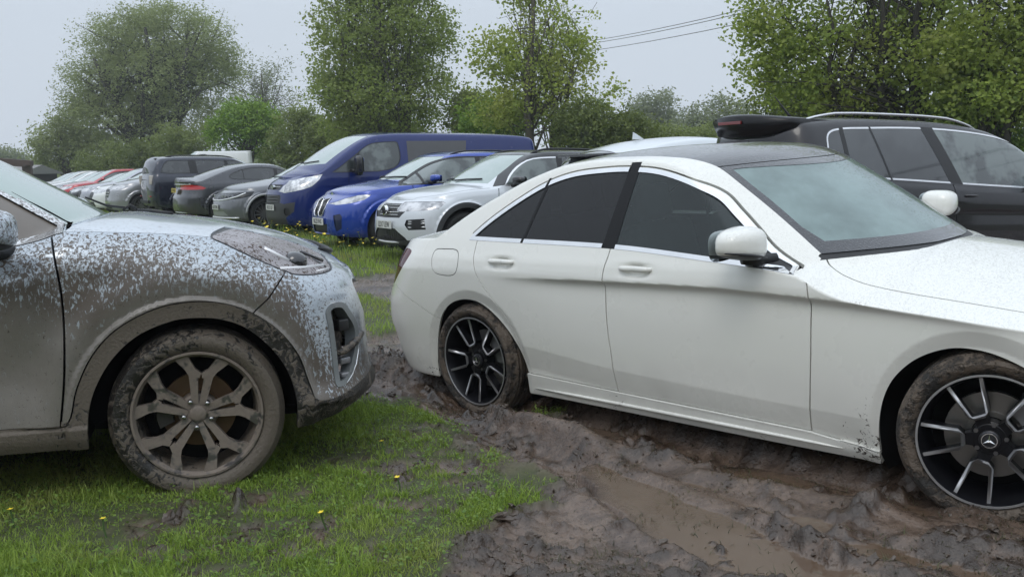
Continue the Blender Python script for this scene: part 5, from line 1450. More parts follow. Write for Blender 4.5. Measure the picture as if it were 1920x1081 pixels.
def tree(name, label, cat, loc, blobs, n, leaf, mat, seed, trunks=None, r0=.2, clump=.35, shell=.5, gap=.4, aspect=.6, droop=0, bark=(.075, .065, .05), group='trees along the field edge', per=26, nl=26, sub=2, fr=(.2, .85)):
    rng = np.random.default_rng(seed); x, y = loc
    root = empty(name, Matrix.Translation((x, y, 0))); tag(root, label, cat, group)
    P, t, C = crown_points(blobs, n, rng, clump, shell, gap, per)
    k = P[:, 2] > .05; P, t = P[k], t[k]
    V = leaf_cloud(P, leaf, rng, aspect, droop)
    me = mesh_mixed('crown', V, np.arange(len(V)).reshape(-1, 4), np.zeros((0, 3), int), np.repeat(t, 4))
    me.polygons.foreach_set('use_smooth', np.zeros(len(me.polygons), bool))
    newobj('crown', me, mat, root)
    m = MB()
    for b, tp, r in (trunks or [((0, 0, -.1), (0, 0, max(bb[2] for bb in blobs)), r0)]):
        tg = C[rng.choice(len(C), min(nl, len(C)), replace=False)]; limbs(m, b, tp, r, tg, rng, sub=sub, fr=fr)
    bm = NB('bark_%s_%d' % (name, seed)); v = bm.coord((1, 1, .3)); nz = bm.noise(v, 9, 4, .6)
    m.build('trunk', bm.done(bm.pr(Base_Color=bm.mix(nz, tuple(c * .5 for c in bark), tuple(c * 1.4 for c in bark)), Roughness=.85)), root, smooth=True)
    return root
def pxb(px, py, rx, ry, d, loc, dy=None, dd=0):
    """ellipsoid given by its centre and radii as they measure at distance d, relative to the tree's base"""
    p = at_depth(px, py, d + dd); k = d / F_PX
    return (p[0] - loc[0], p[1] - loc[1], p[2], rx * k, (dy if dy else rx * k), ry * k)
def build_trees():
    T = {}
    pop = leaf_mat('poplar_leaf', (.120, .165, .042), (.300, .365, .100), (.235, .270, .085), .48)
    pop2 = leaf_mat('young_poplar_leaf', (.130, .190, .036), (.380, .440, .095), (.300, .310, .075), .5)
    pop3 = leaf_mat('right_poplar_leaf', (.105, .165, .032), (.340, .410, .085), (.270, .295, .070), .5)
    wil = leaf_mat('willow_leaf', (.165, .195, .080), (.310, .355, .150), None, .45)
    haw = leaf_mat('hawthorn_leaf', (0.067, 0.144, 0.019), (0.240, 0.355, 0.050), None, .3)
    olv = leaf_mat('olive_bush_leaf', (.105, .138, .042), (.235, .280, .085), None, .38)
    drk = leaf_mat('dark_bush_leaf', (.062, .095, .024), (.185, .220, .055), None, .33)
    pal = leaf_mat('pale_willow_leaf', (0.141, 0.171, 0.089), (0.245, 0.275, 0.141), None, .3)
    def at(px, d): p = at_depth(px, 330, d); return (p[0], p[1])
    # broad willow on the left
    d = 74; L = at(292, d)
    B = [pxb(*q, d, L) for q in ((290, 80, 95, 75), (220, 95, 75, 62), (370, 85, 72, 62), (180, 160, 62, 55), (300, 150, 120, 60), (405, 150, 52, 55), (150, 190, 40, 30), (235, 225, 90, 60), (340, 220, 80, 55), (410, 118, 45, 40), (300, 30, 72, 32))]
    tr = [((0, 0, -.1), (-3.2, -1.5, 9.5), .6), ((.3, .2, -.1), (.6, -1.5, 11.5), .58), ((.7, 0, -.1), (3.6, -2.2, 10.0), .5)]
    tree('willow_tree', 'big broad willow with a rounded crown and dark forking limbs', 'tree', L, B, 125000, .20, wil, 1, tr, clump=.40, shell=.60, gap=.50, aspect=.38, droop=.25, bark=(.045, .042, .035), per=24, nl=26, sub=3, fr=(.25, .9))
    d = 76; L = at(120, d); tree('willow_bush', 'grey green bushy willow at the far left end of the tree line', 'tree', L, [pxb(*q, d, L) for q in ((110, 270, 48, 48), (150, 245, 45, 45), (85, 290, 26, 34), (190, 285, 50, 40))], 17000, .24, wil, 2, clump=.4, shell=.6, gap=.25, aspect=.4, droop=.2)
    d = 84; L = at(500, d); tree('pale_tree', 'thin pale tree with bare twigs between willow and tall poplar', 'tree', L, [pxb(*q, d, L) for q in ((500, 140, 55, 42), (470, 190, 45, 45), (530, 190, 45, 55), (510, 245, 60, 45), (455, 150, 30, 35))], 12000, .22, pal, 3, clump=.5, shell=.5, gap=.75, aspect=.38, nl=44, sub=4, bark=(.11, .10, .085))
    d = 56; L = at(465, d); tree('hawthorn_bush', 'bright green hawthorn bush in front of the willow', 'bush', L, [pxb(*q, d, L) for q in ((465, 240, 62, 48), (430, 250, 40, 40), (500, 255, 42, 40), (460, 215, 45, 26), (505, 225, 22, 18))], 15000, .17, haw, 4, clump=.25, shell=.65, gap=.3, group='bushes along the field edge')
    for i, (px, py, rx, ry, d, m, lb) in enumerate([
        (345, 275, 55, 42, 60, olv, 'olive bush left of the bright hawthorn'), (270, 295, 55, 34, 64, drk, 'dark low bush under the broad willow'), (205, 300, 55, 32, 66, olv, 'low grey olive bush left under the willow'),
        (560, 262, 52, 58, 54, olv, 'olive bush between the hawthorn and the tall poplar'), (640, 270, 60, 48, 50, drk, 'dark bush at the foot of the tall poplar'), (735, 255, 60, 42, 47, olv, 'brownish bush right of the tall poplar foot'),
        (930, 235, 75, 48, 40, haw, 'green bush below the young poplar'), (880, 215, 45, 40, 42, olv, 'loose olive bush between the two poplars'), (1095, 235, 70, 48, 36, drk, 'dark round bush right of the young poplar'),
        (1170, 258, 65, 40, 37, drk, 'dark spreading bush above the crossover roof'), (1240, 272, 70, 32, 41, olv, 'low olive bush below the pale distant trees'), (1350, 268, 80, 30, 44, olv, 'low yellowish bush behind the black estate aerial'),
        (1500, 205, 105, 60, 26, drk, 'dark undergrowth under the right hand poplars'), (1680, 215, 120, 65, 24, drk, 'thick undergrowth behind the black estate roof'), (1865, 215, 90, 75, 22, haw, 'green bush at the right edge of the picture')]):
        L = at(px, d); rng = np.random.default_rng(40 + i)
        B = [pxb(px, py, rx, ry, d, L)] + [pxb(px + rng.uniform(-.8, .8) * rx, py + rng.uniform(-.6, .7) * ry, rx * .55, ry * .6, d, L) for _ in range(4)] + [pxb(px, py + ry * .9, rx * .9, ry * .6, d, L)]
        if d < 30: B += [pxb(px, 310, rx, 50, d, L)]
        tree('bush', lb, 'bush', L, B, 15000 if d > 30 else 26000, .07 + .0014 * d if d > 30 else .085, m, 60 + i, r0=.08, clump=.20 if d > 30 else .16, shell=.6, gap=.25, group='bushes along the field edge', nl=10)
    # tall poplar
    d = 42; L = at(715, d)
    B = [pxb(*q, d, L) for q in ((715, 60, 130, 90), (640, 90, 70, 90), (800, 70, 62, 100), (700, 180, 120, 75), (620, 190, 52, 65), (800, 175, 62, 62), (720, -60, 120, 90), (710, -180, 90, 90), (715, -280, 55, 70), (660, 240, 70, 35), (770, 235, 60, 35))]
    tree('poplar_tree', 'tall full poplar with a thick leafy crown cut by the picture top', 'tree', L, B, 90000, .125, pop, 5, [((0, 0, -.1), (.2, 0, 13), .26), ((-1.0, .1, -.1), (-1.6, .2, 8), .13), ((.9, 0, -.1), (1.5, .2, 8), .12)], clump=.25, shell=.42, gap=.62, aspect=.75, bark=(.10, .095, .075), per=18, nl=40, fr=(.08, .9))
    # young poplar, lighter and looser
    d = 37; L = at(1000, d)
    B = [pxb(*q, d, L) for q in ((1000, 60, 95, 60), (960, 120, 80, 60), (1050, 120, 60, 60), (990, -30, 62, 60), (1000, 180, 95, 48), (915, 100, 30, 50), (1085, 80, 32, 45), (995, -120, 40, 60), (940, 200, 60, 40), (1110, 205, 40, 30), (1145, 170, 25, 25))]
    tree('poplar_tree', 'young poplar with loose yellow green leaves and visible stem', 'tree', L, B, 36000, .125, pop2, 6, [((0, 0, -.1), (0, 0, 9.5), .16), ((.5, .1, -.1), (1.6, .1, 5.0), .09)], clump=.24, shell=.40, gap=.85, aspect=.78, bark=(.09, .08, .06), per=16, nl=34, fr=(.15, .9))
    # group of poplars on the right
    d = 23; L = at(1690, d)
    B = [pxb(*q, d, L) for q in ((1690, 60, 160, 110), (1560, 90, 120, 80), (1460, 60, 80, 60), (1430, 140, 55, 40), (1520, 170, 100, 50), (1640, 170, 110, 60), (1560, -40, 120, 80), (1700, -90, 150, 90), (1400, 40, 30, 30), (1440, -20, 60, 50))]
    tree('poplar_tree', 'poplar with several dark stems, right of the power lines', 'tree', L, B, 80000, .095, pop3, 7, [((0, 0, -.1), (.1, -1.0, 6.5), .14), ((-.35, .2, -.1), (-.9, -.8, 6.0), .12), ((.15, .1, -.1), (.5, -1.1, 6.2), .11), ((-1.3, .2, -.1), (-1.9, -.5, 5.0), .09)], clump=.19, shell=.42, gap=.95, aspect=.78, bark=(.05, .046, .036), per=16, nl=22, fr=(.2, .9))
    d = 21; L = at(1850, d)
    B = [pxb(*q, d, L) for q in ((1860, 60, 110, 100), (1790, 110, 80, 70), (1930, 120, 100, 110), (1830, 190, 100, 50), (1880, -60, 120, 80), (1980, 10, 100, 100))]
    tree('poplar_tree', 'second poplar at the right edge with a leaning stem', 'tree', L, B, 50000, .095, pop3, 8, [((0, 0, -.1), (-.35, 0, 6), .10), ((.3, .2, -.1), (1.0, .1, 5.6), .10)], clump=.19, shell=.42, gap=.95, aspect=.78, bark=(.05, .046, .036), per=16, nl=22, fr=(.2, .9))
    # pale far trees in the gap
    for i, (px, d, Bq, lb) in enumerate([(1228, 105, ((1228, 205, 42, 34), (1205, 235, 35, 32), (1250, 240, 32, 30)), 'pale round tree far off, left of the two in the gap'), (1335, 98, ((1340, 212, 50, 36), (1305, 235, 38, 32), (1380, 225, 42, 36), (1345, 250, 70, 30)), 'pale silvery tree far off below the power lines'), (22, 130, ((15, 300, 32, 22), (38, 308, 18, 14)), 'small pale tree far off behind the open shelter')]):
        L = at(px, d); tree('distant_tree', lb, 'tree', L, [pxb(*q, d, L) for q in Bq], 9000, .34, pal, 20 + i, r0=.2, clump=.5, shell=.6, gap=.3, aspect=.42, nl=16, group='distant trees')
    # hedge mass that closes the horizon, and an added unseen tree line behind the camera
    rng = np.random.default_rng(90); n = 26000; x = rng.uniform(-190, 190, n); y = 165 + rng.uniform(0, 14, n) + np.abs(x) * -.12; z = rng.uniform(0, 1, n) ** .8 * (3.6 + 1.5 * fbm(x * .06, x * 0, 3, 5) * 2)
    n2 = 30000; x2 = rng.uniform(-75, 75, n2); y2 = -24 + rng.uniform(-5, 0, n2) + np.abs(x2) * .22; z2 = rng.uniform(0, 1, n2) ** .8 * (6.5 + 4 * fbm(x2 * .11, x2 * 0, 3, 6) * 2)  # unseen trees added behind the camera to darken reflections in paint and glass
    x, y, z, n = np.concatenate([x, x2]), np.concatenate([y, y2]), np.concatenate([z, z2]), n + n2
    V = leaf_cloud(np.stack([x, y, z], -1), 1.1, rng, .8)
    me = mesh_mixed('hedgerow_and_added_trees', V, np.arange(len(V)).reshape(-1, 4), np.zeros((0, 3), int), np.repeat(rng.uniform(0, 1, n), 4)); o = newobj('hedgerow_and_added_trees', me, olv); tag(o, 'far hedgerow closing the field, with an added tree line behind the camera', kind='stuff')
    # power lines
    wm = plain('cable', (.10, .105, .115), .5)
    for lb, a, b in (('uppermost of the three power cables between the poplars', (1126, 74), (1369, 24)), ('middle cable close under the uppermost power cable', (1126, 79), (1369, 30)), ('lowest power cable, hanging apart from the upper two', (1103, 96), (1366, 49))):
        p, q = at_depth(*a, 62), at_depth(*b, 44); v = q - p; P = [p + v * t + np.array([0, 0, .25 * ((t - .5) ** 2 - .25)]) for t in np.linspace(-1.3, 3.2, 28)]
        m = MB(); m.tube(P, .017, 6); tag(m.build('power_cable', wm, smooth=True), lb, 'cable', 'power cables across the sky')
    # open shelter with brown frame at the far left, behind the grey SUV
    d = 46; c = at_depth(53, 300, d); root = empty('shelter', Matrix.Translation((c[0], c[1], 0))); tag(root, 'brown steel framed open shelter behind the windscreen of the muddy SUV', 'shelter')
    brown = plain('brown_steel', (.075, .052, .045), .6)
    for x, y in ((0, 0), (-4.2, -.4), (-3.0, 6), (-7.2, 5.6)):
        m = MB(); m.box((x, y, .95), (.24, .24, 1.9)); m.build('post', brown, root, bevel=.01)
    for y in (0, 6):
        m = MB(); m.box((-2.1 - .5 * y, y - .2, 2.12), (4.75, .26, .24), Matrix.Rotation(R(5.5), 3, 'Y')); m.build('beam', brown, root, bevel=.01)
    b2 = at_depth(15, 312, 64); root = empty('low_building', Matrix.Translation((b2[0], b2[1], 0))); tag(root, 'low pale roofed building seen through the open shelter', 'building')
    m = MB(); m.box((-4.6, 3, .75), (10, 6, 1.5)); m.build('wall', plain('dark_wall', (.05, .045, .045), .8), root)
    m = MB(); m.add([(-10, -.4, 1.45), (.8, -.4, 1.45), (.8, 3, 2.05), (-10, 3, 2.05), (-10, 6.4, 1.45), (.8, 6.4, 1.45)], [(0, 1, 2, 3), (3, 2, 5, 4), (0, 3, 4), (1, 5, 2)]); m.build('roof', plain('pale_roof', (.24, .235, .23), .7), root)
def build_haze():
    m = MB(); m.box((0, 65, 22), (440, 300, 46)); b = NB('damp_air'); v = b.n('ShaderNodeVolumePrincipled')
    v.inputs['Color'].default_value = (.90, .94, 1.0, 1); v.inputs['Density'].default_value = HAZE; v.inputs['Anisotropy'].default_value = .2
    b.l(v.outputs[0], b.out.inputs['Volume']); o = m.build('haze', b.m); tag(o, 'thin rain haze over the field', kind='stuff')
HAZE = .0010
# ------------------------------------------------------------------ cars of the far row
def screen_mat():
    k = 'screen'
    if k not in _mats:
        b = NB('wet_skytone_screen'); v = b.coord(); n = b.noise(v, 5, 4, .6); n2 = b.noise(v, 60, 2)
        p = b.pr(Base_Color=b.mix(n, (.26, .33, .31), (.38, .45, .43)), Roughness=b.mixf(n2, .12, .3), Coat_Weight=1.0, Coat_Roughness=.06)  # bright teal base colour stands in for sky mirrored in the screen
        _mats[k] = b.done(p)
    return _mats[k]
def sideglass_mat(dark=False):
    k = 'sideglass%d' % dark
    if k not in _mats:
        b = NB(k); v = b.coord(); n = b.noise(v, 2.5, 3, .6)
        c = b.mix(b.ramp(n, .4, .6), (.012, .014, .016), (.03, .034, .036)) if dark else b.mix(b.ramp(n, .42, .58), (.035, .043, .043), (.12, .145, .14))
        _mats[k] = b.done(b.pr(Base_Color=c, Roughness=.08, Coat_Weight=1.0, Coat_Roughness=.03))
    return _mats[k]
def lens_mat(bright=.5):
    k = 'lens%.2f' % bright
    if k not in _mats:
        b = NB(k); v = b.coord(); n = b.noise(v, 7, 2, .5); st = b.voro(v, 16)
        c = b.mix(b.ramp(b.math('ADD', n, b.math('MULTIPLY', st, .25)), .42, .78), (bright * .38, bright * .39, bright * .41), (bright, bright, bright * 1.02))
        _mats[k] = b.done(b.pr(Base_Color=c, Roughness=.15, Metallic=.3, Coat_Weight=1.0, Coat_Roughness=.02))
    return _mats[k]
_wheel_src = {}
def row_wheel(parent, Rt, kind='alloy', n=10):
    key = (Rt, kind, n)
    if key in _wheel_src: return dup_tree(_wheel_src[key], parent)
    Rr = Rt * .70; w = .22; m = MB(); rim_common(m, Rr, w, 40)
    for k in range(n):
        a = 2 * pi * k / n; ca, sa = cos(a), sin(a); tw = .10 if kind == 'turbine' else 0
        P = [(.16 * Rr, -.055 * Rr), (.16 * Rr, .055 * Rr), (.95 * Rr, .035 * Rr + tw * Rr), (.95 * Rr, -.035 * Rr + tw * Rr)]
        V = [(u * ca - v * sa, w / 2 - .015 - .02 * (1 - u / Rr), u * sa + v * ca) for u, v in P]; V += [(x, y - .03, z) for x, y, z in V]
        m.add(V, [(0, 1, 2, 3), (7, 6, 5, 4), (0, 4, 5, 1), (1, 5, 6, 2), (2, 6, 7, 3), (3, 7, 4, 0)])
    m.lathe([(0, w / 2 - .03), (.05, w / 2 - .03), (.065, w / 2 - .05), (.06, w / 2 - .09)], 24)
    al = plain('row_alloy', (.42, .42, .43), .3, .9) if kind != 'dark' else plain('row_alloy_dark', (.05, .05, .055), .3, .6)
    rim = m.build('wheel', al, parent, auto=R(35))
    wheel_mesh_tyre(Rt, Rr, w, False).build('tyre', RUB(), rim, auto=R(35))
    d = MB(); d.lathe([(.05, .03), (Rr * .7, .03), (Rr * .7, .0), (.05, 0)], 24); d.build('brake_disc', plain('row_disc', (.12, .11, .10), .5, .6), rim, auto=R(35))
    bk = MB(); bk.lathe([(0, -.05), (Rr - .02, -.05)], 24); bk.build('wheel_shade_disc', LIN(), rim)  # added dark disc standing for the shade inside the wheel
    _wheel_src[key] = rim
    return rim
def row_car(P):
    g = P.get; WB, fo, ro, W = P['WB'], P['fo'], P['ro'], P['W']
    zsC = Curve1(P['zs']); Rt = g('Rt', .335); aR = g('aR', Rt + .055); flare = g('flare', .02); az = g('az', Rt + .005)
    prof = Curve1(g('prof', [(-.1, .94), (0, .955), (.12, .985), (.45, 1.0), (.75, .997), (.9, .98), (1.0, .945), (1.2, .9)]))
    crs = Curve1(g('crease', [(-5, .80), (5, .74)])); cA = g('cA', .018); gc = g('gc', .2)
    def hw(x, z):
        zs = zsC(x); t = (z - gc) / (zs - gc); y = W * prof(np.clip(t, -.1, 1.2))
        u = crs(x) - z
        y = y - cA * (1 - np.exp(-np.maximum(u, 0) / .03)) * np.exp(-np.maximum(u - .03, 0) / .16) * (u > 0) * sstep(.3, -.3, x) * sstep(-WB - .1, -WB + .5, x)
        for cx in (0, -WB):
            r = np.hypot(x - cx, z - az); y = y + flare * (1 - sstep(aR + .07, aR + .10, r)) * (z < zs - .12)
        return y
    nz = float(zsC(fo)); rz = float(zsC(-WB - ro))
    front = g('front') or [(fo - .14, .13), (fo - .04, .22), (fo, .34), (fo + .005, .48), (fo - .01, .62), (fo - .05, nz - .06), (fo - .11, nz), (fo - .25, nz + .08)]
    xr = -WB - ro
    rear = g('rear') or [(xr + .12, .15), (xr + .03, .28), (xr, .45), (xr + .01, .62), (xr + .05, .85), (xr + .09, rz), (xr + .14, rz + .1)]
    sp = dict(front=front, rear=rear, zb=g('zb') or [(xr, .33), (xr + .4, .24), (-WB + .5, gc), (-.5, gc), (.45, .21), (fo, .25)], zs=P['zs'], hw=hw, cf=g('cf', .55), nf=g('nf', 2.5), cr=g('cr', .5), nr=g('nr', 2.7),
              deck=P['deck'], top=P['top'], df=g('df', .22), dr=g('dr', .08), crown=g('crown', .05), xm=-WB / 2, tumble=g('tumble', .36), bow=g('bow', .02), wq=g('wq', .70), ph=g('ph', 2.2),
              cab=g('cab', (-9, 9)), na=g('na', 170), ns=g('ns', 36), nside=12, ntop=18)
    s = Shell(sp)
    root = empty('van' if g('van') else 'parked_car', car_matrix(*P['pose'])); tag(root, P['label'], 'van' if g('van') else 'car', g('group', 'cars parked along the far row'))
    paintm = P['paint']; roofm = g('roofpaint') or paintm
    for cx in (0, -WB):
        a = circle_pts(cx, az, aR, -25, 205, 36); s.region('arch', np.concatenate([a, [(a[-1][0], 0), (a[0][0], 0)]]))
        if g('clad'):
            c = circle_pts(cx, az, aR + .075, -20, 200, 36); s.region('clad', np.concatenate([c, [(c[-1][0], 0), (c[0][0], 0)]]))
    if g('clad'): s.region('clad', [(xr, .05), (fo + .2, .05), (fo + .2, g('cladf', .30)), (.4, .34), (-.4, .35), (-WB + .4, .35), (-WB - .4, .37), (xr - .1, .42)])
    # features of the nose and the tail: (part, polygon, projection, material, offset, parent part)
    feats = list(g('feats', []))
    for f in feats:
        pr = f['proj']; nose = f.get('end', 'f') == 'f'
        lim = dict(xmin=f.get('xmin', fo - .75 if pr == 'front' else -9)) if nose else dict(xmax=f.get('xmax', xr + .6))
        if pr == 'side': lim['ymin'] = f.get('ymin', .3)
        pts = np.array(f['pts'], float)
        if f.get('round'): pts = spline(pts, 4, True)
        s.region(f['key'], pts, pr, f.get('tags', 'L'), **lim)
    # side glass
    dl = np.array(P['dlo'], float); dl = spline(dl, 4)                      # from the front lower corner over the top to the rear lower corner
    xs = np.linspace(dl[0, 0], dl[-1, 0], 14)[1:-1]; bt = np.stack([xs, s.zs(xs) + g('beltgap', .004)], 1)
    outer = np.concatenate([dl[::-1], bt]); fr = g('frame', .022); inner = inset_poly(outer, fr)
    pil = g('pillars', []); pilnames = []; xsplit = []
    for x0, x1, wd in pil:
        h = wd / 2; pp = clip_poly(clip_poly(outer, (x0 + h, .8), (x1 + h, 2.1)), (x1 - h, 2.1), (x0 - h, .8))
        s.region('pillar%d' % len(pilnames), pp, tags='ST', ymin=.4); pilnames.append('pillar%d' % len(pilnames))
    bounds = [None] + [(p[0], p[1]) for p in pil] + [None]
    wins = []
    for i in range(len(bounds) - 1):
        w = inner; a, b_ = bounds[i], bounds[i + 1]
        if a: w = clip_poly(w, (a[1], 2.1), (a[0], .8)) if False else clip_poly(w, (a[0], .8), (a[1], 2.1))
        if b_: w = clip_poly(w, (b_[1], 2.1), (b_[0], .8))
        if len(w) < 3: continue
        s.region('win%d' % i, w, tags='ST', ymin=.4); wins.append('win%d' % i)
    s.region('surround', outer, tags='ST', ymin=.4)
    for gl in g('gaps', []): s.region('gap', spline(gl, 4) if len(gl) > 2 else gl, tags='L', width=.010)
    drs = []
    for i, d in enumerate(g('doors', [])): s.region('door%d' % i, d); drs.append('door%d' % i)
    # screen, bonnet, back window
    cx0, cd = P['cowl']; tx0, td = P['scrtop']; yb, yt = g('scrw', (.66, .57))
    cow = np.array([(cx0 - cd * (q / yb) ** 2, q) for q in np.linspace(-.02, yb, 10)]); tp = np.array([(tx0 - td * (q / yt) ** 2, q) for q in np.linspace(yt, -.02, 8)])
    s.region('screen', np.concatenate([cow, tp]), 'top', 'T')
    if g('back'):
        bx0, bx1, byt, byb = P['back']; s.region('backwin', [(bx0, -.02), (bx0 - .01, byt * .6), (bx0 - .03, byt), (bx1 + .05, byb), (bx1 + .01, byb * .6), (bx1, -.02)], 'top', 'T')
    if g('roofpaint') or g('roofpart'):
        s.region('roof', np.concatenate([tp[::-1], [(tx0 - td - .3, yt + .04), (-WB + .1, yt + .06), (xr + g('rooftail', .45), yt), (xr + g('rooftail', .45), -.02)]]), 'top', 'T')
        if g('blackpillars'): s.region('roof', [(cx0 - cd - .02, 1.02), (cx0 - cd - .5, 1.5), (xr + .7, 1.7), (xr + .4, 1.35)], 'side', 'ST', ymin=.3)
    bl = np.array([(x, float(s.belt_y(x)) - g('bonin', .05)) for x in np.linspace(cx0 - cd + .04, fo - .30, 12)])
    s.region('bonnet', np.concatenate([cow[:-1], bl, [(fo - .20, .45), (fo - .15, .2), (fo - .14, -.02)]]), 'top', 'T')
    s.classify()
    body = s.emit('body', ['bodyL', 'bodyS', 'bodyT'], paintm, root, 0)
    s.emit('bonnet', 'bonnet', paintm, root, 0, .002); s.emit('roof', 'roof', roofm, root, 0)
    s.emit('windscreen', 'screen', g('screenm') or screen_mat(), root, 0, -.004)
    s.emit('rear_window', 'backwin', sideglass_mat(True), root, 0, -.004)
    if g('clad'): s.emit('cladding', 'clad', plain('grey_plastic', (.035, .036, .038), .5), root, 0)
    par = {}
    for f in feats:
        k = f['key']
        if (k in par): continue
        if f.get('sided'):
            for sd in (1, -1): par[(k, sd)] = s.emit(f['name'], k, f['mat'], root, sd, f.get('off', .0))
        else: par[(k, 0)] = s.emit(f['name'], k, f['mat'], root, 0, f.get('off', 0.0))
    srm = g('surroundm') or BLK()
    for sd in (1, -1):
        for i, d in enumerate(drs):
            o = s.emit('front_door' if i == 0 else 'rear_door', d, paintm, root, sd)
            if o:
                hx = P['handles'][i]; handle(o, s, hx, float(s.zs(hx)) - .12, .2, g('handlem') or paintm, sd)
        for i, k in enumerate(wins): s.emit('side_window', k, sideglass_mat(i >= g('darkfrom', 1)), root, sd, -.004)
        s.emit('window_frame', 'surround', srm, root, sd, .001); [s.emit('window_pillar', q, BLK(), root, sd, -.002) for q in pilnames]
        if g('mirror'):
            mx, my, mz, mw, mh = P['mirror']; mirror(root, mx, my, mz, sd, g('mirrorm') or paintm, BLK(), mw, mh, .17)
        if g('rails'):
            x0, x1, dz, rm = P['rails']; m = MB(); n = 28; pts = []
            for k in range(n + 1):
                x = x0 + (x1 - x0) * k / n; yy = g('raily', .57); pts.append((x, sd * yy, float(s.top_z(x, yy)) - .012 + (dz + .012) * min(1.0, math.sin(pi * k / n) * 1.9) ** .6))
            m.tube(pts, .015, 8); m.build('roof_rail', rm, root, smooth=True)
    s.inner(root, LIN(), -.025, skip=('arch', 'win', 'screen', 'backwin', 'body', 'surround', 'bonnet'))
    for cx in (0, -WB): arch_liner(root, s, cx, az, aR + .004, LIN(), .3, -2, 182)
    fl = MB(); fl.box((-WB / 2, 0, gc + .05), (WB + .6, W * 1.5, .03)); fl.build('floor_pan', LIN(), root)
    tr = g('track', W - .13)
    for cx in (0, -WB):
        for sd in (1, -1): place_wheel(row_wheel(root, Rt, g('wheel', 'alloy'), g('spokes', 10)), root, cx, tr, Rt, sd, 0, 7 * cx + 11 * sd)
    for pl in g('plates', []):
        plate(root, pl[0], pl[1], pl[2], pl[3] == 'f', pl[4] if len(pl) > 4 else False)
    if g('wipers'):
        m = MB()
        for y0, y1 in ((.05, .52), (-.5, -.05)):
            m.tube([(cx0 - cd * (y / yb) ** 2 - .05 - .06 * t, y, float(s.top_z(cx0 - cd * (y / yb) ** 2 - .05 - .06 * t, abs(y))) + .015) for t, y in ((0, y0), (.4, (y0 + y1) / 2), (.6, y1))], .012, 6)
        m.build('wiper', BLK(), root, smooth=True)
    if g('extra'): P['extra'](root, s)
    return root, s
def strip(parent, pts, r, mat, name, n=6):
    m = MB(); m.tube(pts, r, n); return m.build(name, mat, parent, smooth=True)
def disc_badge(parent, x, y, z, ry, rz, mat, name='emblem'):
    m = MB(); V = []; n = 28
    for k in range(n): a = 2 * pi * k / n; V.append((x + .012, y + ry * cos(a), z + rz * sin(a)))
    for k in range(n): a = 2 * pi * k / n; V.append((x - .03, y + 1.05 * ry * cos(a), z + 1.05 * rz * sin(a)))
    m.add(V, [tuple(range(n))] + [(k, k + n, (k + 1) % n + n, (k + 1) % n) for k in range(n)]); return m.build(name, mat, parent)

def nose_x(s, y, z):
    X = np.linspace(float(s.xF(z)) - s.cf, float(s.xF(z)) - 1e-4, 240); Y = s.side_y(X, z)
    return float(np.interp(-abs(y), -Y, X)) if abs(y) < Y[0] else float(X[0])
def nose_strip(parent, s, yz, r, mat, name, out=.004):
    m = MB(); m.tube([(nose_x(s, y, z) + out, y + (math.copysign(out, y) if abs(y) > .5 else 0), z) for y, z in yz], r, 6); return m.build(name, mat, parent, smooth=True)

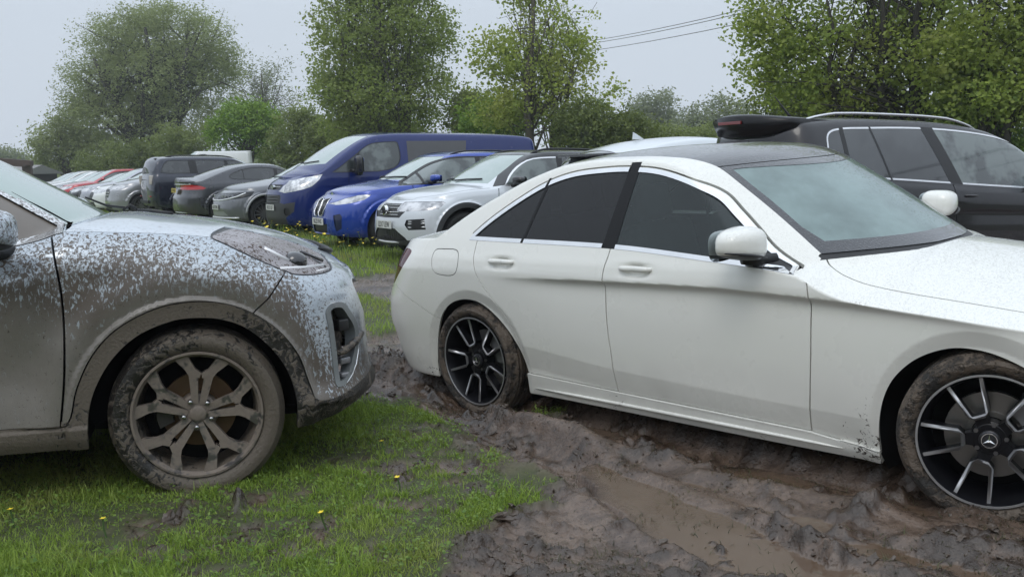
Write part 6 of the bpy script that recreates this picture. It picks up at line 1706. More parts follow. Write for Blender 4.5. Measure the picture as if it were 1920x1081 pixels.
def build_row():
    silver = paint('pale_silver_paint', (.60, .63, .66), .15, .3)
    blue = paint('bright_blue_paint', (.006, .045, .33), .25, .26)
    vblue = paint('deep_blue_paint', (.001, .013, .115), .0, .26, spec=.3)
    grey = paint('mid_grey_paint', (.135, .142, .155), .4, .3)
    dgrey = paint('charcoal_paint', (.055, .057, .065), .5, .28)
    navy = paint('navy_black_paint', (.010, .014, .030), .3, .25)
    gl = plain('gloss_dark', (.012, .012, .014), .2, 0, .5); ch = CHR(); dk = BLK()
    # ---------- pale silver crossover
    def troc(root, s):
        em = disc_badge(root, .835, 0, .725, .068, .068, ch)
        c = MB(); c.tube([(.85, .052 * cos(a), .725 + .052 * sin(a)) for a in np.linspace(0, 2 * pi, 25)], .006, 6, False)
        for P in ([(-.035, .038), (-.016, -.005), (0, .03), (.016, -.005), (.035, .038)], [(-.05, .012), (-.026, -.044), (0, .002), (.026, -.044), (.05, .012)]): c.tube([(.85, a, .725 + b) for a, b in P], .0055, 6)
        c.build('emblem_mark', plain('emblem_dark', (.05, .05, .055), .3, .5), em, smooth=True)
        for z in (.665, .70, .76, .80):
            yw = .36 + (z - .64) * .4
            strip(root, [(float(s.xF(z)) + .012 - .09 * (abs(y) / .45) ** 2, y, z) for y in np.linspace(-yw, yw, 13)], .006, ch, 'grille_bar')
        strip(root, [(float(s.xF(.27)) + .01 - .28 * (abs(y) / .75) ** 2.5, y, .275 + .03 * (y / .7) ** 2) for y in np.linspace(-.72, .72, 17)], .018, plain('satin_silver', (.6, .6, .6), .35, .6), 'skid_strip')
        for sd in (1, -1):
            for z in (.495, .545, .575): strip(root, [(float(s.xF(z)) - .10 - .16 * t, sd * (.57 + .24 * t), z + .01 * t) for t in np.linspace(0, 1, 5)], .012, plain('day_lamp', (.75, .76, .78), .15, .3), 'fog_lamp')
        m = MB()
        for k in range(-9, 10):
            for d in (-1, 1): m.tube([(.812 - .06 * (k / 9) ** 2, .055 * k, .31), (.812 - .06 * (k / 9) ** 2, .055 * k + d * .06, .46)], .006, 4)
        m.build('honeycomb_mesh', dk, root)
    row_car(dict(pose=(-1.78 + .5 * 0 + .83 * .866, 14.4 + .83 * .5, 0, -150), WB=2.59, fo=.83, ro=.81, W=.905, Rt=.345, clad=True, paint=silver, roofpaint=gl, blackpillars=True, mirrorm=gl,
        label='pale silver crossover with a black roof, next to the white saloon\'s tail',
        zs=[(.84, .80), (.72, .835), (.5, .885), (.2, .94), (-.1, .975), (-.5, .995), (-.8, 1.02), (-1.5, 1.035), (-2.5, 1.06), (-3.4, 1.08)],
        deck=[(.84, .80), (.72, .875), (.46, .965), (.06, 1.035), (-.24, 1.065), (-.5, 1.08), (-2, 1.08), (-3.4, 1.08)],
        top=[(.3, .8), (.1, .93), (-.22, 1.075), (-.6, 1.285), (-.95, 1.455), (-1.15, 1.51), (-1.6, 1.54), (-2.2, 1.53), (-2.8, 1.48), (-3.05, 1.38), (-3.3, 1.12), (-3.6, .8)],
        dlo=[(-.64, 1.025), (-.79, 1.19), (-1.1, 1.385), (-1.6, 1.43), (-2.29, 1.41), (-2.75, 1.30), (-2.95, 1.09)], frame=.018, surroundm=plain('bright_trim', (.75, .75, .76), .2, .8),
        pillars=[(-1.62, -1.70, .10)], doors=[[(-.55, 1.1), (-.5, .36), (-1.62, .36), (-1.64, 1.1)], [(-1.65, 1.1), (-1.63, .36), (-2.2, .36), (-2.45, .75), (-2.6, 1.1)]], handles=(-1.45, -2.4),
        gaps=[[(-.55, 1.0), (-.5, .7), (-.5, .36)], [(-1.64, 1.04), (-1.63, .7), (-1.62, .36)], [(-2.6, 1.05), (-2.45, .75), (-2.2, .36)]],
        cowl=(-.22, .26), scrtop=(-1.0, .16), back=(-2.85, -3.15, .5, .58), mirror=(-.82, 1.0, 1.10, .2, .14), rails=(-1.25, -2.75, .035, dk), wipers=True,
        feats=[dict(key='lamp', name='headlight', proj='side', pts=[(.79, .825), (.55, .845), (.33, .845), (.30, .825), (.41, .742), (.62, .722), (.775, .71)], mat=lens_mat(.65), sided=True, off=-.004, tags='LT'),
               dict(key='grille', name='grille', proj='front', pts=[(-.05, .815), (.50, .815), (.53, .735), (.40, .625), (-.05, .62)], mat=dk, off=-.012, tags='LT'),
               dict(key='lowgrille', name='air_intake', proj='front', pts=[(-.05, .475), (.30, .475), (.52, .36), (.58, .30), (-.05, .30)], mat=dk, off=-.02),
               dict(key='fog', name='fog_recess', proj='front', pts=[(.555, .60), (.80, .615), (.82, .47), (.60, .46), (.53, .53)], mat=dk, sided=True, off=-.02)],
        plates=[(.852, .525, 'LD17 LEW', 'f')], extra=troc))
    # ---------- bright blue compact MPV
    def bmw(root, s):
        for sd in (1, -1):
            strip(root, [(float(s.xF(z)) + .022 - .05 * y, sd * y, z) for y, z in [(.03, .82), (.20, .84), (.235, .80), (.215, .62), (.17, .555), (.05, .55), (.02, .60), (.02, .80), (.03, .82)]], .008, ch, 'grille_ring')
            for k in range(6): y = .055 + .028 * k; strip(root, [(float(s.xF(z)) + .008 - .05 * y, sd * y, z) for z in (.57, .70, .82)], .004, plain('grille_slat', (.16, .16, .17), .3, .8), 'grille_bar', 5)
        strip(root, [(float(s.xF(.27)) + .015 - .3 * (abs(y) / .8) ** 2.2, y, .262) for y in np.linspace(-.78, .78, 17)], .016, blue, 'splitter')
        b = disc_badge(root, float(s.xF(.87)) - .035, 0, .895, .038, .036, ch)
    row_car(dict(pose=(-3.19 + .87 * .866, 16.91 + .87 * .5, 0, -150), WB=2.67, fo=.87, ro=.85, W=.91, Rt=.335, paint=blue, wheel='alloy', spokes=12,
        label='bright blue compact people carrier beside the silver crossover', mirrorm=blue,
        zs=[(.88, .80), (.75, .86), (.5, .92), (.1, .98), (-.4, 1.02), (-.8, 1.03), (-1.6, 1.04), (-2.6, 1.06), (-3.6, 1.08)],
        deck=[(.88, .80), (.78, .87), (.51, .985), (.06, 1.075), (-.29, 1.12), (-.6, 1.12), (-3.6, 1.1)],
        top=[(.3, .84), (0, 1.0), (-.25, 1.11), (-.6, 1.29), (-.98, 1.465), (-1.2, 1.545), (-1.5, 1.575), (-2.0, 1.585), (-2.7, 1.56), (-3.2, 1.49), (-3.4, 1.36), (-3.55, 1.1), (-3.8, .8)],
        dlo=[(-.22, 1.025), (-.45, 1.13), (-.70, 1.27), (-1.0, 1.41), (-1.25, 1.475), (-1.82, 1.49), (-2.6, 1.46), (-3.1, 1.36), (-3.3, 1.08)],
        pillars=[(-.66, -.70, .04), (-1.75, -1.80, .09)], darkfrom=2, doors=[[(-.45, 1.1), (-.5, .36), (-1.72, .36), (-1.74, 1.1)], [(-1.76, 1.1), (-1.74, .36), (-2.3, .36), (-2.55, .75), (-2.7, 1.1)]], handles=(-1.5, -2.5),
        gaps=[[(-.46, 1.02), (-.48, .7), (-.5, .36)], [(-1.75, 1.04), (-1.74, .7), (-1.73, .36)]],
        cowl=(-.27, .24), scrtop=(-1.06, .16), back=(-3.25, -3.48, .5, .58), mirror=(-.84, 1.0, 1.13, .2, .14), rails=(-1.3, -3.0, .03, dk), raily=.56, wipers=True,
        feats=[dict(key='lamp', name='headlight', proj='side', pts=[(.80, .76), (.62, .84), (.45, .888), (.28, .90), (.30, .87), (.40, .815), (.60, .765), (.76, .738)], mat=lens_mat(.6), sided=True, off=-.003, tags='LT'),
               dict(key='grille', name='grille', proj='front', pts=[(-.05, .82), (.19, .84), (.23, .80), (.21, .62), (.16, .555), (-.05, .55)], mat=dk, off=-.012, tags='LT'),
               dict(key='duct', name='air_intake', proj='front', pts=[(.52, .57), (.66, .595), (.70, .55), (.69, .36), (.58, .31), (.55, .40)], mat=paint('navy_duct', (.004, .010, .05), 0, .35, spec=.3), sided=True, off=-.012),
               dict(key='low', name='lower_grille', proj='front', pts=[(-.05, .42), (.34, .42), (.30, .28), (-.05, .28)], mat=dk, off=-.02)],
        plates=[(.895, .462, 'BG22 FHG', 'f')], extra=bmw))
    # ---------- deep blue van
    def van(root, s):
        for z in (.69, .745, .80):
            strip(root, [(float(s.xF(z)) + .014 - .10 * (y / .5) ** 2, y, z) for y in np.linspace(-.46, .46, 11)], .011, plain('grille_grey', (.06, .06, .065), .4), 'grille_bar')
        e = disc_badge(root, float(s.xF(.985)) + .02, 0, .985, .085, .04, plain('oval_emblem', (.45, .47, .5), .25, .8))
        strip(root, [(float(s.xF(.985)) + .008 - .10 * (y / .5) ** 2, y, .985) for y in np.linspace(-.42, .42, 11)], .008, ch, 'grille_bar')
        for sd in (1, -1):
            m = MB(); m.tube([(-.42, sd * .93, 1.30), (-.50, sd * 1.05, 1.27)], .03, 8); m.build('mirror_stalk', BLK(), root, smooth=True)
            h = superell(-.52, sd * 1.13, 1.38, .07, .115, .20, .5); hd = h.build('mirror', gl, root, smooth=True)
            w = MB(); w.box((-.60, sd * 1.13, 1.40), (.006, .18, .28)); w.build('mirror_glass', plain('mirror_glass', (.6, .65, .68), .04, 1.0), hd)
    row_car(dict(pose=(-4.86 + .95 * .866, 20.7 + .95 * .5, 0, -150), van=True, WB=3.5, fo=.96, ro=1.42, W=.985, Rt=.345, paint=vblue, wheel='dark', spokes=8, na=220, ns=44, cf=.62, nf=2.6, cr=.25, nr=4,
        label='deep blue panel van standing tallest in the far row', group='vans among the parked cars',
        prof=[(-.1, .95), (0, .965), (.12, .985), (.45, 1.0), (.9, .985), (1.0, .97), (1.2, .95)], crease=[(-6, 1.0), (1, .98)], cA=.02,
        zs=[(.97, 1.0), (.85, 1.08), (.6, 1.17), (.35, 1.22), (0, 1.245), (-.4, 1.245), (-1.2, 1.25), (-2, 1.26), (-5, 1.28)],
        deck=[(.97, 1.02), (.86, 1.11), (.62, 1.24), (.33, 1.36), (.2, 1.40), (0, 1.42), (-5, 1.4)],
        top=[(.6, 1.18), (.36, 1.36), (.18, 1.48), (-.2, 1.72), (-.6, 1.93), (-.8, 2.005), (-1.0, 2.045), (-1.5, 2.07), (-3.4, 2.055), (-4.4, 2.02), (-4.75, 1.98), (-4.88, 1.84), (-4.93, 1.4), (-5.0, 1.0)],
        front=[(.84, .14), (.92, .25), (.965, .38), (.97, .55), (.955, .75), (.925, .90), (.88, 1.0), (.80, 1.08), (.6, 1.18)], rear=[(-4.83, .2), (-4.91, .4), (-4.92, .8), (-4.92, 1.28), (-4.91, 1.4)],
        df=.16, dr=.02, crown=.06, tumble=.17, bow=.012, wq=.82, dlo=[(-.02, 1.255), (-.22, 1.38), (-.52, 1.58), (-.78, 1.76), (-.95, 1.83), (-1.3, 1.86), (-1.5, 1.85), (-1.535, 1.75), (-1.535, 1.50), (-1.46, 1.38), (-1.32, 1.30), (-1.1, 1.265)], frame=.014, pillars=[(-.62, -.62, .05)], darkfrom=3,
        gaps=[[(-.38, 1.24), (-.36, 1.0), (-.42, .42)], [(-1.62, 1.25), (-1.62, .9), (-1.62, .32)], [(-2.78, 1.25), (-2.78, .8), (-2.78, .32)]], doors=[[(-.38, 1.25), (-.36, 1.0), (-.42, .35), (-1.6, .32), (-1.6, 1.25)]], handles=(-1.45,),
        cowl=(.30, .26), scrtop=(-.80, .13), scrw=(.76, .66), bonin=.09, wipers=True,
        feats=[dict(key='sidepane', name='side_window', proj='side', pts=[(-1.72, 1.87), (-1.70, 1.34), (-3.02, 1.33), (-3.12, 1.87)], mat=plain('dark_side_pane', (.06, .06, .063), .25, 0, .4), sided=True, tags='ST', ymin=.5, off=.002),
               dict(key='lamp', name='headlight', proj='side', pts=[(.905, .90), (.84, 1.0), (.72, 1.105), (.50, 1.16), (.17, 1.225), (.26, 1.11), (.42, .985), (.62, .925), (.86, .868)], mat=lens_mat(.8), sided=True, off=.002, tags='LT'),
               dict(key='g1', name='grille', proj='front', pts=[(-.05, 1.035), (.46, 1.03), (.40, .93), (-.05, .93)], mat=dk, off=-.012, tags='LT'),
               dict(key='g2', name='lower_grille', proj='front', pts=[(-.05, .83), (.46, .83), (.50, .75), (.47, .665), (-.05, .66)], mat=dk, off=-.012),
               dict(key='fogr', name='fog_recess', proj='front', pts=[(.62, .55), (.74, .56), (.76, .44), (.64, .44)], mat=dk, sided=True, off=-.02, round=True),
               dict(key='bump', name='front_bumper', proj='front', pts=[(-.05, .66), (.5, .67), (.62, .65), (.86, .69), (.84, .50), (.66, .38), (.62, .1), (-.05, .1)], mat=plain('grey_plastic', (.035, .036, .038), .5))],
        plates=[(.985, .575, 'RO15 LUF', 'f')], extra=van))
    # ---------- grey electric hatch
    def ioniq(root, s):
        bl = plain('light_blade', (.75, .76, .78), .25, .3)
        for sd in (1, -1):
            nose_strip(root, s, [(sd * y, z) for y, z in [(.02, .675), (.25, .675), (.45, .69), (.62, .71), (.74, .735), (.82, .765), (.86, .81), (.875, .835)]], .017, bl, 'trim_blade')
            for y in (.35, .47, .59, .70):
                m = MB(); m.box((nose_x(s, y, .765) - .008, sd * y, .765), (.05, .07, .06)); m.build('lamp_cell', plain('lamp_cell', (.40, .41, .43), .1, .5), root, bevel=.006)
        nose_strip(root, s, [(y, .285 + .0 * abs(y)) for y in np.linspace(-.86, .86, 25)], .024, plain('satin_silver', (.6, .6, .6), .35, .6), 'skid_strip')
        for sd in (1, -1):
            a = MB(); P = [(.0 + .43 * cos(t), sd * (float(s.side_y(.43 * cos(t), .365 + .43 * sin(t))) + .004), .365 + .43 * sin(t)) for t in np.linspace(.05, 3.05, 24)]
            a.tube(P, .028, 6); a.build('arch_trim', plain('arch_grey', (.36, .37, .38), .4, .2), root, smooth=True)
    row_car(dict(pose=(-6.71 + .86 * .866, 23.18 + .86 * .5, 0, -150), WB=3.0, fo=.86, ro=.79, W=.94, Rt=.36, aR=.405, flare=.03, paint=grey, wheel='turbine', spokes=14,
        label='mid grey electric hatchback with a pale strip under its slim lamps',
        zs=[(.87, .80), (.75, .85), (.5, .915), (.1, .96), (-.4, 1.0), (-1.6, 1.03), (-3.0, 1.06), (-3.8, 1.08)],
        deck=[(.87, .82), (.77, .885), (.36, 1.03), (-.1, 1.09), (-.46, 1.13), (-3.8, 1.1)],
        top=[(.2, .82), (-.1, 1.0), (-.49, 1.155), (-1.0, 1.40), (-1.3, 1.52), (-1.6, 1.59), (-2.2, 1.61), (-2.8, 1.57), (-3.3, 1.42), (-3.7, 1.12), (-4, .9)],
        dlo=[(-.45, 1.02), (-.9, 1.27), (-1.3, 1.44), (-1.9, 1.50), (-2.7, 1.46), (-3.2, 1.30), (-3.4, 1.08)], pillars=[(-1.85, -1.9, .09)],
        cowl=(-.45, .24), scrtop=(-1.35, .16), back=(-3.1, -3.6, .5, .6), mirror=(-1.0, 1.02, 1.12, .2, .14), wipers=True, flarec=True,
        feats=[dict(key='lamp', name='headlight', proj='side', ymin=.04, pts=[(.92, .82), (.60, .845), (.22, .865), (.30, .77), (.55, .715), (.92, .69)], mat=plain('dark_lens', (.018, .020, .023), .28, spec=.3), off=.003, tags='LT'),
               dict(key='low', name='air_intake', proj='front', pts=[(-.05, .44), (.50, .43), (.66, .33), (-.05, .31)], mat=plain('grille_silver', (.28, .29, .29), .4, .4), off=-.01)],
        plates=[(.878, .52, 'HG73 KWB', 'f')], extra=ioniq))
    # ---------- charcoal saloon, tail towards us
    def jag(root, s):
        xr = -2.96 - 1.03
        strip(root, [(xr + .05 + .26 * (abs(y) / .8) ** 2.4, y, 1.012) for y in np.linspace(-.74, .74, 17)], .012, ch, 'boot_strip')
        strip(root, [(xr + .03 + .26 * (abs(y) / .8) ** 2.4, y, .29) for y in np.linspace(-.70, .70, 17)], .014, ch, 'bumper_strip')
    jp = (-8.78 + (1.03 + 2.96) * .866, 26.64 + (1.03 + 2.96) * .5, -.0, 30)
    row_car(dict(pose=jp, WB=2.96, fo=.9, ro=1.03, W=.93, Rt=.345, paint=dgrey, wheel='dark', spokes=10, cr=.6, nr=2.5,
        label='charcoal saloon parked tail first with a long red tail light',
        zs=[(.91, .78), (.6, .86), (0, .94), (-.8, 1.0), (-1.6, 1.06), (-2.6, 1.10), (-3.3, 1.09), (-3.8, 1.08), (-4.05, 1.06)],
        deck=[(.91, .80), (.5, .95), (-.2, 1.05), (-.6, 1.08), (-3.2, 1.2), (-3.5, 1.20), (-3.8, 1.19), (-4.0, 1.17), (-4.1, 1.1)],
        top=[(.2, .8), (-.4, 1.06), (-.9, 1.30), (-1.3, 1.47), (-1.6, 1.52), (-2.1, 1.535), (-2.5, 1.50), (-2.9, 1.41), (-3.3, 1.28), (-3.6, 1.17), (-4.1, .9)],
        dlo=[(-.7, 1.03), (-1.1, 1.25), (-1.5, 1.38), (-2.0, 1.42), (-2.4, 1.37), (-2.70, 1.26), (-2.76, 1.20), (-2.72, 1.14), (-2.6, 1.115)], pillars=[(-1.5, -1.52, .09), (-2.36, -2.42, .02)], darkfrom=0, frame=.016,
        cowl=(-.5, .24), scrtop=(-1.32, .15), back=(-2.75, -3.4, .52, .6), mirror=(-.95, .98, 1.08, .2, .13),
        feats=[dict(key='tail', name='tail_light', proj='side', end='r', pts=[(-3.98, 1.0), (-3.70, 1.0), (-3.50, .965), (-3.38, .91), (-3.46, .875), (-3.75, .875), (-3.98, .88)], mat=paint('red_lens', (.42, .008, .012), 0, .12, dirt=0), sided=True, off=.002, tags='L'),
               dict(key='spoil', name='boot_spoiler', proj='side', end='r', pts=[(-4.1, 1.17), (-3.72, 1.13), (-3.62, 1.06), (-4.1, 1.02)], mat=gl, tags='LT', off=.003)],
        rear=[(-3.86, .2), (-3.95, .3), (-4.0, .45), (-3.99, .65), (-3.93, .8), (-3.90, .95), (-3.93, 1.06), (-3.95, 1.15)],
        plates=[(-4.005, .86, 'KP17 NDU', 'r', True)], extra=jag))
    # ---------- navy seven-seater, tail towards us
    def disco(root, s):
        xr = -2.92 - 1.0
        for sd in (1, -1):
            m = MB(); m.box((xr + .09, sd * .76, 1.13), (.14, .10, .26)); m.build('tail_light', plain('pale_lens', (.55, .5, .46), .15, 0, .8), root, bevel=.02)
            m = MB(); m.box((xr + .04, sd * .66, .66), (.06, .2, .03)); m.build('reflector', paint('red_lens', (.42, .008, .012), 0, .12, dirt=0), root, bevel=.006)
        m = MB(); m.box((xr + .36, 0, 1.73), (.26, 1.16, .04)); m.build('roof_spoiler', gl, root, bevel=.02)
        m = MB(); m.box((xr + .0, 0, .50), (.04, 1.2, .10)); m.build('bumper_strip', dk, root, bevel=.01)
    row_car(dict(pose=(-10.7 + (1.0 + 2.92) * .866, 29.8 + (1.0 + 2.92) * .5, 0, 30), WB=2.92, fo=.9, ro=1.0, W=.98, Rt=.38, aR=.43, clad=False, paint=navy, wheel='dark', spokes=10, cr=.30, nr=3.2,
        label='navy seven-seat off-roader parked tail first beside the charcoal saloon',
        zs=[(.91, .95), (.6, 1.03), (0, 1.12), (-.8, 1.2), (-1.6, 1.24), (-2.6, 1.28), (-3.9, 1.30)],
        deck=[(.91, .97), (.5, 1.10), (-.2, 1.20), (-3.9, 1.32)],
        top=[(.2, 1.05), (-.3, 1.22), (-.8, 1.52), (-1.2, 1.70), (-1.5, 1.77), (-2.2, 1.81), (-3.0, 1.82), (-3.6, 1.795), (-3.78, 1.69), (-3.9, 1.40), (-4.1, 1.1)],
        dlo=[(-.65, 1.21), (-1.0, 1.47), (-1.3, 1.62), (-1.9, 1.67), (-3.0, 1.68), (-3.42, 1.65), (-3.62, 1.34)], pillars=[(-1.7, -1.72, .10), (-2.62, -2.74, .22)], darkfrom=0, frame=.02, tumble=.25,
        cowl=(-.35, .2), scrtop=(-1.2, .12), mirror=(-.85, 1.08, 1.3, .22, .2), rails=(-1.4, -3.4, .03, dk),
        feats=[], rear=[(-3.78, .25), (-3.88, .35), (-3.92, .55), (-3.92, .8), (-3.90, 1.1), (-3.86, 1.3)],
        zb=[(-4, .40), (-3.5, .33), (-2.4, .28), (-.5, .28), (.45, .3), (.9, .35)], gc=.28, extra=disco))
def far_car(pose, paintm, label, H=1.5, L=4.3, kind='hatch', extra=None, lamp=.6, roofpaint=None, grille=True, group='cars parked along the far row'):
    """further members of the row: body, glass, lamps, wheels, seen only over bonnets"""
    WB = L * .61; fo = L * .2; ro = L - WB - fo; W = .90; k = H / 1.5; b = .98 * k + .0
    dk = BLK()
    zs = [(fo + .01, .76 * k), (fo - .12, .81 * k), (.3, .88 * k), (0, .92 * k), (-.5, .96 * k), (-1.5, b), (-WB, 1.01 * k), (-WB - ro, 1.02 * k)]
    deck = [(fo + .01, .77 * k), (fo - .1, .84 * k), (.35, .94 * k), (0, 1.0 * k), (-.3, 1.04 * k), (-WB - ro, 1.05 * k)]
    if kind == 'van':
        top = [(.5, 1.0 * k), (-.3, 1.1 * k), (-1.0, 1.42 * k), (-1.25, 1.5 * k), (-WB - ro + .2, 1.5 * k), (-WB - ro, 1.4 * k), (-WB - ro - .1, .9 * k)]
        dlo = [(-.6, b * .985 + .01), (-.95, 1.25 * k), (-1.2, 1.36 * k), (-1.7, 1.38 * k), (-1.85, 1.2 * k), (-1.9, b + .02)]
    else:
        top = [(.2, .86 * k), (-.25, 1.04 * k), (-.7, 1.26 * k), (-1.1, 1.43 * k), (-1.4, 1.49 * k), (-1.9, 1.5 * k), (-2.5, 1.47 * k), (-WB - ro + .7, 1.36 * k), (-WB - ro + .25, 1.1 * k), (-WB - ro - .2, .8 * k)]
        dlo = [(-.55, .96 * k + .01), (-.85, 1.16 * k), (-1.2, 1.33 * k), (-1.7, 1.40 * k), (-2.4, 1.38 * k), (-2.9, 1.26 * k), (-3.15, 1.02 * k)]
    f = [dict(key='lamp', name='headlight', proj='side', pts=[(fo - .06, .78 * k), (fo - .3, .84 * k), (fo - .52, .86 * k), (fo - .42, .78 * k), (fo - .2, .71 * k), (fo - .06, .70 * k)], mat=lens_mat(lamp), sided=True, off=.001, tags='LT'),
         dict(key='low', name='air_intake', proj='front', pts=[(-.05, .42), (.45, .42), (.55, .26), (-.05, .26)], mat=dk, off=-.02)]
    if grille: f.append(dict(key='grille', name='grille', proj='front', pts=[(-.05, .74 * k), (.36, .74 * k), (.40, .66 * k), (.28, .50 * k), (-.05, .50 * k)], mat=dk, off=-.012, tags='LT'))
    X, Y, yaw = pose
    a = R(yaw)
    return row_car(dict(pose=(X - fo * cos(a), Y - fo * sin(a), 0, yaw), WB=WB, fo=fo, ro=ro, W=W, Rt=.32 * (1 + .3 * (k - 1)), paint=paintm, label=label, zs=zs, deck=deck, top=top, dlo=dlo, tumble=.33 / k, wq=.70, roofpaint=roofpaint, roofpart=bool(roofpaint),
                        pillars=[(-1.62, -1.66, .09)] if kind != 'van' else [], cowl=(-.25, .2), scrtop=(-1.12, .14), mirror=(-.8, .99, 1.08 * k, .2, .14), feats=f, na=110, ns=24, group=group, van=(kind == 'van'), plates=[(fo + .016, .5, 'AB', 'f')] if False else [], extra=extra))
def build_far():
    yaw = -150
    def nis(root, s):
        m = MB(); 
        for z in (.60, .68, .76): strip(root, [(.86 + .012 - .09 * (y / .4) ** 2, y, z) for y in np.linspace(-.30, .30, 7)], .012, CHR(), 'grille_bar')
    far_car((-12.5, 31.5, yaw), paint('satin_grey_paint', (.30, .305, .32), .5, .3), 'silver grey SUV with a dark round-cornered grille', 1.74, 4.4, extra=nis)
    far_car((-14.1, 34.2, yaw), paint('far_white_paint', (.68, .69, .69), 0, .3), 'small white hatchback past the silver grey SUV', 1.48, 4.0)
    far_car((-15.6, 36.8, yaw), paint('bluish_silver_paint', (.36, .37, .41), .5, .3), 'bluish silver car with pale roof edge between white and black cars', 1.54)
    far_car((-17.1, 39.4, yaw), paint('black_paint', (.012, .012, .013), .2, .22), 'black car next to the red hatchback', 1.42)
    far_car((-18.65, 42.0, yaw), paint('red_paint', (.40, .012, .02), .1, .28), 'red hatchback far down the row', 1.55)
    far_car((-20.2, 44.7, yaw), paint('slate_paint', (.10, .105, .115), .5, .3), 'slate grey car beyond the red hatchback', 1.5)
    far_car((-21.8, 47.4, yaw), paint('far_white_paint', (.68, .69, .69), 0, .3), 'white car between the slate grey and the pale farthest cars', 1.5)
    far_car((-23.5, 50.4, yaw), paint('champagne_paint', (.5, .5, .47), .3, .3), 'pale car with a dark roof near the far end', 1.55, roofpaint=plain('gloss_dark', (.012, .012, .014), .2, 0, .5))
    far_car((-25.3, 53.6, yaw), paint('slate_paint', (.10, .105, .115), .5, .3), 'dark car at the very end of the row', 1.5)
    # white van in the row behind
    far_car((-18.3, 52.0, yaw - 6), paint('far_white_paint', (.68, .69, .69), 0, .3), 'white van whose roof shows above the navy off-roader', 2.42, 5.2, 'van', group='vans among the parked cars')

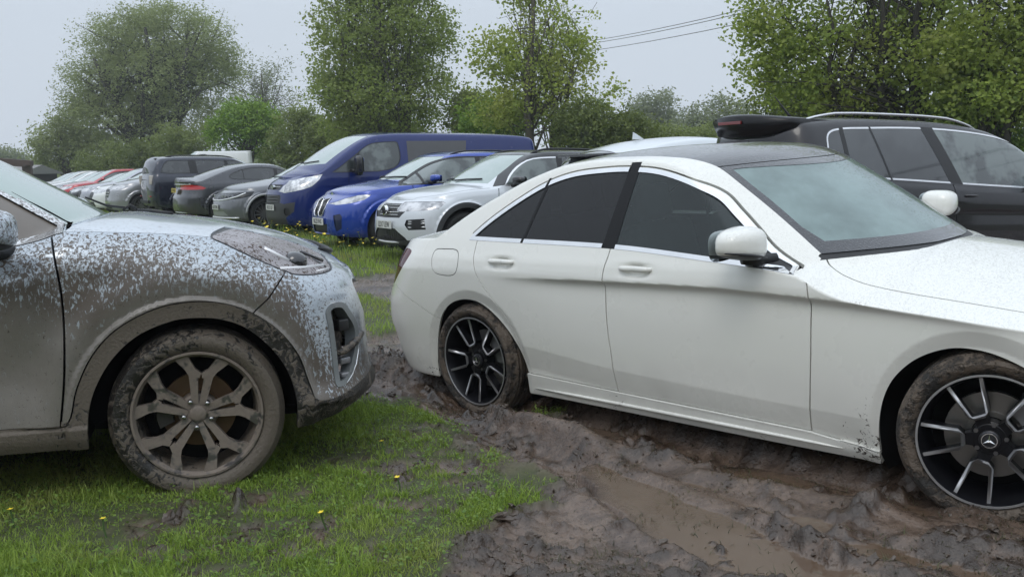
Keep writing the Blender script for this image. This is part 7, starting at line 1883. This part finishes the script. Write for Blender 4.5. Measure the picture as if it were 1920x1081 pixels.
# ------------------------------------------------------------------ dark estate behind the saloon, and the pale one behind that
def build_behind():
    dark = paint('aubergine_black_paint', (.008, .0068, .009), .0, .22, drops=.3, spec=.3)
    gl = plain('gloss_dark', (.012, .012, .014), .2, 0, .5); dk = BLK(); ch = plain('bright_rail', (.72, .72, .73), .22, .85)
    WB = 2.95
    fgl = glass('estate_glass', (.34, .44, .43), .03, .22, (.055, .08, .08), refl=.6); _g = glass('estate_glass_dark', (.10, .11, .12), .03, .4, (.04, .043, .046))
    def ex(root, s):
        xr = -WB - 1.3
        # spoiler over the back window with the third brake lamp
        m = MB(); V = []; n = 20
        for i in range(n + 1):
            y = -.66 + 1.32 * i / n; q = abs(y) / .66; x0 = xr - .06 + .30 * q ** 2.2; z0 = 1.79 - .06 * q ** 2.2; hh = .20 * (1 - .75 * q ** 3)
            V += [(x0 + .55, y, z0 + .000), (x0 + .06, y, z0 + .006), (x0 - .04, y, z0 - .025), (x0 + .03, y, z0 - .03 - hh), (x0 + .26, y, z0 - .05 - hh)]
        F = []
        for i in range(n):
            for k in range(4): F.append((i * 5 + k, i * 5 + k + 1, (i + 1) * 5 + k + 1, (i + 1) * 5 + k))
        F += [(0, 1, 2, 3, 4), tuple(n * 5 + k for k in (4, 3, 2, 1, 0))]
        m.add(V, F); sp = m.build('roof_spoiler', plain('spoiler_black', (.006, .006, .007), .25, spec=.3), root, smooth=True)
        bl = MB(); bl.box((xr - .075, .0, 1.70), (.02, .40, .035)); bl.build('brake_lamp', plain('dull_red_lens', (.16, .012, .012), .2, 0, .6), sp, bevel=.004)
        a = MB(); a.tube([(xr + .80, .05, 1.79), (xr + .78, .05, 1.83), (xr + .58, .05, 2.02)], [.035, .014, .005], 8); a.build('aerial', dk, root, smooth=True)
        seats(root, None, .42, -1.45, -2.35, -1, 1.3, -.55, 1.08)
    row = dict(pose=P_DARK, WB=WB, fo=.92, ro=1.3, W=.97, Rt=.38, aR=.43, paint=dark, wheel='dark', cr=.42, nr=2.6, na=260, ns=50,
        label='black estate-style SUV with bright roof rails behind the white saloon', group='cars of the near row',
        zs=[(.93, .88), (.6, .95), (.2, 1.0), (-.5, 1.015), (-.95, 1.03), (-1.95, 1.065), (-2.6, 1.09), (-4.3, 1.14)],
        deck=[(.93, .9), (.5, 1.03), (0, 1.10), (-.3, 1.13), (-4.3, 1.2)],
        top=[(.8, .85), (.42, 1.12), (-.12, 1.42), (-.58, 1.63), (-1.0, 1.735), (-1.6, 1.785), (-2.3, 1.805), (-3.0, 1.80), (-3.6, 1.775), (-3.95, 1.735), (-4.12, 1.60), (-4.25, 1.25), (-4.35, .9)],
        dlo=[(.18, 1.045), (-.12, 1.27), (-.45, 1.475), (-.82, 1.595), (-1.26, 1.66), (-2.01, 1.695), (-2.93, 1.675), (-3.52, 1.63), (-3.62, 1.57), (-3.655, 1.44), (-3.67, 1.14)], frame=.019, surroundm=ch, tumble=.30,
        pillars=[(-1.72, -2.28, .19), (-2.74, -3.10, .03), (-3.39, -3.41, .06)], darkfrom=1,
        gaps=[[(-.4, 1.01), (-.42, .7), (-.4, .36)], [(-1.90, 1.06), (-1.86, .7), (-1.86, .36)], [(-3.2, 1.10), (-3.0, .9), (-2.6, .5)]], doors=[[(-.4, 1.12), (-.42, .7), (-.4, .36), (-1.86, .36), (-1.90, 1.12)], [(-1.91, 1.12), (-1.87, .36), (-2.5, .36), (-3.0, .9), (-3.2, 1.14)]], handles=(-1.65, -2.85),
        cowl=(.42, .2), scrtop=(-.88, .14), back=(-4.06, -4.18, .5, .6), mirror=(-.55, 1.02, 1.16, .2, .16), rails=(-1.25, -3.85, .06, ch), raily=.60, extra=ex, gc=.22)
    root, s = row_car(row)
    for o in root.children:
        if o.name.startswith('side_window'):
            o.data.materials[0] = fgl if o.name in ('side_window',) else o.data.materials[0]
    # pale SUV further back; its roof and aerial fin show over the saloon
    def pex(root, s):
        xr = -2.7 - .9
        m = MB(); m.add([(xr + .95, .012, 1.615), (xr + 1.12, .02, 1.615), (xr + 1.12, -.02, 1.615), (xr + .95, -.012, 1.615), (xr + .955, .004, 1.71), (xr + 1.0, .004, 1.69), (xr + 1.0, -.004, 1.69), (xr + .955, -.004, 1.71)], [(0, 1, 5, 4), (1, 2, 6, 5), (2, 3, 7, 6), (3, 0, 4, 7), (4, 5, 6, 7)])
        m.build('aerial_fin', paint('pale_blue_white_paint', (.62, .66, .69), .1, .3), root)
        m = MB(); m.box((xr + .27, 0, 1.42), (.28, 1.12, .04)); m.build('roof_spoiler', gl, root, bevel=.015)
    row_car(dict(pose=P_PALE, WB=2.7, fo=.9, ro=.9, W=.93, Rt=.35, paint=paint('pale_blue_white_paint', (.62, .66, .69), .1, .3), label='pale SUV of which only the roof and aerial fin show', group='cars of the near row',
        zs=[(.91, .85), (.5, .92), (0, .98), (-1, 1.02), (-2.5, 1.05), (-3.6, 1.07)], deck=[(.91, .86), (.5, 1.0), (0, 1.07), (-3.6, 1.1)],
        top=[(.2, .9), (-.3, 1.1), (-.8, 1.36), (-1.2, 1.56), (-1.5, 1.62), (-2.0, 1.645), (-2.6, 1.60), (-3.0, 1.53), (-3.25, 1.46), (-3.4, 1.38), (-3.55, 1.2), (-3.7, 1.0)],
        dlo=[(-.6, 1.02), (-.95, 1.22), (-1.3, 1.42), (-1.8, 1.52), (-2.6, 1.48), (-3.0, 1.38), (-3.15, 1.10)], pillars=[(-1.7, -1.75, .1)], cowl=(-.25, .2), scrtop=(-1.25, .14), back=(-3.2, -3.45, .5, .6), mirror=(-.8, 1.0, 1.1, .2, .14), extra=pex))
P_DARK = (6.30, 13.10, -.13, 25, -2.0)
P_PALE = (3.96, 14.63, 0, 28)
build_ground()
build_white(); build_kia(); build_row(); build_far(); build_behind()
build_trees(); build_grass(); build_clods(); build_flowers(); build_haze()
